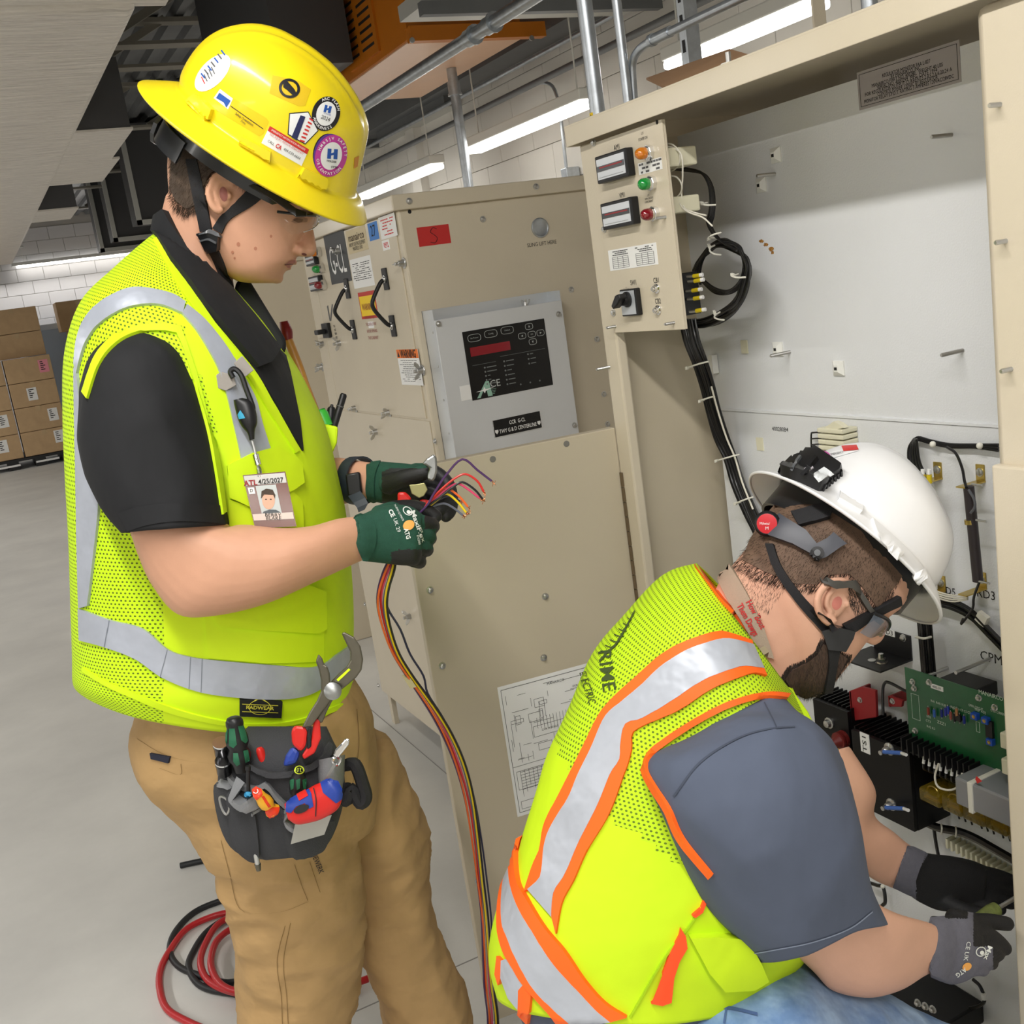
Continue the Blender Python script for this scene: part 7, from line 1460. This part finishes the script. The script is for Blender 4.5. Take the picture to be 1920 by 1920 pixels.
# ================================================================ wiring inside the open cabinet
def bX(L, x0=None): return [PX(a, b, c) for a, b, c in L]
def wire(pts, r, m, parent, sub=5, nm='wire'): return shade(G().tube(pts, r, 7, sub).build(nm, m, parent))
hs = thing('wire_harness', 'thick black wire harness with white ties coiled and running down inside the cabinet', 'wire harness', PX(1340, 600, 1.25))
rnd = random.Random(21)
RING = [(1283, 606), (1318, 607), (1352, 596), (1380, 572), (1396, 540), (1402, 505), (1396, 480), (1378, 466), (1352, 458), (1332, 466), (1316, 486), (1308, 512), (1312, 528)]
UP = [(1262, 316), (1290, 318), (1318, 326), (1332, 348), (1336, 376), (1334, 402), (1330, 420), (1340, 440), (1360, 458), (1385, 472)]
for i in range(18):
    o = rnd.uniform(-1, 1); x = 1.20+.05*rnd.random()
    wire([PX(a+o*7*((b-520)/90 if abs(a-1350) < 40 else 1)+rnd.uniform(-2, 2), b+o*8+rnd.uniform(-3, 3), x) for a, b in RING], .0025, M_WIRE, hs)
for i in range(5):
    o = (i-2)*2.4; x = 1.19+.02*i; wire([PX(a+o*.8, b+o*.5+rnd.uniform(-1, 1), x) for a, b in UP], .0022, M_WIRE, hs)
for i in range(4): wire([PX(a, b, 1.21+.01*i) for a, b in ((1316, 522+i*2), (1340, 540+i*3), (1365, 545+i*2), (1385, 530+i*3), (1395, 505))], .002, M_WIRE, hs)
DN = [(1288, 600, 1.20), (1296, 640, 1.20), (1312, 682, 1.21), (1326, 725, 1.23), (1338, 770, 1.25), (1354, 820, 1.27), (1370, 858, 1.28), (1384, 905, 1.282), (1404, 955, 1.282), (1425, 1000, 1.282), (1445, 1050, 1.282), (1466, 1120, 1.282), (1480, 1200, 1.282), (1490, 1290, 1.282)]
for i in range(15):
    o = (i/14-.5); wx = rnd.uniform(-1, 1)
    wire([PX(a+o*(26 if k < 6 else 20)+math.sin(k*.7+i)*2, b-o*6, c_-.006*abs(math.sin(i*1.7))) for k, (a, b, c_) in enumerate(DN)], .0024, M_WIRE, hs)
wire([PX(a+8, b, c_-.012) for a, b, c_ in DN[3:9]], .0018, mat('white_wire', (228, 224, 210), .4), hs)
def tie(a, b, x, r=.0016, t=.004):
    A, B = PX(*a, x), PX(*b, x); d = (B-A).normalized()
    o = shade(G().tube([A, A-Xv*.012+d*.004, (A+B)/2-Xv*.017, B-Xv*.012-d*.004, B], r, 6, 5).build('cable_tie', M_TIE, hs)); G().obox(A-Xv*.012, d*.003, Zv*.003, Xv*.003).build('tie_head', M_TIE, o, bev=.0008)
for a, b, x in (((1298, 688), (1328, 678), 1.205), ((1322, 750), (1344, 742), 1.235), ((1352, 862), (1386, 852), 1.27), ((1388, 942), (1412, 932), 1.272), ((1384, 514), (1398, 520), 1.2), ((1350, 585), (1358, 600), 1.2), ((1340, 460), (1352, 478), 1.2), ((1326, 380), (1342, 384), 1.19), ((1340, 446), (1352, 436), 1.19)): tie(a, b, x)
G().box((1.285, 1.2985), (PX(1336, 680, 1.29).y-.006, PX(1336, 680, 1.29).y+.006), (PX(1330, 700, 1.29).z, PX(1330, 666, 1.29).z)).build('tie_mount', M_WHITE, hs)
tb = thing('breaker_terminals', 'black terminal strip with yellow sleeved lugs behind the control panel', 'terminal strip', PX(1285, 550, 1.13))
G().box((1.10, 1.16), (PX(1282, 550, 1.13).y-.006, PX(1282, 550, 1.13).y+.012), (PX(1282, 592, 1.13).z, PX(1282, 512, 1.13).z)).build('strip', M_BLACKP, tb, bev=.002)
for (a, b) in ((1298, 518), (1300, 527), (1296, 545), (1299, 560), (1303, 583)):
    A = PX(a-10, b+1, 1.13); B = PX(a+2, b, 1.135); Cc = PX(a+14, b-2, 1.14); o = G().cyl(A, B, .0026).build('lug', M_STEEL, tb); G().cyl(B, Cc, .0036).build('sleeve', M_YEL, o); G().cyl(Cc, Cc+(Cc-B)*.5, .0034, n=8).build('wire_marker', M_PAPER, o)
for k, (q, lab) in enumerate(((((1258, 281), (1288, 275), (1290, 310), (1260, 317)), 'white gauge housing behind the control panel, upper one'), (((1268, 371), (1294, 365), (1296, 396), (1270, 402)), 'white gauge housing behind the control panel, lower one'))):
    y0, y1, z0, z1 = rX(q, 1.14); t = thing('gauge_housing', lab, 'gauge housing', (1.14, (y0+y1)/2, z0)); G().box((1.10, 1.16), (y0, y1), (z0, z1)).build('case', M_CREAM, t, bev=.003); screw(Vector((1.10, (y0+y1)/2-.01, (z0+z1)/2)), -Xv, .002, t, .002)
M_WW = mat('white_wire', (1, 1, 1))
wl = thing('white_wire_loop', 'white wires looped behind the control panel lamps', 'wire', PX(1270, 330, 1.12))
for P in ([(1244, 268), (1262, 272), (1274, 286), (1274, 306), (1264, 318), (1250, 324)], [(1246, 274), (1264, 278), (1278, 292), (1280, 330), (1278, 360), (1282, 388), (1300, 398), (1324, 404)], [(1250, 330), (1268, 332), (1278, 346), (1276, 362), (1262, 376), (1256, 382)], [(1256, 382), (1272, 380), (1282, 392), (1296, 400), (1318, 408), (1336, 424)]): wire([PX(a, b, 1.115+.002*i) for i, (a, b) in enumerate(P)], .0014, M_WW, wl)
# ---------------------------------------------------------------- panel parts behind and beside the crouching worker
XP = XB-.002
ct = thing('cream_terminal_block', 'cream ribbed terminal block above the white hard hat', 'terminal block', PX(1555, 820, XP))
y0, y1, z0, z1 = rX([(1545, 806), (1592, 794), (1594, 850), (1547, 858)], XP-.02)
for k in range(5):
    za = z0+(z1-z0)*k/5; G().box((XP-.035, XP), (y0, y1), (za+.001, za+(z1-z0)/5-.001)).build('terminal', M_CREAM, ct, bev=.002)
g = G().poly([PX(a, b, XP-.02) for a, b in ((1546, 808), (1572, 788), (1582, 792), (1592, 800))], (-.012, 0, 0)); g.build('end_cover', M_CREAM, ct)
for k in range(5): wire([PX(1521, 812+k*11, XP-.015), PX(1530, 811+k*11, XP-.02), PX(1546, 812+k*10, XP-.022)], .0013, M_WIRE, ct, 1, 'jumper')
wire([PX(1522, 856, XP-.015), PX(1521, 816, XP-.015), PX(1526, 811, XP-.018), PX(1546, 811, XP-.02)], .0015, M_WIRE, ct, 3, 'jumper')
# resistor RD3
rs = thing('power_resistor', 'long dark tubular resistor on two gold brackets beside the RD3 marking', 'resistor', PX(1825, 1090, 1.26))
A, B = PX(1816, 910, 1.262), PX(1834, 1092, 1.262)
shade(G().lathe(A, B-A, [(0, .004), (.002, .0078), ((B-A).length-.002, .0078), ((B-A).length, .004)], 18).build('tube', mat('resistor_glaze', (52, 46, 48), .35), rs))
def bracket(a, parent, dn_=1):
    P = PX(*a, XP); G().box((XP-.002, XP), (P.y-.008, P.y+.008), (P.z-.014, P.z+.012)).build('bracket_plate', M_BRASS, parent, bev=.0015); G().box((XP-.045, XP), (P.y-.008, P.y+.008), (P.z-.015, P.z-.013)).build('bracket_arm', M_BRASS, parent); screw(P-Xv*.002, -Xv, .005, parent, .004)
bracket((1839, 885), rs); bracket((1842, 1086), rs)
for a, b in ((1822, 908), (1830, 975), (1836, 1090)): P = PX(a, b, 1.25); G().cyl(P, P-Yv*.018, .0016, n=8).build('terminal_screw', M_STEEL, rs)
shade(G().cyl(PX(1820, 974, 1.262), PX(1821, 982, 1.262), .0092).build('clamp_ring', M_BRASS, rs))
wire([PX(a, b, c_) for a, b, c_ in ((1775, 838, 1.28), (1792, 850, 1.275), (1804, 878, 1.27), (1808, 900, 1.262), (1812, 914, 1.252))], .0022, M_WIRE, rs); wire([PX(a, b, 1.248) for a, b in ((1816, 918), (1826, 935), (1828, 950), (1820, 962))], .002, mat('grey_wire', (90, 92, 96), .4), rs)
wire([PX(a, b, 1.26) for a, b in ((1836, 1092), (1826, 1120), (1824, 1140), (1812, 1158), (1802, 1170), (1806, 1160))], .002, M_WIRE, rs)
rs2 = thing('power_resistor', 'second resistor mostly hidden by the white hard hat, only its gold brackets and yellow lugs showing', 'resistor', PX(1740, 1000, 1.26)); rs2['label'] = 'second resistor hidden by the white hard hat, gold brackets and yellow lugs showing'
A, B = PX(1742, 918, 1.262), PX(1752, 1085, 1.262); shade(G().cyl(A, B, .0078).build('tube', mat('resistor_glaze', (1, 1, 1)), rs2)); bracket((1759, 880), rs2); bracket((1766, 1092), rs2)
for a in (1730, 1742): o = G().cyl(PX(a, 890, 1.25), PX(a+1, 906, 1.25), .0042).build('lug_sleeve', M_YEL, rs2); G().cyl(PX(a, 880, 1.25), PX(a, 889, 1.25), .003).build('wire_marker', M_PAPER, o)
# wires across the panel
pw = thing('panel_wires', 'black wires tied along the white panel above the resistors', 'wires', PX(1760, 830, 1.29))
for i in range(3): wire([PX(a, b+i*2.5, 1.288) for a, b in ((1712, 826), (1722, 820), (1745, 826), (1780, 833), (1830, 834), (1872, 834+i*3))], .0022, M_WIRE, pw)
for i in range(5): wire([PX(a, b, 1.286-.003*i) for a, b in ((1714+i, 823), (1704+i*4, 840), (1704+i*5, 865), (1710+i*6, 890), (1722+i*5, 915))], .0022, M_WIRE, pw)
for (a, b) in ((1749, 833), (1837, 836)): P = PX(a, b, 1.284); shade(G().sphere(P, .005).build('cable_tie', M_TIE, pw))
lw = thing('panel_wires', 'bundle of black and white wires sloping down under the RD3 marking', 'wires', PX(1800, 1150, 1.28))
for i in range(7): wire([PX(a, b+i*3, 1.285-.004*(i % 3)) for a, b in ((1730, 1100), (1750, 1114), (1785, 1124), (1820, 1142), (1850, 1172), (1885, 1208))], .0022, M_WIRE, lw)
for i in range(4): wire([PX(a, b+i*4, 1.272) for a, b in ((1738, 1096+i), (1755, 1108), (1785, 1116), (1815, 1115-i))], .0013, M_WW, lw)
P = PX(1842, 1160, 1.28); G().obox(P, Vector((0, -.008, -.004)), Vector((0, .004, -.008)), Vector((.004, 0, 0))).build('saddle_clip', M_TIE, lw)
bv = thing('wire_bundle', 'upright taped black wire bundle beside the angle bracket', 'wire bundle', PX(1735, 1230, 1.27))
for i in range(8): wire([PX(1722+i*3.2+k*2.2, 1165+k*26, 1.275-.006*(i % 3)) for k in range(5)], .0026, M_WIRE, bv)
tie_ = shade(G().tube([PX(1717, 1194, 1.262), PX(1732, 1197, 1.25), PX(1746, 1194, 1.262)], .002, 6, 5).build('cable_tie', M_TIE, bv))
# angle bracket with hex stud
ab = thing('angle_bracket', 'black angle bracket with a hex stud below the glasses', 'bracket', PX(1660, 1230, 1.26))
A1, A2 = PX(1638, 1172, XP), PX(1708, 1186, XP)
G().box((XP-.003, XP), (A2.y, A1.y), (PX(1700, 1232, XP).z, A1.z)).build('back_leg', M_BLACKP, ab); zb = PX(1700, 1232, XP).z; G().box((XP-.075, XP), (A2.y, A1.y+.01), (zb-.003, zb)).build('shelf', M_BLACKP, ab)
y0, y1, z0, z1 = rX([(1660, 1178), (1678, 1182), (1678, 1194), (1660, 1190)], XP-.003); G().box((XP-.004, XP-.003), (y0, y1), (z0, z1)).build('label', M_PAPER, ab); txt('lettering', 'D3', (XP-.004, (y0+y1)/2, (z0+z1)/2), FU, Zv, .009, M_INK, ab)
P = PX(1652, 1228, 1.25); P.z = zb; shade(G().lathe(P, Zv, [(0, .011), (.003, .011), (.003, .008), (.010, .008), (.010, .005), (.018, .0045)], 6).build('hex_stud', M_CHROME, ab), 30); screw(PX(1694, 1196, XP-.003), -Xv, .005, ab, .005); shade(G().cyl(P+Vector((.0, .022, 0)), P+Vector((0, .022, .001)), .007).build('washer', M_STEEL, ab))
# circuit board
XC = 1.22
cbd = thing('circuit_board', 'green printed circuit board on standoffs marked MANAIRCO', 'circuit board', PX(1790, 1400, XC))
yL = PX(1700, 1310, XC).y; zT = PX(1700, 1252, XC).z; zB = PX(1712, 1400, XC).z; yR = yL-.22
M_PCB = mat('pcb_green', (26, 92, 52), .35, coat=.4, var=.1, vs=30); G().box((XC, XC+.0018), (yR, yL), (zB-.01, zT)).build('board', M_PCB, cbd)
def cP(px, py): return PX(px, py, XC)
M_SILK = mat('silk_screen', (206, 220, 206), .6)
for s_, c_, h_, wd in (('MANAIRCO CPM', (1868, 1307), .0065, .06), ('OPEN CIRCUIT', (1830, 1326), .004, .026), ('TRIP ADJ', (1838, 1333), .004, .02), ('OVER CURRENT', (1872, 1336), .004, .026), ('R41 R40 R38 R17 R42', (1770, 1322), .004, .05), ('1R10 R16 C9 C5 C7 R12', (1805, 1332), .004, .045), ('CT3', (1741, 1352), .004, None), ('ZZZ1', (1766, 1356), .005, None), ('R43', (1742, 1344), .004, None), ('R42 R3', (1746, 1364), .004, None)):
    txt('silk_lettering', s_, cP(*c_), FU, Zv, h_, M_SILK, cbd, width=wd)
def crect(a, b, t=.0005):
    A, B = cP(*a), cP(*b); g = G(); x = (XC-.0005, XC)
    for yy, zz in (((B.y, A.y), (A.z-t, A.z)), ((B.y, A.y), (B.z, B.z+t)), ((A.y-t, A.y), (B.z, A.z)), ((B.y, B.y+t), (B.z, A.z))): g.box(x, yy, zz)
    g.build('silk_box', M_SILK, cbd)
crect((1708, 1299), (1726, 1352)); crect((1830, 1352), (1838, 1374)); crect((1852, 1360), (1864, 1380))
rnd = random.Random(3)
CMP = [(1744, 1332, (140, 60, 44)), (1755, 1336, (60, 100, 180)), (1769, 1336, (30, 44, 120)), (1776, 1333, (50, 60, 150)), (1786, 1340, (150, 80, 70)), (1793, 1344, (26, 26, 28)), (1803, 1345, (26, 26, 28)), (1811, 1348, (30, 46, 130)), (1781, 1330, (40, 60, 160)), (1797, 1334, (170, 120, 80))]
for a, b, col in CMP:
    P = cP(a, b); o = shade(G().cyl(P+Vector((-.004, 0, -.006)), P+Vector((-.004, 0, .006)), .0022, n=10).build('resistor', mat('cmp_%d_%d' % (a, b), col, .35), cbd)); G().cyl(P+Vector((-.004, 0, -.009)), P+Vector((-.004, 0, .009)), .0005, n=6).build('lead', M_STEEL, o)
for a, b in ((1832, 1341), (1852, 1349), (1861, 1389)): P = cP(a, b); o = G().box((XC-.008, XC), (P.y-.0055, P.y+.0055), (P.z-.005, P.z+.005)).build('trimmer', mat('trimmer_blue', (34, 80, 178), .35), cbd, bev=.0006); screw(P-Xv*.008, -Xv, .0022, o, .001, M_BRASS)
P = cP(1858, 1366); G().box((XC-.005, XC), (P.y-.006, P.y+.006), (P.z-.013, P.z+.013)).build('chip', M_BLACKP, cbd)
P = cP(1800, 1345); G().box((XC-.006, XC), (P.y-.004, P.y+.004), (P.z-.004, P.z+.004)).build('chip', M_BLACKP, cbd)
for a, b in ((1712, 1278), (1743, 1279), (1717, 1370), (1836, 1308), (1866, 1326), (1715, 1290)): screw(cP(a, b), -Xv, .004, cbd, .005)
for a, b in ((1712, 1278), (1717, 1370), (1790, 1262)): P = cP(a, b); shade(G().cyl(P+Xv*.002, P+Xv*.078, .003).build('standoff', M_STEEL, cbd))
P = cP(1757, 1289); G().box((XC-.0006, XC), (P.y-.012, P.y+.012), (P.z-.004, P.z+.004)).build('part_label', M_PAPER, cbd); txt('silk_lettering', '400-19', P-Xv*.0006, FU, Zv, .004, M_INK, cbd)
P = PX(1818, 1284, XC+.03); bkr = G().box((XC+.004, XC+.05), (P.y-.035, P.y+.035), (P.z-.012, P.z+.01)).build('relay_block', M_BLACKP, cbd, bev=.002)
# terminal strip under the board
ts = thing('terminal_strip', 'black barrier terminal strip along the lower edge of the circuit board', 'terminal strip', PX(1760, 1420, XC-.02))
for k in range(13):
    a, b = 1700+k*10.6, 1392+k*4.4; P = PX(a, b, XC-.012); wl_ = G().box((XC-.024, XC), (P.y-.0012, P.y+.0012), (P.z-.010, P.z+.012)).build('barrier', M_BLACKP, ts)
    Q = PX(a+5, b+4, XC-.008); screw(Q, -Xv, .0032, ts, .003)
    if k > 2: m_ = G().cyl(Q+Vector((-.004, 0, -.004)), Q+Vector((-.008, 0, -.018)), .0024, n=8).build('wire_marker', M_PAPER, ts); wire([Q+Vector((-.008, 0, -.018)), Q+Vector((-.004, .004, -.03)), Q+Vector((.01, .008, -.04))], .0018, M_WIRE, ts, 4)
A, B = PX(1698, 1400, XC), PX(1832, 1455, XC); G().box((XC-.008, XC+.004), (B.y, A.y), (min(A.z, B.z)-.002, max(A.z, B.z)-.001)).build('base', M_BLACKP, ts)
wire([PX(a, b, 1.185) for a, b in ((1760, 1432), (1753, 1455), (1758, 1474), (1775, 1481), (1792, 1478), (1802, 1462), (1804, 1450))], .0017, M_WW, ts)
# capacitor can tied with a white strap
cc_ = thing('capacitor_can', 'grey boxy capacitor can strapped by a white tie under the circuit board', 'capacitor', PX(1860, 1470, 1.2))
y0, y1, z0, z1 = rX([(1824, 1446), (1915, 1470), (1915, 1520), (1828, 1498)], 1.20); cb_ = G().box((1.16, 1.24), (y0-.02, y1), (z0, z1)).build('can', mat('can_grey', (150, 152, 156), .4, .3), cc_, bev=.003)
yy = y1-(y1-y0)*.35; G().box((1.157, 1.24), (yy-.004, yy+.004), (z0-.003, z1+.002)).build('strap', M_TIE, cc_, bev=.001); P = PX(1836, 1463, 1.159); mk('red_mark', [P+Vector((-.001, a*.006, b*.006)) for a, b in ((.6, 1), (-1, .2), (.5, -1), (1, 0))], [(0, 1, 2, 3)], mat('sticker_red', (1, 1, 1)), cc_)
for dz in (0, .04): P = PX(1888, 1385, 1.19); G().box((1.18, 1.21), (P.y-.03, P.y+.004), (P.z-.012-dz, P.z+.012-dz)).build('connector', M_CREAM, cc_, bev=.002)
# amber relays
M_AMB = mat('amber_cover', (196, 168, 40), .06, trans=.8, ior=1.3, coat=.6, alpha=.75)
for k, (q, lab) in enumerate((((1721, 1475, 1762, 1518), 'first amber relay beside the black heat sink'), ((1763, 1489, 1802, 1535), 'second amber relay from the black heat sink'), ((1802, 1507, 1845, 1554), 'third amber relay from the black heat sink'), ((1845, 1523, 1888, 1572), 'fourth amber relay from the black heat sink'), ((1888, 1545, 1925, 1592), 'fifth amber relay, half behind the cabinet post'))):
    x0_, t_, x1_, b_ = q; xr = 1.215; A, B = PX(x0_, t_, xr), PX(x1_, b_, xr); t = thing('relay', lab, 'relay', (1.25, (A.y+B.y)/2, B.z), 'amber relays')
    cv = shade(G().box((xr, XP-.025), (B.y, A.y), (B.z, A.z)).build('cover', M_AMB, t, bev=.004)); G().box((xr+.012, XP-.03), (B.y+.005, A.y-.005), (B.z+.004, A.z-.014)).build('coil', mat('relay_coil', (150, 122, 40), .5), t)
    shade(G().tube([Vector((xr+.01, (A.y+B.y)/2+.011*math.cos(a), (A.z+B.z)/2+.006+.011*math.sin(a))) for a in [i*.5 for i in range(8)]], .0012, 6, 3).build('spring', M_BRASS, t)); G().box((XP-.025, XP), (B.y-.002, A.y+.002), (B.z-.004, A.z)).build('socket', M_BLACKP, t)
    for j_ in range(3):
        P = Vector((XP-.012, A.y-(A.y-B.y)*(.2+.3*j_), B.z-.004)); wire([P, P+Vector((0, .002, -.015)), P+Vector((-.002, -.006, -.035)), P+Vector((0, -.008, -.05))], .0016, M_WIRE, t, 4)
st_ = thing('white_terminal_rail', 'white ribbed terminal rail under the amber relays', 'terminal rail', PX(1850, 1600, XP))
A, B = PX(1790, 1578, XP), PX(1925, 1660, XP)
for k in range(14): y = A.y+(B.y-A.y)*k/14; z = PX(1795+k*9.2, 1584+k*5.2, XP-.015).z; G().box((XP-.022, XP), (y-.0045, y), (z-.012, z+.006)).build('terminal', M_CREAM, st_, bev=.001)
trk = thing('wire_bundle', 'black taped bundle running below the amber relays', 'wire bundle', PX(1780, 1560, XP))
wire([PX(a, b, 1.27) for a, b in ((1732, 1540), (1760, 1552), (1800, 1560), (1830, 1572), (1862, 1590), (1900, 1612))], .007, M_WIRE, trk, nm='sheath')
for a in ((1766, 1554), (1793, 1559)): shade(G().tube([PX(a[0]-1, a[1]-9, 1.262), PX(a[0], a[1], 1.255), PX(a[0]-1, a[1]+10, 1.262)], .0014, 6, 4).build('cable_tie', M_TIE, trk))
wire([PX(a, b, 1.28) for a, b in ((1750, 1545), (1754, 1575), (1760, 1608))], .003, M_WIRE, trk)
# heat sinks
M_HS = mat('black_anodised', (20, 20, 22), .4, .3)
def heatsink(lab, tl, br, xf, nf):
    A, B = PX(*tl, xf), PX(*br, xf); t = thing('heat_sink', lab, 'heat sink', (xf+.05, (A.y+B.y)/2, B.z), 'heat sinks'); G().box((xf, xf+.008), (B.y, A.y), (B.z, A.z)).build('plate', M_HS, t)
    for k in range(nf): y = A.y-(A.y-B.y)*k/(nf-1); G().box((xf+.008, XP), (y-.0012, y+.0012), (B.z, A.z+.004)).build('fin', M_HS, t)
    return t, A, B
h_a, A, B = heatsink('large black finned heat sink labelled TS1', (1596, 1368), (1715, 1560), 1.215, 12)
y0, y1, z0, z1 = rX([(1613, 1374), (1630, 1376), (1632, 1412), (1616, 1410)], 1.215); G().box((1.2135, 1.215), (y0, y1), (z0, z1)).build('label', M_PAPER, h_a); txt('lettering', 'TS1', (1.2135, (y0+y1)/2, (z0+z1)/2), Zv, Yv, .009, M_INK, h_a, width=(z1-z0)*.8)
for a, b in ((1668, 1404), (1672, 1508)):
    P = PX(a, b, 1.215); o = shade(G().lathe(P, -Xv, [(0, .011), (.002, .011), (.004, .007), (.012, .006), (.014, .004), (.022, .004)], 12).build('thyristor_stud', M_STEEL, h_a)); Q = PX(a+22, b+8, 1.20)
    shade(G().cyl(P-Xv*.016, Q, .0035).build('lug', mat('blue_sleeve', (70, 110, 190), .4), o)); G().cyl(Q, Q+(Q-P)*.4, .0028, n=8).build('wire_marker', M_PAPER, o)
h_b, A, B = heatsink('black finned heat sink behind the red brackets', (1524, 1310), (1600, 1470), 1.235, 9)
screw(PX(1556, 1355, 1.235), -Xv, .008, h_b, .01)
ri = shade(G().lathe(PX(1582, 1385, 1.235), -Xv, [(0, .016), (.006, .016), (.006, .013), (.010, .016), (.014, .016), (.014, .012), (.022, .008), (.03, .004)], 16).build('insulator', mat('maroon_insulator', (110, 34, 32), .4), h_b))
for a in ((1571, 1405), (1592, 1412)): P = PX(*a, 1.21); o = G().cyl(P, P-Zv*.012, .0032).build('lug_sleeve', M_YEL, h_b); G().cyl(P-Zv*.012, P-Zv*.02, .0026, n=8).build('wire_marker', M_PAPER, o); wire([P-Zv*.02, P+Vector((.005, -.004, -.05)), P+Vector((.01, .0, -.08))], .0016, M_WIRE, h_b, 4)
M_MAR = mat('red_fibre', (150, 34, 38), .5)
for q, lab in (([(1592, 1296), (1615, 1288), (1641, 1295), (1643, 1345), (1598, 1352)], 'red fibre bracket beside the rear heat sink'), ([(1665, 1305), (1692, 1314), (1690, 1326), (1668, 1325)], 'small red fibre bracket near the circuit board')):
    t = thing('fibre_bracket', lab, 'bracket', PX(*q[-1], 1.25), 'red fibre brackets'); G().poly([PX(a, b, 1.25) for a, b in q], (.006, 0, 0)).build('plate', M_MAR, t, bev=.001); xs = sum(a for a, b in q)/len(q); ys = sum(b for a, b in q)/len(q)
    A = PX(q[0][0], q[0][1], 1.25); Bq = PX(q[-1][0], q[-1][1], 1.25); G().box((1.25, XP), (A.y-.004, A.y), (Bq.z, A.z)).build('side_plate', M_MAR, t); screw(PX(xs-5, ys-3, 1.25), -Xv, .004, t, .004)
bw = thing('looped_lead', 'black lead looping between the red bracket and the circuit board', 'wire', PX(1660, 1300, 1.25)); wire([PX(a, b, 1.24) for a, b in ((1656, 1340), (1655, 1300), (1658, 1282), (1668, 1280), (1702, 1298))], .0026, M_WIRE, bw)
# low in the cabinet
tf = thing('transformer', 'black transformer block low in the open cabinet', 'transformer', PX(1720, 1900, 1.25)); A, B = PX(1660, 1850, 1.2), PX(1770, 1935, 1.2); G().box((1.17, XP), (B.y, A.y), (B.z-.03, A.z)).build('core', M_HS, tf, bev=.004)
for k in range(3): screw(PX(1722+k*14, 1880+k*6, 1.17), -Xv, .005, tf, .006)
le = thing('looped_lead', 'black lead with white markers beside the grey glove cuff', 'wire', PX(1830, 1870, 1.27)); wire([PX(a, b, 1.27) for a, b in ((1770, 1880), (1800, 1890), (1830, 1888), (1846, 1876), (1838, 1850), (1824, 1836))], .003, M_WIRE, le); P = PX(1845, 1873, 1.268); G().cyl(P, P+Zv*.01, .0045).build('wire_marker', M_PAPER, le)
ll = thing('looped_lead', 'thin black lead hanging behind the two gloves', 'wire', PX(1655, 1680, 1.28)); wire([PX(a, b, 1.28) for a, b in ((1630, 1655), (1645, 1660), (1656, 1664), (1660, 1690), (1654, 1698))], .0035, M_WIRE, ll)
P = PX(1655, 1662, 1.278); shade(G().sphere(P, .004).build('cable_tie', M_TIE, ll))
